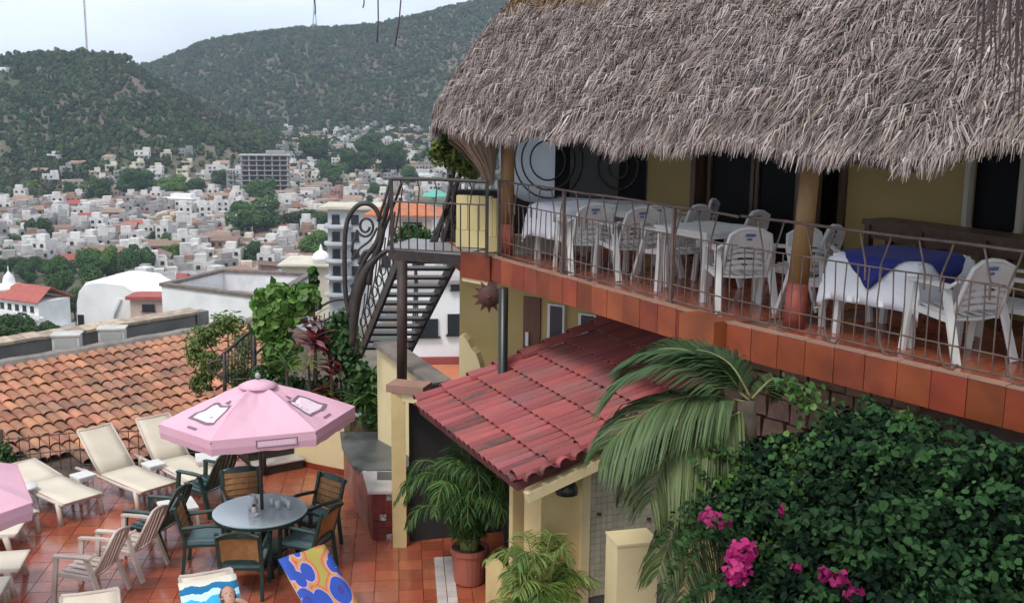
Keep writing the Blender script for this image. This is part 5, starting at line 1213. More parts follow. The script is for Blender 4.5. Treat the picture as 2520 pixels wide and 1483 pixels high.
for pts in ([(776, 765), (800, 748), (825, 738), (852, 736)], [(780, 800), (815, 780), (850, 760)]): MB().tube([PY(x, y, 18.6) for x, y in smooth_px(pts)], .022, 6).put('rail', m_iron, sr2, world=True, smooth=True)
for k in range(6): MB().tube([PY(786+k*12, 775-k*4, 18.6), PY(786+k*12, 850, 18.6)], .009, 5).put('baluster', m_iron, sr2, world=True)
# planter rim behind the counter
t = thing('planter', 'raised planter with curved white rim behind the counter', 'planter', (-2.4, 17.4, 0))
m_soil = mat('planter_soil', (.05, .035, .025), .95, c2=(.09, .06, .04), scale=8, coords='World', bump=.6)
rim = [V2(-3.75, 17.75), V2(-3.1, 17.32), V2(-2.6, 17.02), V2(-2.1, 16.86), V2(-1.7, 16.88), V2(-1.45, 16.95)]
back = [V2(-1.2, 18.6), V2(-4.6, 19.4), V2(-4.6, 18.2)]
MB().prism(rim+back, -2, .92).put('soil_bed', m_soil, t, world=True)
MB().tube([p+Vector((0, 0, 1.0)) for p in rim[2:]], .06, 8).put('rim', m_wht, t, world=True, smooth=True)
MB().prism(rim[2:]+[p+Vector((0, .12, 0)) for p in rim[:1:-1]], -.5, 1.0).put('wall_panel', m_crmw, t, world=True)
# ================================================================== FURNITURE
m_green = mat('dark_green_resin', (.012, .035, .028), .4, c2=(.02, .05, .04), scale=4, bump=.05)
m_teal = mat('teal_grey_seat', (.1, .17, .18), .5, c2=(.07, .13, .14), scale=5)
m_cane = mat('cane_panel', (.42, .22, .08), .6, c2=(.33, .16, .055), scale=10, bump=.3, bscale=60)
m_beige = mat('beige_resin', (.6, .5, .43), .5, c2=(.48, .39, .33), scale=3, stain=(.36, .27, .23), stain_scale=2.5, stain_amt=.5)
m_sling = mat('cream_sling_fabric', (.66, .58, .46), .75, c2=(.6, .52, .41), scale=2.5, bump=.12, bscale=90)
m_alu = mat('grey_pole', (.1, .06, .05), .5)

def resin_chair(name, label, cat, m, m_seat, h=.86, style='tall', group=None):
    """moulded garden armchair, front towards -Y, origin on the floor"""
    t = thing(name, label, cat, (0, 0, 0), 0, group)
    w = .27; zs = .4; lean = .26 if style == 'tall' else .17
    g = []
    for i in range(5):
        y = -.25+i*.115; g.append([(x, y, zs+.02-.025*math.cos(x*5)-(.03 if i == 0 else 0)-.012*i) for x in (-.235, -.12, 0, .12, .235)])
    MB().sheet(g, .018).put('seat', m_seat, t, smooth=False)
    for k in range(4): MB().bar((-.18+k*.12, -.22, zs+.012), (-.18+k*.12, .18, zs-.028), .05, .012).put('seat_slat', m, t)
    # back: outer hoop with slats
    def bp(x, f):
        return (x, .2+lean*f-.06*(1-(x/.25)**2)*f*.6+.0, zs-.03+(h-zs+.03)*f-(.06 if style == 'tall' else .1)*(abs(x)/.25)**2.4*f)
    hoop = [bp(-.23, f) for f in (0, .35, .7)]+[bp(x, 1.0) for x in (-.2, -.1, 0, .1, .2)]+[bp(.23, f) for f in (.7, .35, 0)]
    MB().tube(hoop, .02, 6).put('back_frame', m, t, smooth=True)
    if style == 'tall':
        for k in range(5):
            x = -.16+k*.08; MB().sheet([[bp(x-.03, f), bp(x+.03, f)] for f in (0, .33, .66, .98)], .014).put('back_slat', m, t)
    else:
        MB().sheet([[bp(x, f) for x in (-.2, -.1, 0, .1, .2)] for f in (.62, .8, .99)], .014).put('back_panel', m, t)
        for k in range(4):
            f = .12+k*.13; MB().sheet([[bp(x, f+a) for x in (-.2, -.1, 0, .1, .2)] for a in (0, .075)], .012).put('back_slat', m, t)
    for s in (-1, 1):
        MB().sheet([[(s*(w-.03), -.27, .605), (s*(w+.04), -.27, .6)], [(s*(w-.03), 0, .615), (s*(w+.045), 0, .61)], [(s*(w-.02), .2, .61), (s*(w+.03), .2, .6)], [(s*(w-.04), .27, .66), (s*(w+.0), .28, .66)]], .025 if s < 0 else -.025).put('arm', m, t)
        MB().bar((s*.29, -.3, 0), (s*.272, -.24, .605), .06, .035).put('front_leg', m, t)
        MB().bar((s*.29, .36, 0), (s*.262, .14, .6), .065, .035).put('rear_leg', m, t)
        MB().bar((s*.26, -.24, zs-.02), (s*.26, .18, zs-.05), .03, .05).put('side_rail', m, t)
    return t
def face_to(p, q): return math.atan2(q[1]-p[1], q[0]-p[0])+math.pi/2     # chair front is -Y

# ---------------------------------------------------------------- round table group
TC = Vector((-3.22, 13.42, 0))
m_glass = mat('table_glass', (.42, .5, .54), .1, c2=(.36, .44, .48), scale=2, spec=.6)
tb = thing('round_table', 'round table with blue-grey glass top under the pink parasol', 'table', TC)
MB().lathe([(.0, .715), (.58, .715), (.6, .725), (.6, .738), (.585, .745), (.0, .745)], 40, caps=False).put('tabletop', m_glass, tb, smooth=False)
MB().lathe([(.57, .68), (.6, .685), (.605, .712), (.57, .714)], 40, caps=False).put('rim', m_green, tb)
for k in range(4):
    a = k*math.pi/2+.5; MB().tube([(.5*math.cos(a), .5*math.sin(a), 0), (.4*math.cos(a), .4*math.sin(a), .35), (.46*math.cos(a), .46*math.sin(a), .69)], .025, 7).put('leg', m_green, tb, smooth=True)
MB().lathe([(.3, .2), (.33, .22), (.3, .24)], 20).put('stretcher_ring', m_green, tb)

def dining_chair(name, label, group):
    t = thing(name, label, 'chair', (0, 0, 0), 0, group)
    MB().box((0, 0, .43), (.5, .48, .05)).put('seat', m_teal, t); MB().box((0, 0, .395), (.52, .5, .03)).put('seat_frame', m_green, t)
    for s in (-1, 1):
        MB().bar((s*.25, -.25, 0), (s*.25, -.23, .64), .04).put('front_leg', m_green, t)
        MB().bar((s*.25, .29, 0), (s*.25, .24, .45), .04).put('rear_leg', m_green, t)
        MB().bar((s*.25, .24, .45), (s*.25, .36, .9), .045, .035).put('back_post', m_green, t)
        MB().tube([(s*.25, -.26, .64), (s*.26, -.05, .66), (s*.25, .27, .63)], .024, 6).put('arm', m_green, t)
    gr = [[(x, .245+.1*f-.02+.03*(x/.22)**2, .5+.34*f) for x in (-.225, -.1, .1, .225)] for f in (0, .5, 1)]
    MB().sheet(gr, .012).put('back_panel', m_cane, t)
    MB().sheet([[(x, .335+.03*f+.03*(x/.25)**2, .84+.085*f-.04*(x/.25)**2*f) for x in (-.26, -.13, 0, .13, .26)] for f in (0, 1)], .03).put('top_rail', m_green, t)
    MB().bar((-.25, .25, .5), (.25, .25, .5), .03, .04).put('lower_rail', m_green, t)
    for k in range(4): MB().bar((-.22, .243+k*.024, .55+k*.075), (.22, .243+k*.024, .55+k*.075), .008, .006).put('panel_batten', m_dwood, t)
    return t
dc = dining_chair('dining_chair', 'green framed chair with cane back, back towards the viewer at round table', 'cane chairs at the round table')
spots_c = [(-.02, -.8, None), (-.66, -.1, 'green framed cane chair on the left side of the round table'), (.62, -.16, 'green framed cane chair pushed in at right front of round table'),
           (.55, .62, 'green framed cane chair at the right back of the round table'), (-.42, .82, 'green framed cane chair behind the parasol pole')]
rots = [.06, -1.45, 1.25, 2.45, 3.5]
for k, (x, y, lb) in enumerate(spots_c):
    loc = TC+Vector((x, y, 0)); rz = math.pi+rots[k]
    if k == 0: dc.location = loc; dc.rotation_euler = (0, 0, rz)
    else: dup(dc, loc, rz, lb)
# glasses, shaker and jug on the table
m_clear = mat('clear_glass', (.82, .87, .9), .1, spec=.6, trans=.35)
m_shk = mat('pale_ceramic', (.7, .7, .68), .3)
def tumbler(x, y, lb, h=.12, r=.032, m=m_clear):
    t = MB().lathe([(r*.75, 0), (r, h), (r*.9, h), (r*.66, .01), (.001, .01)], 12).put('drinking_glass', m, smooth=True); t.location = TC+Vector((x, y, .747)); return tag(t, lb, 'glass', 'glasses on the round table')
for x, y, lb in ((.12, .12, 'clear glass nearest the pole on right of table'), (.22, .02, 'clear glass in the middle of the right cluster'), (.3, .14, 'clear glass in the far right cluster on table'), (.36, .04, 'rightmost clear glass on the round table'), (.26, .2, 'clear glass at the back of the right cluster'), (-.08, .12, 'clear glass just left of the parasol pole')):
    tumbler(x, y, lb)
j = thing('water_jug', 'pale glass jug standing left of the parasol pole', 'jug', TC+Vector((-.1, -.0, .747)))
MB().lathe([(.05, 0), (.06, .08), (.045, .16), (.05, .2), (.045, .2), (.038, .16), (.05, .05), (.001, .02)], 14).put('body', m_clear, j, smooth=True); MB().tube([(.05, 0, .17), (.09, 0, .14), (.085, 0, .08), (.055, 0, .05)], .008, 5).put('handle', m_clear, j)
s = thing('salt_shaker', 'small white shaker at the foot of the parasol pole', 'shaker', TC+Vector((-.05, -.12, .747))); MB().lathe([(.03, 0), (.035, .03), (.025, .07), (.022, .09)], 12).put('body', m_shk, s, smooth=True); MB().lathe([(.024, .09), (.024, .11), (.012, .12)], 12).put('lid', m_alu, s)
s = thing('ashtray', 'shallow white ashtray in front of the parasol pole', 'ashtray', TC+Vector((-.02, -.22, .747))); MB().lathe([(.04, 0), (.055, .025), (.048, .025), (.03, .008), (.001, .008)], 14).put('dish', m_shk, s, smooth=True)

# ---------------------------------------------------------------- parasols
m_pink = mat('pink_canvas', (.82, .48, .58), .8, c2=(.84, .52, .62), scale=1.5, bump=.1, bscale=60, sub_=.22)
m_pinkl = mat('pale_pink_print', (.8, .62, .69), .8)
m_print = mat('grey_logo_print', (.2, .13, .16), .8)
def parasol(label, loc, r, z_rim, z_top, phase, logos=True, sides=6, tilt=(0, 0)):
    t = thing('parasol', label, 'parasol', loc)
    tl_ = Matrix.Rotation(tilt[0], 3, 'X') @ Matrix.Rotation(tilt[1], 3, 'Y')
    T = lambda p: tl_ @ (Vector(p)-Vector((0, 0, z_rim)))+Vector((0, 0, z_rim))
    cor = [Vector((r*math.cos(phase+k*2*math.pi/sides), r*math.sin(phase+k*2*math.pi/sides), z_rim)) for k in range(sides)]; apex = Vector((0, 0, z_top-.03))
    def surf(k, a, f):       # a across the panel 0..1, f from apex 0 to rim 1
        c = cor[k].lerp(cor[(k+1) % sides], a); p = apex.lerp(c, f); p.z -= .07*math.sin(math.pi*f*.9)*(math.sin(math.pi*a))-.03*math.sin(math.pi*f)+.006*math.sin(a*19+k*2)*math.sin(f*11+k); return T(p)
    ca = None
    for k in range(sides):
        o = MB().sheet([[surf(k, a/14, f) for a in range(15)] for f in np.linspace(.12, 1.0, 12)], .004).put('canopy_panel', m_pink, t)
        va = [[T(cor[k].lerp(cor[(k+1) % sides], a/8)*1.0+Vector((0, 0, .004))) for a in range(9)], [T((cor[k].lerp(cor[(k+1) % sides], a/8))*1.0-Vector((0, 0, .1))) for a in range(9)],
              [T(Vector((cor[k].lerp(cor[(k+1) % sides], a/8).x*.985, cor[k].lerp(cor[(k+1) % sides], a/8).y*.985, z_rim-.185+.008*math.sin(a*2.1)))) for a in range(9)]]
        MB().sheet(va, -.004).put('valance', m_pink, t)
        MB().tube([T(apex-Vector((0, 0, .03))), T(cor[k]-Vector((0, 0, .03)))], .012, 5).put('rib', m_alu, t)
        MB().tube([T((0, 0, z_rim-.12)), T(apex.lerp(cor[k], .55)-Vector((0, 0, .04)))], .01, 5).put('strut', m_alu, t)
        if logos and k in (0, 2):
            # framed crest printed on the cloth, slightly proud of it
            def lp(u, v): q_ = surf(k, .5+u*.62, .62+v*.42); return q_+Vector((0, 0, .012))
            ol = [(-.5, -.32), (-.42, -.42), (-.1, -.36), (.12, -.42), (.45, -.4), (.5, -.2), (.46, .2), (.5, .36), (.2, .42), (-.2, .36), (-.46, .42), (-.5, .2), (-.44, 0)]
            mbq = MB(); n_ = len(ol); mbq.add([lp(x, y) for x, y in ol]+[lp(x*.82, y*.79) for x, y in ol], [(i, (i+1) % n_, (i+1) % n_+n_, i+n_) for i in range(n_)]); mbq.put('crest_frame', m_print, t)
            MB().add([lp(x*.81, y*.78) for x, y in ol], [tuple(range(n_))]).put('crest_field', m_pinkl, t)
            mbq = MB()
            for row, (v, w_) in enumerate(((-.14, .26), (0.0, .3), (.13, .22))):
                x = -w_
                while x < w_:
                    d_ = random.uniform(.03, .07); mbq.add([lp(x, v-.03)+Vector((0, 0, .004)), lp(min(x+d_, w_), v-.03)+Vector((0, 0, .004)), lp(min(x+d_, w_), v+.025)+Vector((0, 0, .004)), lp(x, v+.025)+Vector((0, 0, .004))], [(0, 1, 2, 3)]); x += d_+.03
            tag(mbq.put('crest_lettering', mat('faint_print', (.42, .24, .31), .8), t), kind='stuff')
            MB().add([lp(x, y) for x, y in ((-.12, -.46), (-.06, -.6), (.06, -.6), (.12, -.46))], [(0, 1, 2, 3)]).put('crest_top', m_print, t)
            MB().add([lp(x, y) for x, y in ((-.16, .6), (.14, .6), (.14, .68), (-.16, .68))], [(0, 1, 2, 3)]).put('crest_caption', m_print, t)
        if logos and k == 1:
            def vp(u, v): q_ = T(cor[k].lerp(cor[(k+1) % sides], .62+u)*1.004+Vector((0, 0, -.1+v))); return q_
            MB().add([vp(-.2, -.045), vp(.2, -.045), vp(.2, .05), vp(-.2, .05)], [(0, 1, 2, 3)]).put('valance_badge', m_print, t)
            MB().add([Vector(v_)*1.0+Vector((v_.x*.003, v_.y*.003, 0)) for v_ in (vp(-.185, -.036), vp(.185, -.036), vp(.185, .038), vp(-.185, .038))], [(0, 1, 2, 3)]).put('valance_field', m_pink, t)
            mbq = MB()
            for q in range(13): 
                u0 = -.17+q*.026; mbq.add([v_*1.006 - Vector((0, 0, v_.z*.006)) for v_ in (vp(u0, -.024), vp(u0+.016, -.024), vp(u0+.016, .024), vp(u0, .024))], [(0, 1, 2, 3)])
            tag(mbq.put('valance_lettering', m_pinkl, t), kind='stuff')
    MB().lathe([(.24, z_top-.095), (.245, z_top-.085), (.15, z_top-.045), (.04, z_top-.012), (.0, z_top-.008)], 16, caps=False).put('vent_cap', m_pink, t, smooth=True)
    MB().lathe([(.02, z_top), (.035, z_top+.02), (.035, z_top+.05), (.015, z_top+.075)], 8).put('finial', mat('grey_finial', (.35, .33, .33), .5), t, smooth=True)
    MB().tube([(0, 0, .03), (0, 0, z_top)], .022, 10).put('pole', m_rpole, t, smooth=True)
    MB().lathe([(.25, 0), (.25, .05), (.08, .08), (.04, .25), (.03, .25)], 16).put('base', m_iron, t)
    return t
parasol('large pink parasol with framed crests over the round table', TC+Vector((0.02, .02, 0)), 1.22, 2.0, 2.48, R(196), tilt=(R(-2), R(-2)))
parasol('second pink parasol cut off at the left picture border', P(75, 1240, 1.9)+Vector((-1.3, .05, -1.9)), 1.3, 1.9, 2.4, R(0), logos=False)

# ---------------------------------------------------------------- sun loungers
def lounger(label, foot, head_dir, back, group='sun loungers on the terrace', towel=None):
    """origin at foot-end centre on the floor; runs along +Y to the head"""
    rz = math.atan2(head_dir[1], head_dir[0])-math.pi/2
    t = thing('sun_lounger', label, 'sun lounger', (foot[0], foot[1], 0), rz, group)
    W, L0, LB = .3, 1.12, .82; z = .33
    hx = lambda s: (L0+s*math.cos(back), z+s*math.sin(back))
    for s in (-1, 1):
        MB().tube([(s*W, 0, z-.02), (s*W, .5, z-.035), (s*W, 1.25, z-.03), (s*W, 1.8, z-.05)], .028, 7).put('side_rail', m_beige, t, smooth=True)
        for y, dy in ((.12, -.06), (1.55, .08)): MB().tube([(s*W, y, z-.02), (s*(W+.01), y+dy*.5, .16), (s*(W+.015), y+dy, 0)], [.05, .035, .04], 7).put('leg', m_beige, t, smooth=True)
        MB().tube([(s*(W-.01), *hx(0)), (s*(W-.01), *hx(LB*.5)), (s*(W-.02), *hx(LB))], .02, 6).put('back_rail', m_beige, t, smooth=True)
    MB().tube([(-W+.02, *hx(LB)), (W-.02, *hx(LB))], .018, 6).put('head_bar', m_beige, t)
    g = [[(x, y, z+.01-.02*math.sin(math.pi*(x+.3)/.6)*math.sin(math.pi*min(y/L0, 1))) for x in (-.29, -.15, 0, .15, .29)] for y in (-.02, .02, .3, .6, .9, L0)]
    MB().sheet(g, .012).put('seat_sling', m_sling, t, smooth=True)
    g = [[(x, hx(s_)[0]-.0, hx(s_)[1]+.012-.015*math.sin(math.pi*(x+.3)/.6)) for x in (-.28, -.15, 0, .15, .28)] for s_ in (.01, .25, .5, .7, LB, LB+.02)]
    MB().sheet(g, .012).put('back_sling', m_sling, t, smooth=True)
    MB().tube([(-W, .02, z-.02), (W, .02, z-.02)], .026, 6).put('foot_bar', m_beige, t)
    if back > .3: MB().bar((0, L0+.1, z-.03), (0, L0+LB*.55*math.cos(back), z+LB*.55*math.sin(back)-.02), .3, .02).put('prop', m_beige, t)
    return t, hx, LB
hd = (-.77, .64)
lounger('flat cream sling lounger at the left of the back row', (-6.08, 14.83), hd, R(6)); lounger('cream lounger with raised back in the middle of the back row', (-5.16, 15.34), hd, R(42)); lounger('cream lounger with raised back nearest the steps, behind parasol', (-4.6, 15.8), (-.68, .73), R(42))
lounger('cream lounger whose foot shows under the cut-off parasol', (-6.69, 14.1), hd, R(8))
lounger('cream lounger end at left border below the cut-off parasol', tuple(P(52, 1290, .35))[:2], (-.98, -.18), R(8)); lounger('cream lounger end at left border beside the white chair', tuple(P(58, 1372, .35))[:2], (-.98, -.2), R(8)); lounger('cream lounger corner low at the left border', tuple(P(8, 1440, .35))[:2], (-.98, -.2), R(8))
lounger('cream lounger back rising at the bottom edge, no towel', (-3.78, 9.1), (-.35, .94), R(40))
m_tow = mat('striped_towel', (.03, .18, .5), .9, bump=.3, bscale=80); m_flo = mat('floral_towel', (.05, .1, .4), .9, bump=.3, bscale=80)
def stripe_nodes(m):
    N, L = m.node_tree.nodes, m.node_tree.links; b = N['Principled BSDF']; tcn = N.new('ShaderNodeTexCoord'); sx = N.new('ShaderNodeSeparateXYZ'); L.new(tcn.outputs['UV'], sx.inputs[0])
    rmp = N.new('ShaderNodeValToRGB'); rmp.color_ramp.interpolation = 'CONSTANT'; e = rmp.color_ramp.elements
    cols = [(.0, (.02, .1, .4)), (.12, (.05, .45, .75)), (.26, (.02, .08, .35)), (.38, (.06, .5, .8)), (.52, (.02, .09, .42)), (.66, (.05, .42, .7)), (.8, (.55, .8, .9)), (.86, (.01, .16, .35)), (.93, (.7, .66, .55))]
    e[0].position = 0; e[0].color = (*cols[0][1], 1); e[1].position = cols[1][0]; e[1].color = (*cols[1][1], 1)
    for p_, c_ in cols[2:]: q = e.new(p_); q.color = (*c_, 1)
    nz_ = N.new('ShaderNodeTexNoise'); nz_.inputs['Scale'].default_value = 4; L.new(tcn.outputs['UV'], nz_.inputs['Vector']); ad = N.new('ShaderNodeMath'); ad.operation = 'MULTIPLY_ADD'; ad.inputs[1].default_value = .12; L.new(nz_.outputs['Fac'], ad.inputs[0])
    sb_ = N.new('ShaderNodeMath'); sb_.operation = 'SUBTRACT'; sb_.inputs[1].default_value = .06; L.new(sx.outputs['Y'], sb_.inputs[0]); L.new(sb_.outputs[0], ad.inputs[2]); L.new(ad.outputs[0], rmp.inputs['Fac']); L.new(rmp.outputs['Color'], b.inputs['Base Color'])
def floral_nodes(m):
    N, L = m.node_tree.nodes, m.node_tree.links; b = N['Principled BSDF']; tcn = N.new('ShaderNodeTexCoord'); mpn = N.new('ShaderNodeMapping'); mpn.inputs['Scale'].default_value = (3.0, 4.0, 1); L.new(tcn.outputs['UV'], mpn.inputs['Vector'])
    vo = N.new('ShaderNodeTexVoronoi'); vo.inputs['Scale'].default_value = 1.0; vo.inputs['Randomness'].default_value = .75; L.new(mpn.outputs['Vector'], vo.inputs['Vector'])
    r1 = N.new('ShaderNodeValToRGB'); r1.color_ramp.interpolation = 'CONSTANT'; e = r1.color_ramp.elements; e[0].position = 0; e[0].color = (.75, .4, .65, 1); e[1].position = .08; e[1].color = (.03, .06, .34, 1); q = e.new(.2); q.color = (.05, .045, .26, 1); q = e.new(.28); q.color = (.03, .08, .4, 1); q = e.new(.56); q.color = (.55, .3, .5, 1); q = e.new(.6); q.color = (.5, .29, .06, 1); q = e.new(.67); q.color = (.65, .1, .1, 1); q = e.new(.73); q.color = (.4, .33, .07, 1)
    L.new(vo.outputs['Distance'], r1.inputs['Fac']); L.new(r1.outputs['Color'], b.inputs['Base Color'])
stripe_nodes(m_tow); floral_nodes(m_flo)
def uv_sheet(name, grid, thick, m, label, cat, M):
    mb = MB(); mb.sheet([[M @ Vector(p) for p in row] for row in grid], thick); o = mb.put(name, m, smooth=True); tag(o, label, cat)
    me = o.data; uv = me.uv_layers.new(name='UVMap'); n, k = len(grid), len(grid[0])
    for lp_ in me.loops:
        i = lp_.vertex_index % (n*k); uv.data[lp_.index].uv = ((i % k)/(k-1), (i//k)/(n-1))
    return o
def towel(tp, name, m, label, side=.0, s0=.0, s1=None, wav=.012):
    t, hx, LB = tp; M = MW[t.name]; s1 = LB+.05 if s1 is None else s1; rows = []
    for i in range(5): y = .35+i*.19; rows.append([(x, y, .362+.006*math.sin(x*20+i)) for x in np.linspace(-.31, .31, 9)])
    for i in range(9):
        s_ = s0+(s1-s0)*i/8; yy, zz = hx(s_); nrm = (-math.sin(hx.back), math.cos(hx.back))
        rows.append([(x, yy+nrm[0]*(.022+wav*math.sin(x*17+i*1.3)*.5), zz+nrm[1]*(.026+wav*math.sin(x*17+i*1.3)*.5)) for x in np.linspace(-.31, .31, 9)])
    return uv_sheet(name, rows, .008, m, label, 'towel', M)
def lounger_b(label, top_l, top_r, back):
    """placed by the two corners of its raised back (z of the top follows from the angle)"""
    tl, trr = Vector(top_l), Vector(top_r); ex = (trr-tl); ex.z = 0; ex.normalize(); hdv = Vector((-ex.y, ex.x, 0)); mid = (tl+trr)/2; reach = 1.12+.82*math.cos(back)
    f = mid-hdv*reach; r_ = lounger(label, (f.x, f.y), (hdv.x, hdv.y), back); r_[1].back = back; return r_
bk = R(36); zt_ = .33+.82*math.sin(bk)
lb1 = lounger_b('cream lounger carrying the blue striped towel at the bottom edge', P(450, 1419, zt_), P(562, 1400, zt_), bk); towel(lb1, 'striped_towel', m_tow, 'blue striped towel spread over the raised lounger back', s1=.74)
lb2 = lounger_b('lounger covered by the flowered towel in front of the round table', P(690, 1386, zt_), P(800, 1350, zt_), bk); towel(lb2, 'floral_towel', m_flo, 'bright flowered towel in blue, pink and gold on lounger back', wav=.02)

# ---------------------------------------------------------------- garden armchairs in a row
wc = resin_chair('garden_chair', 'cream resin armchair in front, nearest the viewer in the chair row', 'chair', m_beige, m_beige, .88, group='garden armchairs in a row')
gc = resin_chair('garden_chair', 'dark green resin armchair third in the chair row', 'chair', m_green, m_teal, .92, group='garden armchairs in a row')
wc.location = tuple(P(222, 1466, 0)); fdir = R(-100); wc.rotation_euler = (0, 0, fdir)
dup(wc, tuple(P(322, 1402, 0)), R(-104), 'cream resin armchair second in the chair row')
gc.location = tuple(P(385, 1350, 0)); gc.rotation_euler = (0, 0, R(-106)); dup(gc, tuple(P(508, 1250, 0)), R(-118), 'dark green resin armchair farthest back, near the loungers')
# ---------------------------------------------------------------- small tables and stools
def side_table(px, py, lb, h=.4, s=.21, rz=.3):
    t = thing('side_table', lb, 'side table', P(px, py, h)-Vector((0, 0, h)), rz, 'small white side tables'); MB().box((0, 0, h-.015), (2*s, 2*s, .03)).put('top', m_wplas, t); MB().box((0, 0, h-.055), (2*s-.04, 2*s-.04, .05)).put('apron', m_wplas, t)
    for x in (-1, 1):
        for y in (-1, 1): MB().bar((x*(s-.01), y*(s-.01), 0), (x*(s-.03), y*(s-.03), h-.03), .035).put('leg', m_wplas, t)
    return t
side_table(204, 1166, 'small white side table between the flat and the middle lounger', .4, .14, .87); side_table(378, 1138, 'small pale side table between middle and right loungers', .4, .14, .8); side_table(515, 1122, 'small white side table right of the loungers by the steps', .42)
t = thing('round_stool', 'round white stool beside the flat lounger', 'stool', P(60, 1195, .42)-Vector((0, 0, .42))); MB().lathe([(.0, .39), (.17, .39), (.18, .41), (.17, .425), (0, .43)], 18, caps=False).put('seat', m_wplas, t, smooth=True)
for k in range(4): a = k*1.571+.4; MB().bar((.17*math.cos(a), .17*math.sin(a), 0), (.12*math.cos(a), .12*math.sin(a), .4), .03).put('leg', m_wplas, t)
side_table(437, 1240, 'pale low table between the two green armchairs', .38, .24, .5)
t = thing('dark_basket', 'dark ribbed basket behind the right lounger', 'basket', P(472, 1117, 0)); MB().lathe([(.13, 0), (.17, .1), (.16, .3), (.17, .32), (.15, .32), (.12, .05), (.001, .05)], 14).put('body', m_iron, t)
for k in range(4): MB().lathe([(.17, .06+k*.07), (.18, .075+k*.07), (.17, .09+k*.07)], 14, caps=False).put('band', m_dwood, t)

# ---------------------------------------------------------------- balcony tables and chairs
def plastic_table(label, loc, rz, s=.4, group='white plastic tables on the balcony'):
    t = thing('plastic_table', label, 'table', loc, rz, group); h = .73
    MB().box((0, 0, h-.012), (2*s, 2*s, .024)).put('tabletop', m_wplas, t); MB().box((0, 0, h-.05), (2*s-.03, 2*s-.03, .05)).put('apron', m_wplas, t)
    for x in (-1, 1):
        for y in (-1, 1): MB().bar((x*(s-.045), y*(s-.045), 0), (x*(s-.06), y*(s-.06), h-.03), .06, .05).put('leg', m_wplas, t)
    return t
az1, az2 = math.atan2(d1.y, d1.x), math.atan2(d2.y, d2.x)
def cl(v, z=ZB): return (v.x, v.y, z)
pt1 = at1(.8, .8); pt2 = at1(3.45, .82); pt3 = at2(1.2, .88)
plastic_table('white plastic table draped with a white cloth at the far end', cl(pt1), az1); plastic_table('bare white plastic table in the middle of balcony', cl(pt2), az1+.06, .42); plastic_table('white plastic table under white cloth and blue runner', cl(pt3), az2+.05, .42)
m_cloth = mat('white_table_linen', (.76, .76, .8), .8, bump=.12, bscale=30); m_blue = mat('royal_blue_linen', (.012, .02, .17), .8, bump=.1, bscale=40)
def cloth(name, label, cat, m, loc, rz, s, drop, h=.733, rot=0.0, corner=None, th=.004, out=0.0):
    """square cloth: flat on the table, hanging with folds beyond its edge"""
    M = Matrix.Translation(Vector(loc)) @ Matrix.Rotation(rz, 4, 'Z'); n = 22; S = s+drop; g = []; ct_ = .425
    for i in range(n+1):
        row = []
        for j in range(n+1):
            x, y = -S+2*S*i/n, -S+2*S*j/n; x, y = x*math.cos(rot)-y*math.sin(rot), x*math.sin(rot)+y*math.cos(rot)
            ox, oy = max(abs(x)-ct_, 0), max(abs(y)-ct_, 0); z = h
            if ox or oy:
                z = h-max(ox, oy)-.25*min(ox, oy); fl = .02+.015*math.sin((x-y)*22)+.12*min(ox, oy)
                if ox: x = math.copysign(ct_+.012+out+fl*min(1, ox/.15), x)
                if oy: y = math.copysign(ct_+.012+out+fl*min(1, oy/.15), y)
            row.append(M @ Vector((x, y, z)))
        g.append(row)
    o = MB().sheet(g, th).put(name, m, smooth=True); return tag(o, label, cat)
cloth('tablecloth', 'white tablecloth hanging over the far plastic table', 'tablecloth', m_cloth, cl(pt1), az1, .42, .42, h=.738)
cloth('tablecloth', 'white tablecloth under the blue runner on nearest table', 'tablecloth', m_cloth, cl(pt3), az2+.05, .425, .42, h=.738)
cloth('table_runner', 'royal blue square cloth set diagonally with pointed corner hanging', 'tablecloth', m_blue, cl(pt3), az2+.05, .43, .075, h=.746, rot=R(45), th=.004, out=.022)
pc = resin_chair('plastic_chair', 'white plastic chair left of the nearest draped table', 'chair', m_wplas, m_wplas, .84, 'mono', 'white plastic chairs on the balcony')
m_logo = mat('blue_chair_print', (.12, .14, .32), .6)
MB().box((0, .352, .775), (.1, .004, .03), Matrix.Rotation(R(-20), 3, 'X')).box((.01, .353, .735), (.05, .004, .022), Matrix.Rotation(R(-20), 3, 'X')).put('printed_mark', m_logo, pc); MB().box((0, .316, .79), (.1, .004, .03), Matrix.Rotation(R(-20), 3, 'X')).put('printed_mark', m_logo, pc)
pcs = [(at2(.35, .95), pt3, None), (at2(1.95, .62), pt3, 'white plastic chair with its back to the rail, nearest right'), (at2(2.05, 1.3), pt3, 'white plastic chair right of the table behind another chair'), (at2(3.1, .75), at2(2.4, .9), 'white plastic chair cut off at the right border'),
       (at1(4.2, .6), pt2, 'white plastic chair right of the bare table'), (at1(4.35, 1.3), pt2, 'white plastic chair partly behind the middle log post'), (at1(2.65, .95), pt2, 'white plastic chair left of the bare table'), (at1(2.9, 1.6), at1(2.2, 1.5), 'white plastic chair behind the bare table with back to wall'),
       (at1(1.5, .5), pt1, 'white plastic chair in front of the far draped table'), (at1(2.1, 1.4), pt1, 'white plastic chair behind the far draped table'), (at1(1.6, 1.95), at1(1.0, 1.6), 'white plastic chair against the ring screen'), (at1(2.05, .75), at1(1.3, .8), 'white plastic chair back to back between the two bare tables')]
plastic_table('long bare plastic table behind the draped far table', cl(at1(1.45, 1.25)), az1, .4)
for k, (p, q, lb) in enumerate(pcs):
    rz = face_to(p, q)+random.uniform(-.2, .2)
    if k == 0: pc.location = cl(p); pc.rotation_euler = (0, 0, rz)
    else: dup(pc, cl(p), rz, lb)
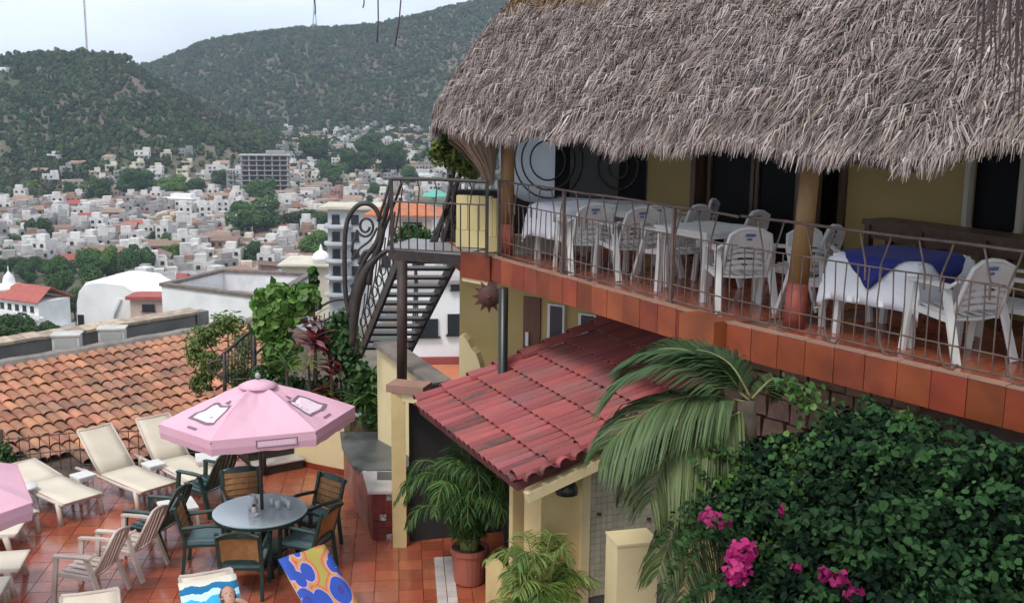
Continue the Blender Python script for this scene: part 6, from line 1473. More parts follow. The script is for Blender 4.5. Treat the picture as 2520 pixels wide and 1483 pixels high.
# dark console table by the wall
t = thing('console_table', 'black-brown wooden console table against the ochre wall', 'table', tuple(atw(s_of(2200), -.25, ZB)), az1); Lc = s_of(2520)+.8-s_of(2200)
MB().box((Lc/2, 0, .82), (Lc, .42, .05)).put('top', m_dwood, t); MB().box((Lc/2, -.16, .72), (Lc-.1, .03, .14)).put('apron', m_dwood, t); MB().box((Lc/2, 0, .25), (Lc-.12, .3, .03)).put('shelf', m_dwood, t)
for x in (.06, .75, 1.5, Lc-.06):
    for y in (-.16, .16): MB().bar((x, y, 0), (x, y, .8), .07).put('leg', m_dwood, t)

# ---------------------------------------------------------------- person lying on the blue-towelled lounger
m_skin = mat('skin', (.5, .28, .2), .55, c2=(.45, .24, .17), scale=6, sub_=.0); m_hair = mat('brown_hair', (.06, .035, .02), .6, c2=(.1, .055, .03), scale=20, bump=.4)
m_swim = mat('dark_swimsuit', (.03, .03, .08), .7)
def reclining_person(tp):
    t, hx, LB = tp; M = MW[t.name]; hb = lambda s_, x, u: Vector((x+.06, hx(s_)[0]-math.sin(hx.back)*u, hx(s_)[1]+math.cos(hx.back)*u))
    J = [hb(-.2, .06, .1)+Vector((0, -.05, 0)), hb(-.02, .07, .12), hb(.16, .09, .13), hb(.22, .1, .12), hb(.27, .1, .13),                          # 0 pelvis,1 waist,2 chest,3 neck base,4 neck
         hb(.17, -.09, .12), hb(.0, -.14, .1), hb(-.15, -.13, .14), hb(-.22, -.12, .16),                   # left arm 5-8
         hb(.17, .27, .12), hb(.26, .3, .1), hb(.32, .22, .16), hb(.34, .15, .18),                            # right arm folded to the head 9-12
         Vector((-.03, 1.0, .45)), Vector((-.05, .58, .5)), Vector((-.05, .2, .42)), Vector((-.05, .08, .46)), Vector((.15, 1.0, .45)), Vector((.16, .58, .49)), Vector((.15, .2, .42)), Vector((.15, .08, .46))]
    ed = [(0, 1), (1, 2), (2, 3), (3, 4), (2, 5), (5, 6), (6, 7), (7, 8), (2, 9), (9, 10), (10, 11), (11, 12), (0, 13), (13, 14), (14, 15), (15, 16), (0, 17), (17, 18), (18, 19), (19, 20)]
    rad = [.14, .12, .14, .07, .055, .06, .045, .035, .025, .06, .045, .035, .025, .085, .06, .045, .03, .085, .06, .045, .03]
    me = bpy.data.meshes.new('body'); me.from_pydata([tuple(M @ j_) for j_ in J], ed, []); o = bpy.data.objects.new('person', me); link(o); me.materials.append(m_skin)
    sk = o.modifiers.new('skin', 'SKIN'); sk.use_smooth_shade = True
    for i, v in enumerate(me.skin_vertices[0].data): v.radius = (rad[i], rad[i]*.85); v.use_root = i == 0
    sb = o.modifiers.new('sub', 'SUBSURF'); sb.levels = sb.render_levels = 1
    tag(o, 'person with brown hair lying on the blue towelled lounger', 'person'); MW[o.name] = Matrix.Identity(4)
    # head with face, and hair
    hc = hb(.4, .1, .14); rot = M.to_3x3() @ Matrix.Rotation(hx.back, 3, 'X'); prof = [(.02, -.125), (.05, -.115), (.066, -.08), (.073, -.02), (.078, .03), (.072, .075), (.045, .11), (.01, .12)]
    mb = MB(); mb.lathe(prof, 16)
    def shape(v):
        x, y, z = v; y = y*1.2
        return Vector((x, -y if False else y, z))
    mb.v = [tuple(shape(v)) for v in mb.v]
    nose = [(-.012, .085, -.03), (.012, .085, -.03), (0, .115, -.035), (0, .088, .02)]; mb.add(nose, [(0, 1, 2), (1, 3, 2), (3, 0, 2)])
    for s_ in (-1, 1): mb.add([(s_*.078, -.01, -.03), (s_*.09, -.02, -.01), (s_*.09, -.02, .02), (s_*.078, -.005, .025)], [(0, 1, 2, 3)])
    Rx = Matrix(((1, 0, 0), (0, 0, 1), (0, -1, 0)))
    # local head axes: z to crown -> up the lounger, y to face -> away from it
    HM = Matrix.Translation(M @ hc) @ (M.to_3x3() @ Matrix(((1, 0, 0), (0, -math.sin(hx.back), math.cos(hx.back)), (0, math.cos(hx.back), math.sin(hx.back))))).to_4x4()
    mb.v = [tuple(HM @ Vector(v)) for v in mb.v]; hd_ = mb.put('head', m_skin, o, smooth=True)
    mf = MB()
    for s_ in (-1, 1): mf.add([HM @ Vector((s_*.03+a, .088, .01+b)) for a, b in ((-.014, 0), (0, -.006), (.014, 0), (0, .006))], [(0, 1, 2, 3)])
    mf.put('eyes', m_hair, o); MB().add([HM @ Vector((a, .08, -.075+b)) for a, b in ((-.022, 0), (0, -.007), (.022, 0), (0, .005))], [(0, 1, 2, 3)]).put('mouth', mat('lips', (.42, .14, .12), .5), o)
    mh = MB(); mh.lathe([(.082, -.07), (.088, 0), (.088, .06), (.065, .115), (.02, .135), (.001, .137)], 16, caps=False); mh.v = [tuple(HM @ Vector((x, (y*1.22-.028) if y > 0 else y*1.25-.022, z))) for x, y, z in mh.v]; mh.put('hair', m_hair, o, smooth=True)
    # hands: palm with five fingers each, and swimsuit
    for (w_, dirv) in ((8, (0, -1, .1)), (12, (-.6, .3, .1))):
        p0 = J[w_]; dv = Vector(dirv).normalized(); sdv = dv.cross(Vector((0, 0, 1))).normalized(); hm = MB(); hm.tube([M @ p0, M @ (p0+dv*.04), M @ (p0+dv*.085)], [.025, .038, .034], 8)
        for f_ in range(4):
            b0 = p0+dv*.08+sdv*(-.024+f_*.016); Lf = (.06, .072, .068, .055)[f_]; hm.tube([M @ b0, M @ (b0+dv*Lf*.5+Vector((0, 0, .006))), M @ (b0+dv*Lf-Vector((0, 0, .012)))], [.009, .0085, .006], 6)
        b0 = p0+dv*.03+sdv*-.03; hm.tube([M @ b0, M @ (b0+dv*.025-sdv*.022), M @ (b0+dv*.05-sdv*.026)], [.011, .01, .007], 6); hm.put('hand', m_skin, o, smooth=True)
    sw = MB(); sw.tube([M @ (J[0]+Vector((0, -.06, 0))), M @ J[0], M @ (J[0].lerp(J[1], .5))], [.15, .168, .158], 12); sw.put('swimsuit', m_swim, o, smooth=True)
    return o
reclining_person(lb1)
# ================================================================== PLANTS NEAR THE TERRACE
m_pleaf = mat('plant_leaves', vcol=True, rough=.5, spec=.4, sub_=.3)
m_bleaf = mat('bougainvillea_leaves', vcol=True, rough=.75, spec=.18, sub_=.2)
rp2 = np.random.default_rng(77)
def leaf_mass(name, par, lobes, n, leaf, cols, aspect=.6, droop=.35, seed=1, shell=.55, kind=None, cull=None, m=None):
    """leaves spread through the given ellipsoid lobes (world space): [(centre, (rx, ry, rz))]"""
    r = np.random.default_rng(seed); vol = np.array([l[1][0]*l[1][1]+l[1][0]*l[1][2] for l in lobes]); vol /= vol.sum()
    li = r.choice(len(lobes), n, p=vol); C = np.array([list(l[0]) for l in lobes])[li]; S = np.array([l[1] for l in lobes])[li]
    d = r.normal(size=(n, 3)); d /= np.linalg.norm(d, axis=1)[:, None]; rad = r.uniform(shell, 1.05, n)
    clump = .82+.18*np.sin(d[:, 0]*9+li)*np.sin(d[:, 1]*8+d[:, 2]*7+li*2)
    c = C+d*S*(rad*clump)[:, None]
    if cull is not None: k_ = cull(c); c, d = c[k_], d[k_]; n = len(c)
    v, q = leaf_hex(c, d, leaf, r, aspect, droop)
    cols = np.array(cols); cc = cols[r.integers(0, len(cols), n)]*r.uniform(.7, 1.25, (n, 1))
    o = npmesh(name, v, q, m or m_pleaf, par, C=np.repeat(cc, 6, 0), world=True)
    if kind: tag(o, kind=kind)
    return o
def under_balcony(c, m=14):
    """keeps growth below the sight of the balcony's lower edge"""
    c = np.asarray(c); rel = c-np.array([0, 0, HC]); dp = rel @ np.array(_fw); x = PW/2+FPX*(rel @ np.array(_r))/dp; y = PH/2-FPX*(rel @ np.array(_u))/dp
    return (y > 905+.272*(x-1882)+m) & (y > np.interp(x, [1600, 1720, 1850, 1985, 2040, 2100, 2200], [1150, 1095, 1075, 1065, 1010, 965, 900]))
def frond(name, par, path, nl, Lmax, wid, droop, colr, seed=0, fwd=.55, cut=None, up=.15):
    """a feather-leaf: stem along path (world), leaflets on both sides hanging under gravity"""
    r = random.Random(seed); P_ = [Vector(p) for p in path]; mb_s = MB(); fine = []
    m = len(P_)
    for i in range(m-1):
        p0, p1, p2, p3 = P_[max(i-1, 0)], P_[i], P_[i+1], P_[min(i+2, m-1)]
        for j in range(6):
            t = j/6; fine.append(.5*((2*p1)+(p2-p0)*t+(2*p0-5*p1+4*p2-p3)*t*t+(3*p1-p0-3*p2+p3)*t**3))
    fine.append(P_[-1]); K = len(fine)
    c0 = Vector(colr)
    V, F, C = [], [], []
    for k in range(nl):
        f = .1+.9*(k+r.random()*.4)/nl
        x = f*(K-1); i = min(int(x), K-2); p = fine[i].lerp(fine[i+1], x-i); t = (fine[i+1]-fine[i]).normalized()
        sd_ = t.cross(Vector((0, 0, 1))); sd_ = sd_.normalized() if sd_.length > .05 else Vector((1, 0, 0)); un = sd_.cross(t)
        L = Lmax*(math.sin(math.pi*min(f*.86+.12, 1))**.6)*r.uniform(.85, 1.1)
        for s in (-1, 1):
            dv = (sd_*s+t*(fwd+f*.5)+un*up).normalized(); cc = c0*r.uniform(.7, 1.3); w = wid*r.uniform(.8, 1.15); q = p; pts = [p]
            for g in range(3):
                dv = (dv+Vector((0, 0, -droop*(g+.6)*r.uniform(.8, 1.2)))).normalized(); q = q+dv*(L/3); pts.append(q)
            wv = dv.cross(Vector((r.uniform(-.5, .5), r.uniform(-.5, .5), 1))).normalized()
            o = len(V)
            for g, ww in enumerate((.5, 1.0, .8, .12)): V += [pts[g]-wv*w*ww*.5, pts[g]+wv*w*ww*.5]; C += [tuple(cc), tuple(cc)]
            F += [(o+2*g, o+2*g+1, o+2*g+3, o+2*g+2) for g in range(3)]
    o = npmesh(name, [tuple(v) for v in V], F, m_pleaf, par, C=np.array(C), world=True)
    MB().tube(fine, [.014*(1-.75*i/(K-1))*(wid/.03)**.5 for i in range(K)], 5).put('stalk', m_stalk, o, world=True, smooth=True)
    return o
m_stalk = mat('palm_stalk', (.22, .24, .07), .6, c2=(.15, .13, .05), scale=5)
# ---------------------------------------------------------------- coconut palm hanging beside the red roof
pb = Vector((2.06, 9.05, 0)); t = thing('coconut_palm', 'coconut palm with hanging fronds between red roof and bougainvillea', 'palm', tuple(pb))
hub = PY(1835, 985, 9.0)
MB().tube([pb+Vector((.25, .1, -1)), pb+Vector((.12, .05, 1.4)), hub+Vector((.02, 0, -.4)), hub], [.13, .11, .1, .08], 10).put('trunk', m_bark, t, world=True, smooth=True)
def fpx(pts, Y0, Y1): n = len(pts); return [PY(x, y, lerp(Y0, Y1, k/(n-1))) for k, (x, y) in enumerate(pts)]
for k, (pts, Y0, Y1, L, dr, c, nl) in enumerate([
    ([(1845, 985), (1770, 930), (1680, 890), (1580, 905), (1500, 975)], 9.0, 9.3, .78, .13, (.06, .115, .04), 88),
    ([(1840, 985), (1770, 900), (1690, 862), (1610, 862), (1540, 900)], 9.05, 9.5, .62, .12, (.045, .09, .03), 76),
    ([(1840, 990), (1745, 972), (1650, 985), (1565, 1030), (1485, 1105)], 9.0, 8.7, .85, .27, (.1, .15, .06), 92),
    ([(1850, 1000), (1775, 1035), (1700, 1072), (1640, 1130), (1600, 1235)], 9.0, 8.5, .8, .33, (.125, .16, .062), 84),
    ([(1850, 1010), (1765, 1110), (1705, 1220), (1650, 1330), (1620, 1410)], 9.0, 8.5, .6, .36, (.1, .125, .045), 70),
    ([(1855, 1010), (1790, 1150), (1730, 1280), (1695, 1390), (1680, 1490)], 9.0, 8.3, .55, .35, (.07, .095, .035), 64),
    ([(1845, 975), (1800, 900), (1740, 865), (1680, 862)], 9.0, 9.4, .5, .2, (.035, .07, .025), 44),
    ([(1845, 985), (1720, 990), (1610, 1060), (1545, 1150), (1530, 1190)], 9.05, 9.1, .45, .5, (.05, .045, .028), 50),
    ([(1850, 980), (1905, 930), (1935, 960)], 9.0, 9.3, .45, .3, (.05, .085, .03), 34)]):
    frond('frond', t, fpx(pts, Y0, Y1), int(nl*1.25), L, .023, dr, tuple(x*1.15 for x in c), 10+k)
# ---------------------------------------------------------------- potted areca palm
pot_c = P(1155, 1430, 0); t = thing('potted_palm', 'bushy green palm in a terracotta pot before the kiosk', 'potted plant', tuple(pot_c))
m_pot = mat('terracotta_pot', (.38, .11, .07), .7, c2=(.3, .09, .06), scale=4, bump=.15)
MB().lathe([(.17, 0), (.19, .02), (.225, .4), (.245, .41), (.245, .47), (.22, .47), (.2, .42), (.001, .41)], 22).put('pot', m_pot, t, smooth=False)
MB().lathe([(.2, .43), (.001, .44)], 14, caps=False).put('soil', m_soil, t)
ra_ = random.Random(4)
for k in range(44):
    a = k*2.4; sp_ = ra_.uniform(.3, .8); h = ra_.uniform(.75, 1.42); c, s = math.cos(a), math.sin(a); b0 = pot_c+Vector((.1*c, .1*s, .42))
    frond('frond', t, [b0, b0+Vector((.12*c*sp_, .12*s*sp_, h*.5)), b0+Vector((.42*c*sp_, .42*s*sp_, h*.86)), b0+Vector((.8*c*sp_, .8*s*sp_, h*.9)), b0+Vector((1.05*c*sp_, 1.05*s*sp_, h*.62))], 30, .34, .02, .28, ra_.choice(((.05, .12, .025), (.035, .09, .02), (.075, .16, .035))), 100+k)
# ---------------------------------------------------------------- small bright palm at the bottom
pc_ = Vector((.3, 10.35, 0)); t = thing('small_palm', 'small bright yellow-green palm at the bottom edge', 'plant', tuple(pc_))
for k in range(5): MB().tube([pc_+Vector((.05*math.cos(k*1.3), .05*math.sin(k*1.3), 0)), pc_+Vector((.07*math.cos(k*1.3), .07*math.sin(k*1.3), 1.2))], .018, 6).put('stem', m_stalk, t, world=True)
for k in range(38):
    a = k*2.4+.3; sp_ = ra_.uniform(.35, .85); h = ra_.uniform(.1, .78); c, s = math.cos(a), math.sin(a); b0 = pc_+Vector((.07*c, .07*s, .93))
    frond('frond', t, [b0, b0+Vector((.15*c*sp_, .15*s*sp_, h*.6)), b0+Vector((.42*c*sp_, .42*s*sp_, h*.92)), b0+Vector((.72*c*sp_, .72*s*sp_, h*.75))], 28, .25, .014, .25, ra_.choice(((.13, .2, .03), (.09, .17, .03), (.17, .24, .05))), 200+k)
# ---------------------------------------------------------------- bougainvillea
t = thing('bougainvillea', 'large dark green bougainvillea bush with magenta flowers below the balcony', 'shrub', (3.0, 7.9, 0))
lob = [(PY(1900, 1130, 8.6), (.42, .4, .3)), (PY(1840, 1250, 8.3), (.4, .4, .35)), (PY(2000, 1250, 8.0), (.6, .5, .45)), (PY(2180, 1180, 7.7), (.55, .5, .45)), (PY(2080, 1080, 8.3), (.4, .4, .3)), (PY(2150, 1350, 7.3), (.7, .5, .5)), (PY(2350, 1250, 7.0), (.6, .5, .5)), (PY(1950, 1400, 7.7), (.45, .4, .4)), (PY(2400, 1420, 6.6), (.6, .5, .5)), (PY(2230, 1060, 7.9), (.35, .4, .25)), (PY(1830, 1430, 7.9), (.22, .25, .3)), (PY(2480, 1150, 6.9), (.45, .4, .4)), (PY(2060, 1500, 7.0), (.7, .5, .4)), (PY(2300, 1520, 6.4), (.8, .5, .4)), (PY(2540, 1330, 6.4), (.5, .4, .5))]
shade_greens = [(.007, .025, .01), (.009, .031, .013), (.005, .019, .008), (.016, .043, .015), (.011, .036, .016), (.03, .058, .017)]  # leaf greens darkened to carry the deep shade below the balcony
sub_lob = []
for c, s_ in lob:
    for k in range(6):
        dd_ = np.random.default_rng(int(c.x*1000)+k).normal(size=3); dd_[1] -= .5; dd_ /= np.linalg.norm(dd_); kk = .3+.16*((k*37) % 10)/10
        sub_lob.append((c+Vector((dd_[0]*s_[0]*.75, dd_[1]*s_[1]*.75, dd_[2]*s_[2]*.75)), tuple(x*kk for x in s_)))
leaf_mass('foliage', t, sub_lob, 50000, .048, shade_greens, .7, .7, 5, .62, cull=under_balcony, m=m_bleaf)
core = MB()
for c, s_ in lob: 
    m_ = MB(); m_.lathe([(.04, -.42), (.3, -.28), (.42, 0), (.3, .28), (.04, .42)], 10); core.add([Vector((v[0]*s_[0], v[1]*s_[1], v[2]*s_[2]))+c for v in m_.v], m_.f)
m_core = mat('core_shade', (.012, .016, .01), .95)  # near-black lumps standing in for the shade inside the bush
leaf_mass('inner_foliage', t, lob, 26000, .06, [(.006, .022, .009), (.009, .028, .012), (.005, .016, .007)], .7, .7, 6, .38, cull=lambda c: under_balcony(c, 40), m=m_bleaf)  # inner leaves coloured darker to deepen the painted shade of the bush
tag(core.put('shade_core', m_core, t, world=True), kind='stuff')
lg = [(.07, .16, .03), (.11, .21, .04), (.05, .12, .025)]
def spray(pts, Y0, Y1, n, w, cols, seed, leaf=.065):
    r = np.random.default_rng(seed); path = np.array([list(p) for p in fpx(smooth_px(pts, 5), Y0, Y1)]); f = r.uniform(0, len(path)-1.001, n); i = f.astype(int); c = path[i]+(path[i+1]-path[i])*(f-i)[:, None]+r.normal(size=(n, 3))*w
    d = r.normal(size=(n, 3))+np.array([0, -.9, .5]); d /= np.linalg.norm(d, axis=1)[:, None]; v, q = leaf_hex(c, d, leaf*.85, r, .8, .5); cc = np.array(cols)[r.integers(0, len(cols), n)]*r.uniform(.75, 1.25, (n, 1))
    o = npmesh('branch_spray', v, q, m_pleaf, t, C=np.repeat(cc, 6, 0), world=True); tag(o, kind='stuff')
    MB().tube([tuple(p) for p in path], .008, 5).put('twig', m_bark, o, world=True)
for k, (pts, Y0, Y1, n, w) in enumerate([([(1990, 1020), (1945, 960), (1918, 935)], 8.6, 8.5, 70, .045), ([(2080, 1040), (2010, 985), (1985, 965)], 8.4, 8.3, 60, .05), ([(2290, 1075), (2240, 1055), (2205, 1010)], 7.6, 7.7, 60, .045), ([(1990, 1160), (1950, 1200), (1925, 1235)], 7.9, 7.8, 70, .05), ([(2060, 1230), (2040, 1280), (2025, 1310)], 7.5, 7.5, 50, .04), ([(2160, 1220), (2210, 1300), (2260, 1340)], 7.3, 7.1, 100, .055), ([(2300, 1140), (2370, 1200), (2440, 1260)], 7.0, 6.8, 130, .06),
        ([(2120, 1300), (2090, 1360), (2080, 1390)], 7.1, 7.0, 60, .05), ([(1840, 1180), (1790, 1200), (1720, 1250)], 8.3, 8.2, 130, .06), ([(1830, 1130), (1770, 1110), (1740, 1095)], 8.5, 8.5, 80, .05), ([(1880, 1330), (1910, 1350), (1950, 1330)], 7.6, 7.5, 60, .05), ([(2380, 1380), (2410, 1420), (2425, 1420)], 6.5, 6.4, 50, .045), ([(2100, 1060), (2060, 1075), (1990, 1085)], 8.1, 8.2, 110, .06), ([(2250, 1150), (2290, 1230), (2280, 1300)], 7.2, 7.1, 90, .055), ([(1930, 1110), (1960, 1140), (1930, 1180)], 8.2, 8.0, 90, .05), ([(2150, 1090), (2200, 1130), (2240, 1150)], 7.7, 7.5, 90, .06)]):
    spray(pts, Y0, Y1, n, w, lg if k % 3 else [(.05, .13, .03), (.08, .17, .04)], 300+k)
rr9 = np.random.default_rng(55)
def trailing(n, seed):
    """arching, drooping shoots with leaves in two ranks, growing out of the bush"""
    r = np.random.default_rng(seed); Vs, Qs, Cs = [], [], []; off = 0
    for k in range(n):
        c, s_ = lob[r.integers(0, len(lob))]; d = r.normal(size=3); d[1] -= .7; d[2] += .5; d /= np.linalg.norm(d); p = np.array(list(c))+d*np.array(s_)*.85; dv = d+r.normal(size=3)*.35; dv /= np.linalg.norm(dv); L = r.uniform(.3, .75); m = int(L/.022); br = r.uniform(.6, 1.6); pts = []
        for j in range(m):
            dv = dv+np.array([0, 0, -.055]); dv /= np.linalg.norm(dv); p = p+dv*.022; pts.append(p.copy())
        pts = np.array(pts)
        if not under_balcony(pts, 4).all(): continue
        f = np.linspace(0, 1, m); cc = np.array([.011, .037, .015])*(1-f[:, None])+np.array([.03, .074, .02])*f[:, None]*br; cc *= r.uniform(.75, 1.2, (m, 1))
        sd_ = np.cross(dv, [0, 0, 1.0]); sd_ /= np.linalg.norm(sd_)+1e-6; alt = np.where(np.arange(m) % 2, 1, -1)[:, None]; q = pts+sd_*alt*.028+r.normal(size=(m, 3))*.01
        dd = np.tile([0, -.35, .8], (m, 1))+sd_*alt*.5; v, qq = leaf_hex(q, dd, .054, r, .75, .5); Vs.append(v); Qs.append(qq+off); Cs.append(np.repeat(cc, 6, 0)); off += len(v)
    tag(npmesh('trailing_shoots', np.concatenate(Vs), np.concatenate(Qs), m_bleaf, t, C=np.concatenate(Cs), world=True), kind='stuff')
trailing(460, 9)
m_mag = mat('magenta_bracts', vcol=True, rough=.6, sub_=.35)
def flowers(px, py, Y, rx, rz, n, seed, k=1.0):
    r = np.random.default_rng(seed); c0 = np.array(list(PY(px, py, Y-.45))); d = r.normal(size=(n, 3)); d /= np.linalg.norm(d, axis=1)[:, None]; c = c0+d*np.array([rx, rx*.7, rz])*r.uniform(.5, 1, (n, 1)); d[:, 1] -= .6
    v, q = leaf_quads(c, d, .05, r, .9, .1); npmesh('flower_cluster', v, q, m_mag, t, C=np.repeat(np.array([.62, .02, .22])*r.uniform(.6, 1.25, (n, 1))*k, 4, 0), world=True)
for k, a in enumerate([(1825, 1360, 7.55, .12, .1, 130), (1815, 1405, 7.5, .1, .11, 110), (1760, 1280, 8.0, .13, .06, 60), (1740, 1265, 8.1, .06, .05, 30), (2060, 1425, 7.0, .08, .06, 40), (2030, 1410, 7.1, .05, .05, 20), (2100, 1460, 6.9, .06, .06, 25), (1920, 1260, 7.6, .03, .05, 8), (1960, 1395, 7.3, .04, .04, 12)]): flowers(*a, 400+k, .85 if k < 2 else .6)
# rough stone wall below the balcony behind the bush
rw = thing('stone_retaining_wall', 'brown rubble retaining wall below the balcony', 'wall', tuple(at2(0, .5)))
m_rub = mat('rubble_mortar', (.14, .09, .07), .95, c2=(.1, .065, .05), scale=5, coords='World', bump=.5)
MB().prism([at1(L1-.9, .75), at2(0, .6), at2(L2+1, .6), at2(L2+1, .9), at2(0, .95), at1(L1-.9, 1.0)], -2, ZB-.31).put('backing', m_rub, rw, world=True)
m_rubs = mat('rubble_stone', (.25, .15, .105), .9, c2=(.17, .105, .08), scale=6, coords='World', rnd=.25, bump=.5)
rs_ = random.Random(8)
for j in range(9):
    s = -.25
    while s < 1.5:
        w = rs_.uniform(.2, .38); h = .22; p = at2(s+w/2, .585+rs_.uniform(-.01, .02)); MB().box((0, 0, 0), (w*.93, .1, h*.9), Matrix.Rotation(az2, 3, 'Z') @ Matrix.Rotation(rs_.uniform(-.08, .08), 3, 'Y'), taper=rs_.uniform(.8, 1)).put('stone', m_rubs, rw, loc=MW[rw.name].inverted() @ Vector((p.x, p.y, ZB-.45-j*.22))); s += w
# ---------------------------------------------------------------- plants on the planter and stair bank
def bush(label, lob, n, leaf, cols, seed, aspect=.6, droop=.3, name='shrub', cat='shrub', stems=3, shell=.4):
    c = lob[0][0]; base = Vector((c[0], c[1], .9)); t = thing(name, label, cat, tuple(base)); leaf_mass('foliage', t, lob, n, leaf, cols, aspect, droop, seed, shell)
    for k in range(stems):
        q = lob[k % len(lob)][0]; MB().tube([base+Vector((.05*k-.05, .03*k, -.05)), base.lerp(Vector(q), .5)+Vector((.03*k, 0, 0)), Vector(q)], [.025, .018, .008], 6).put('stem', m_bark, t, world=True)
    return t
gA = [(.09, .19, .03), (.12, .24, .045), (.06, .14, .025), (.16, .28, .06)]; gB = [(.04, .1, .025), (.055, .13, .03), (.03, .08, .02)]
bush('tall broad-leaved bright green shrub rising above the pink parasol', [(PY(705, 760, 17.6), (.5, .35, .35)), (PY(680, 720, 17.7), (.28, .25, .2)), (PY(690, 860, 17.5), (.35, .3, .45)), (PY(745, 730, 17.6), (.3, .25, .25)), (PY(660, 800, 17.5), (.3, .25, .34)), (PY(650, 735, 17.7), (.22, .2, .2))], 1500, .17, gA, 21, .85, .4)
bush('thin climbing stem with dark leaves at the top of the tall shrub', [(PY(772, 690, 17.9), (.1, .1, .3)), (PY(770, 740, 17.9), (.14, .12, .22))], 160, .13, gB, 22, .7, .5, stems=1)
bush('dark leafy shrub under the iron stair scroll', [(PY(850, 860, 17.2), (.35, .3, .5)), (PY(810, 830, 17.5), (.3, .3, .35)), (PY(880, 930, 17.0), (.3, .3, .4)), (PY(840, 790, 17.6), (.22, .2, .25))], 1700, .11, gB, 23)
bush('dark green shrub filling the planter behind the parasol', [(PY(700, 960, 17.4), (.5, .3, .4)), (PY(790, 960, 17.3), (.45, .3, .35)), (PY(650, 930, 17.6), (.3, .3, .4)), (PY(870, 1000, 17.1), (.4, .25, .3))], 2200, .1, [(.03, .075, .018), (.05, .11, .025), (.022, .055, .015)], 24)
bush('green shrub beside the yellow pillar', [(PY(920, 960, 17.0), (.25, .25, .45)), (PY(915, 1020, 16.9), (.25, .2, .25))], 800, .12, [(.05, .12, .025), (.08, .17, .035)], 25)
bush('loose light green shrub on the roof edge left of the handrail', [(PY(560, 800, 19.5), (.45, .3, .3)), (PY(500, 830, 19.5), (.4, .3, .28)), (PY(600, 850, 19.2), (.3, .3, .4)), (PY(480, 870, 19.2), (.25, .3, .35))], 1500, .12, [(.14, .21, .05), (.1, .17, .04), (.19, .24, .08)], 26, .3, .2, shell=.2)
bush('yellow-green grassy shrub hanging over the tiled roof', [(PY(520, 900, 18.8), (.3, .3, .35)), (PY(490, 940, 18.6), (.22, .25, .3)), (PY(585, 920, 18.6), (.35, .3, .4))], 1100, .13, [(.16, .21, .05), (.11, .16, .04)], 27, .25, .3, shell=.2)
bush('round clipped shrub at the left border beside flat lounger', [(P(-4, 1120, .45), (.3, .3, .35))], 900, .06, gB, 28)
def rosette(label, px, py, Y, n, L, w, cols, name, cat, seed, droop=.5, up=.7, base=.9):
    c0 = PY(px, py, Y); t = thing(name, label, cat, (c0.x, c0.y, base)); r = random.Random(seed)
    MB().tube([(c0.x, c0.y, base-.05), tuple(c0)], [.03, .02], 6).put('stem', m_bark, t, world=True)
    for k in range(n):
        a = k*2.4+r.random(); e = r.uniform(.1, 1.0)*up; dv = Vector((math.cos(a), math.sin(a), e)).normalized(); p = c0+Vector((0, 0, r.uniform(-.12, .12))); c = r.choice(cols); V = []; sdv = dv.cross(Vector((0, 0, 1))).normalized(); LL_ = L*r.uniform(.7, 1.15)
        for g, ww in enumerate((.35, 1, .85, .1)):
            V += [p-sdv*w*ww/2, p+sdv*w*ww/2]; dv = (dv+Vector((0, 0, -droop*.5))).normalized(); p = p+dv*LL_/3
        mb = MB(); mb.add(V, [(2*g, 2*g+1, 2*g+3, 2*g+2) for g in range(3)], tuple(x*r.uniform(.8, 1.2) for x in c)); mb.put('leaf', m_pleaf, t, world=True)
rosette('red-leaved cordyline with pinkish tips behind the parasol', 775, 845, 17.2, 34, .42, .09, [(.22, .02, .03), (.3, .05, .06), (.12, .015, .02), (.42, .16, .16)], 'red_cordyline', 'plant', 31, .5, 1.3)
rosette('dark red cordyline beside the iron stairs', 815, 905, 17.0, 24, .32, .08, [(.2, .02, .03), (.12, .02, .03), (.3, .07, .05)], 'red_cordyline', 'plant', 32, .5, 1.2)
rosette('purple variegated leaves above the red cordyline', 775, 795, 17.3, 18, .32, .08, [(.1, .04, .06), (.3, .2, .23), (.16, .03, .06)], 'variegated_plant', 'plant', 36, .5, 1.2)
rosette('spiky yellow-green dracaena below the red cordyline', 760, 890, 16.9, 60, .36, .022, [(.2, .27, .06), (.14, .22, .05), (.25, .3, .09)], 'spiky_dracaena', 'plant', 33, .45, .8)
rosette('orange-red croton low behind the parasol', 800, 965, 17.0, 26, .26, .07, [(.35, .12, .04), (.22, .05, .03), (.1, .13, .03)], 'croton', 'plant', 34, .5, 1.0)
rosette('long strap-leaved green plant near the yellow pillar', 900, 985, 16.8, 44, .55, .035, [(.09, .18, .04), (.06, .13, .03), (.13, .22, .06)], 'strap_leaf_plant', 'plant', 35, .6, 1.4)
rosette('pale strap-leaved plant among the shrubs left of dracaena', 705, 890, 17.0, 30, .45, .03, [(.12, .2, .06), (.09, .17, .05)], 'strap_leaf_plant', 'plant', 37, .6, 1.4)
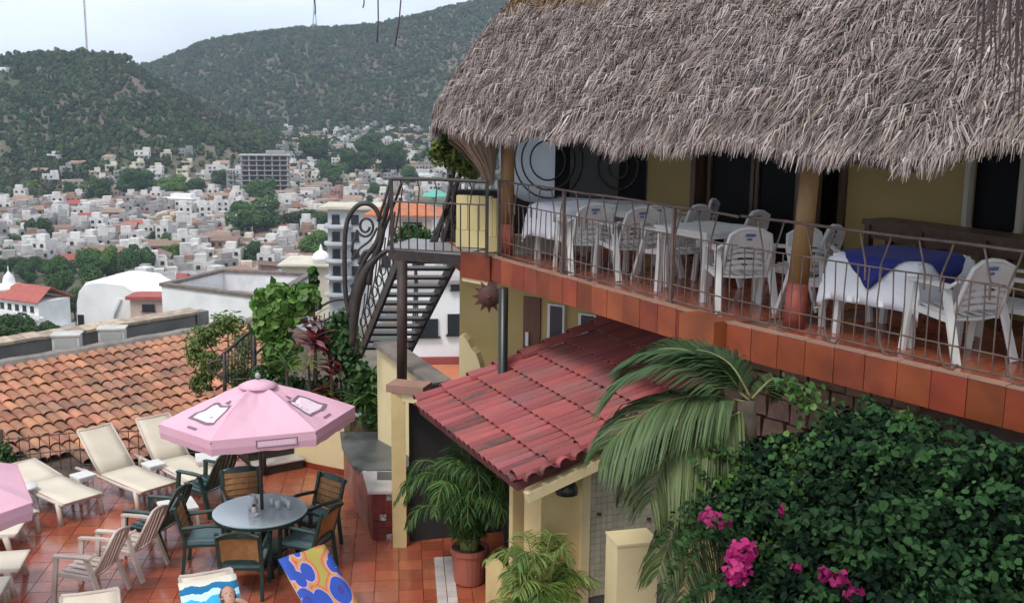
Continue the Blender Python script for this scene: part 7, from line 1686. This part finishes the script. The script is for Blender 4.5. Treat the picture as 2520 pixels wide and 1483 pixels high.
# ---------------------------------------------------------------- tree by the balcony corner, dark twisted trunk
bc = PY(1085, 600, 15.9); t = thing('corner_tree', 'yellow-green leafy tree at the balcony corner', 'tree', (bc.x, bc.y, ZB))
leaf_mass('crown', t, [(PY(1120, 385, 15.9), (.36, .35, .28)), (PY(1085, 370, 15.9), (.22, .25, .2)), (PY(1150, 410, 15.8), (.22, .25, .2)), (PY(1100, 345, 16.0), (.2, .2, .16)), (PY(1165, 425, 15.7), (.14, .2, .12))], 1500, .1, [(.12, .16, .025), (.08, .13, .025), (.04, .075, .018), (.18, .2, .03)], .4, .6, 41, .35)
for k, pts in enumerate(([(1070, 600), (1095, 520), (1110, 455), (1120, 400)], [(1120, 600), (1112, 520), (1125, 450), (1140, 410)], [(1090, 602), (1100, 560), (1118, 500), (1105, 430)], [(1060, 600), (1085, 545), (1105, 500)])): MB().tube([PY(x, y, 15.9) for x, y in smooth_px(pts)], .035, 7).put('trunk', m_iron, t, world=True, smooth=True)
leaf_mass('dead_fronds', t, [(PY(1110, 530, 15.95), (.12, .1, .35)), (PY(1100, 580, 15.95), (.16, .1, .15))], 260, .13, [(.05, .03, .03), (.1, .07, .065), (.03, .02, .02), (.2, .16, .15)], .18, .9, 42, .1)
bush('bushy green shrub on the ground behind the landing rail', [(PY(1020, 580, 24.), (.5, .4, .3))], 500, .14, gB, 43)
bt_ = PY(1180, 455, 16.4); t = thing('glassware_shelf', 'dark shelf holding pale bottles behind the landing rail', 'shelf', (bt_.x, bt_.y, ZB))
MB().box((0, .1, .35), (.75, .3, .7)).put('cabinet', m_dark, t)
for k in range(7): 
    o = MB().lathe([(.028, 0), (.03, .13), (.012, .2), (.012, .25)], 8).put('bottle', m_clear if k % 2 else m_wplas, None, smooth=True); o.location = (bt_.x-.3+k*.1, bt_.y+.05, ZB+.702); tag(o, '%s bottle on the shelf, number %s from the left' % (('clear', 'white')[1 - k % 2], ('one', 'two', 'three', 'four', 'five', 'six', 'seven')[k]), 'bottle', 'bottles on the corner shelf')
# ---------------------------------------------------------------- dry vine strands hanging from above
m_vine = mat('dry_vine', (.1, .065, .06), .9, c2=(.05, .035, .035), scale=10)
for k, (x0, x1, y1, Y) in enumerate([(772, 776, 35, 9.0), (930, 928, 105, 8.5), (988, 972, 115, 8.5), (895, 893, 20, 9.0)]):
    tag(MB().tube([PY(x0+4, -160, Y), PY(x0, -20, Y), PY((x0+x1)/2+2, y1*.5, Y), PY(x1, y1, Y)], .0055, 5).put('hanging_strand', m_vine, smooth=True), ('short dry strand hanging before the far tower', 'long straight dry strand hanging against the hill', 'curved dry strand hanging right of the long one', 'faint short dry strand in the sky')[k], 'strand', 'dry strands hanging from above')
rv = random.Random(12)
for k in range(11):
    x = 2406+k*11+rv.uniform(-4, 4); y1 = rv.uniform(140, 360) if k > 4 else rv.uniform(60, 220); Y = 4.6+rv.uniform(-.15, .15)
    tag(MB().tube([PY(x+10, -150, Y), PY(x+4+rv.uniform(-4, 4), y1*.3, Y), PY(x+rv.uniform(-5, 5), y1*.7, Y), PY(x-6+rv.uniform(-4, 4), y1, Y)], [.006, .005, .004, .0015], 5).put('hanging_root', m_vine, smooth=True), '%s dry root from the left, hanging before thatch at upper right' % ('first', 'second', 'third', 'fourth', 'fifth', 'sixth', 'seventh', 'eighth', 'ninth', 'tenth', 'rightmost')[k], 'root', 'dry roots hanging at upper right')
# ================================================================== AIR
hz_m = bpy.data.materials.new('valley_haze'); hz_m.use_nodes = True; hn = hz_m.node_tree.nodes; hn.clear()
ho = hn.new('ShaderNodeOutputMaterial'); hv_ = hn.new('ShaderNodeVolumePrincipled'); hv_.inputs['Color'].default_value = (.72, .84, 1.0, 1); hv_.inputs['Density'].default_value = .00015; hv_.inputs['Anisotropy'].default_value = .2
hz_m.node_tree.links.new(hv_.outputs[0], ho.inputs['Volume'])
hz = MB().box((0, 1500, 55), (5600, 3200, 300)).put('haze', hz_m); tag(hz, kind='stuff'); 

# ================================================================== tell look-alikes apart by their order in the picture
_by = {}
for o in scene.objects:
    if o.parent is None and o.get('label') and o.get('group'): _by.setdefault(o['label'], []).append(o)
_ord = ['leftmost', 'second from left', 'third from left', 'fourth from left', 'fifth from left', 'sixth from left', 'seventh from left', 'eighth from left', 'ninth from left', 'tenth from left']
for lb, os_ in _by.items():
    if 1 < len(os_) <= 10:
        os_.sort(key=lambda o: o.location.x/max(o.location.y, 1))
        for k, o in enumerate(os_): o['label'] = ('rightmost ' if k == len(os_)-1 else _ord[k]+' ')+lb
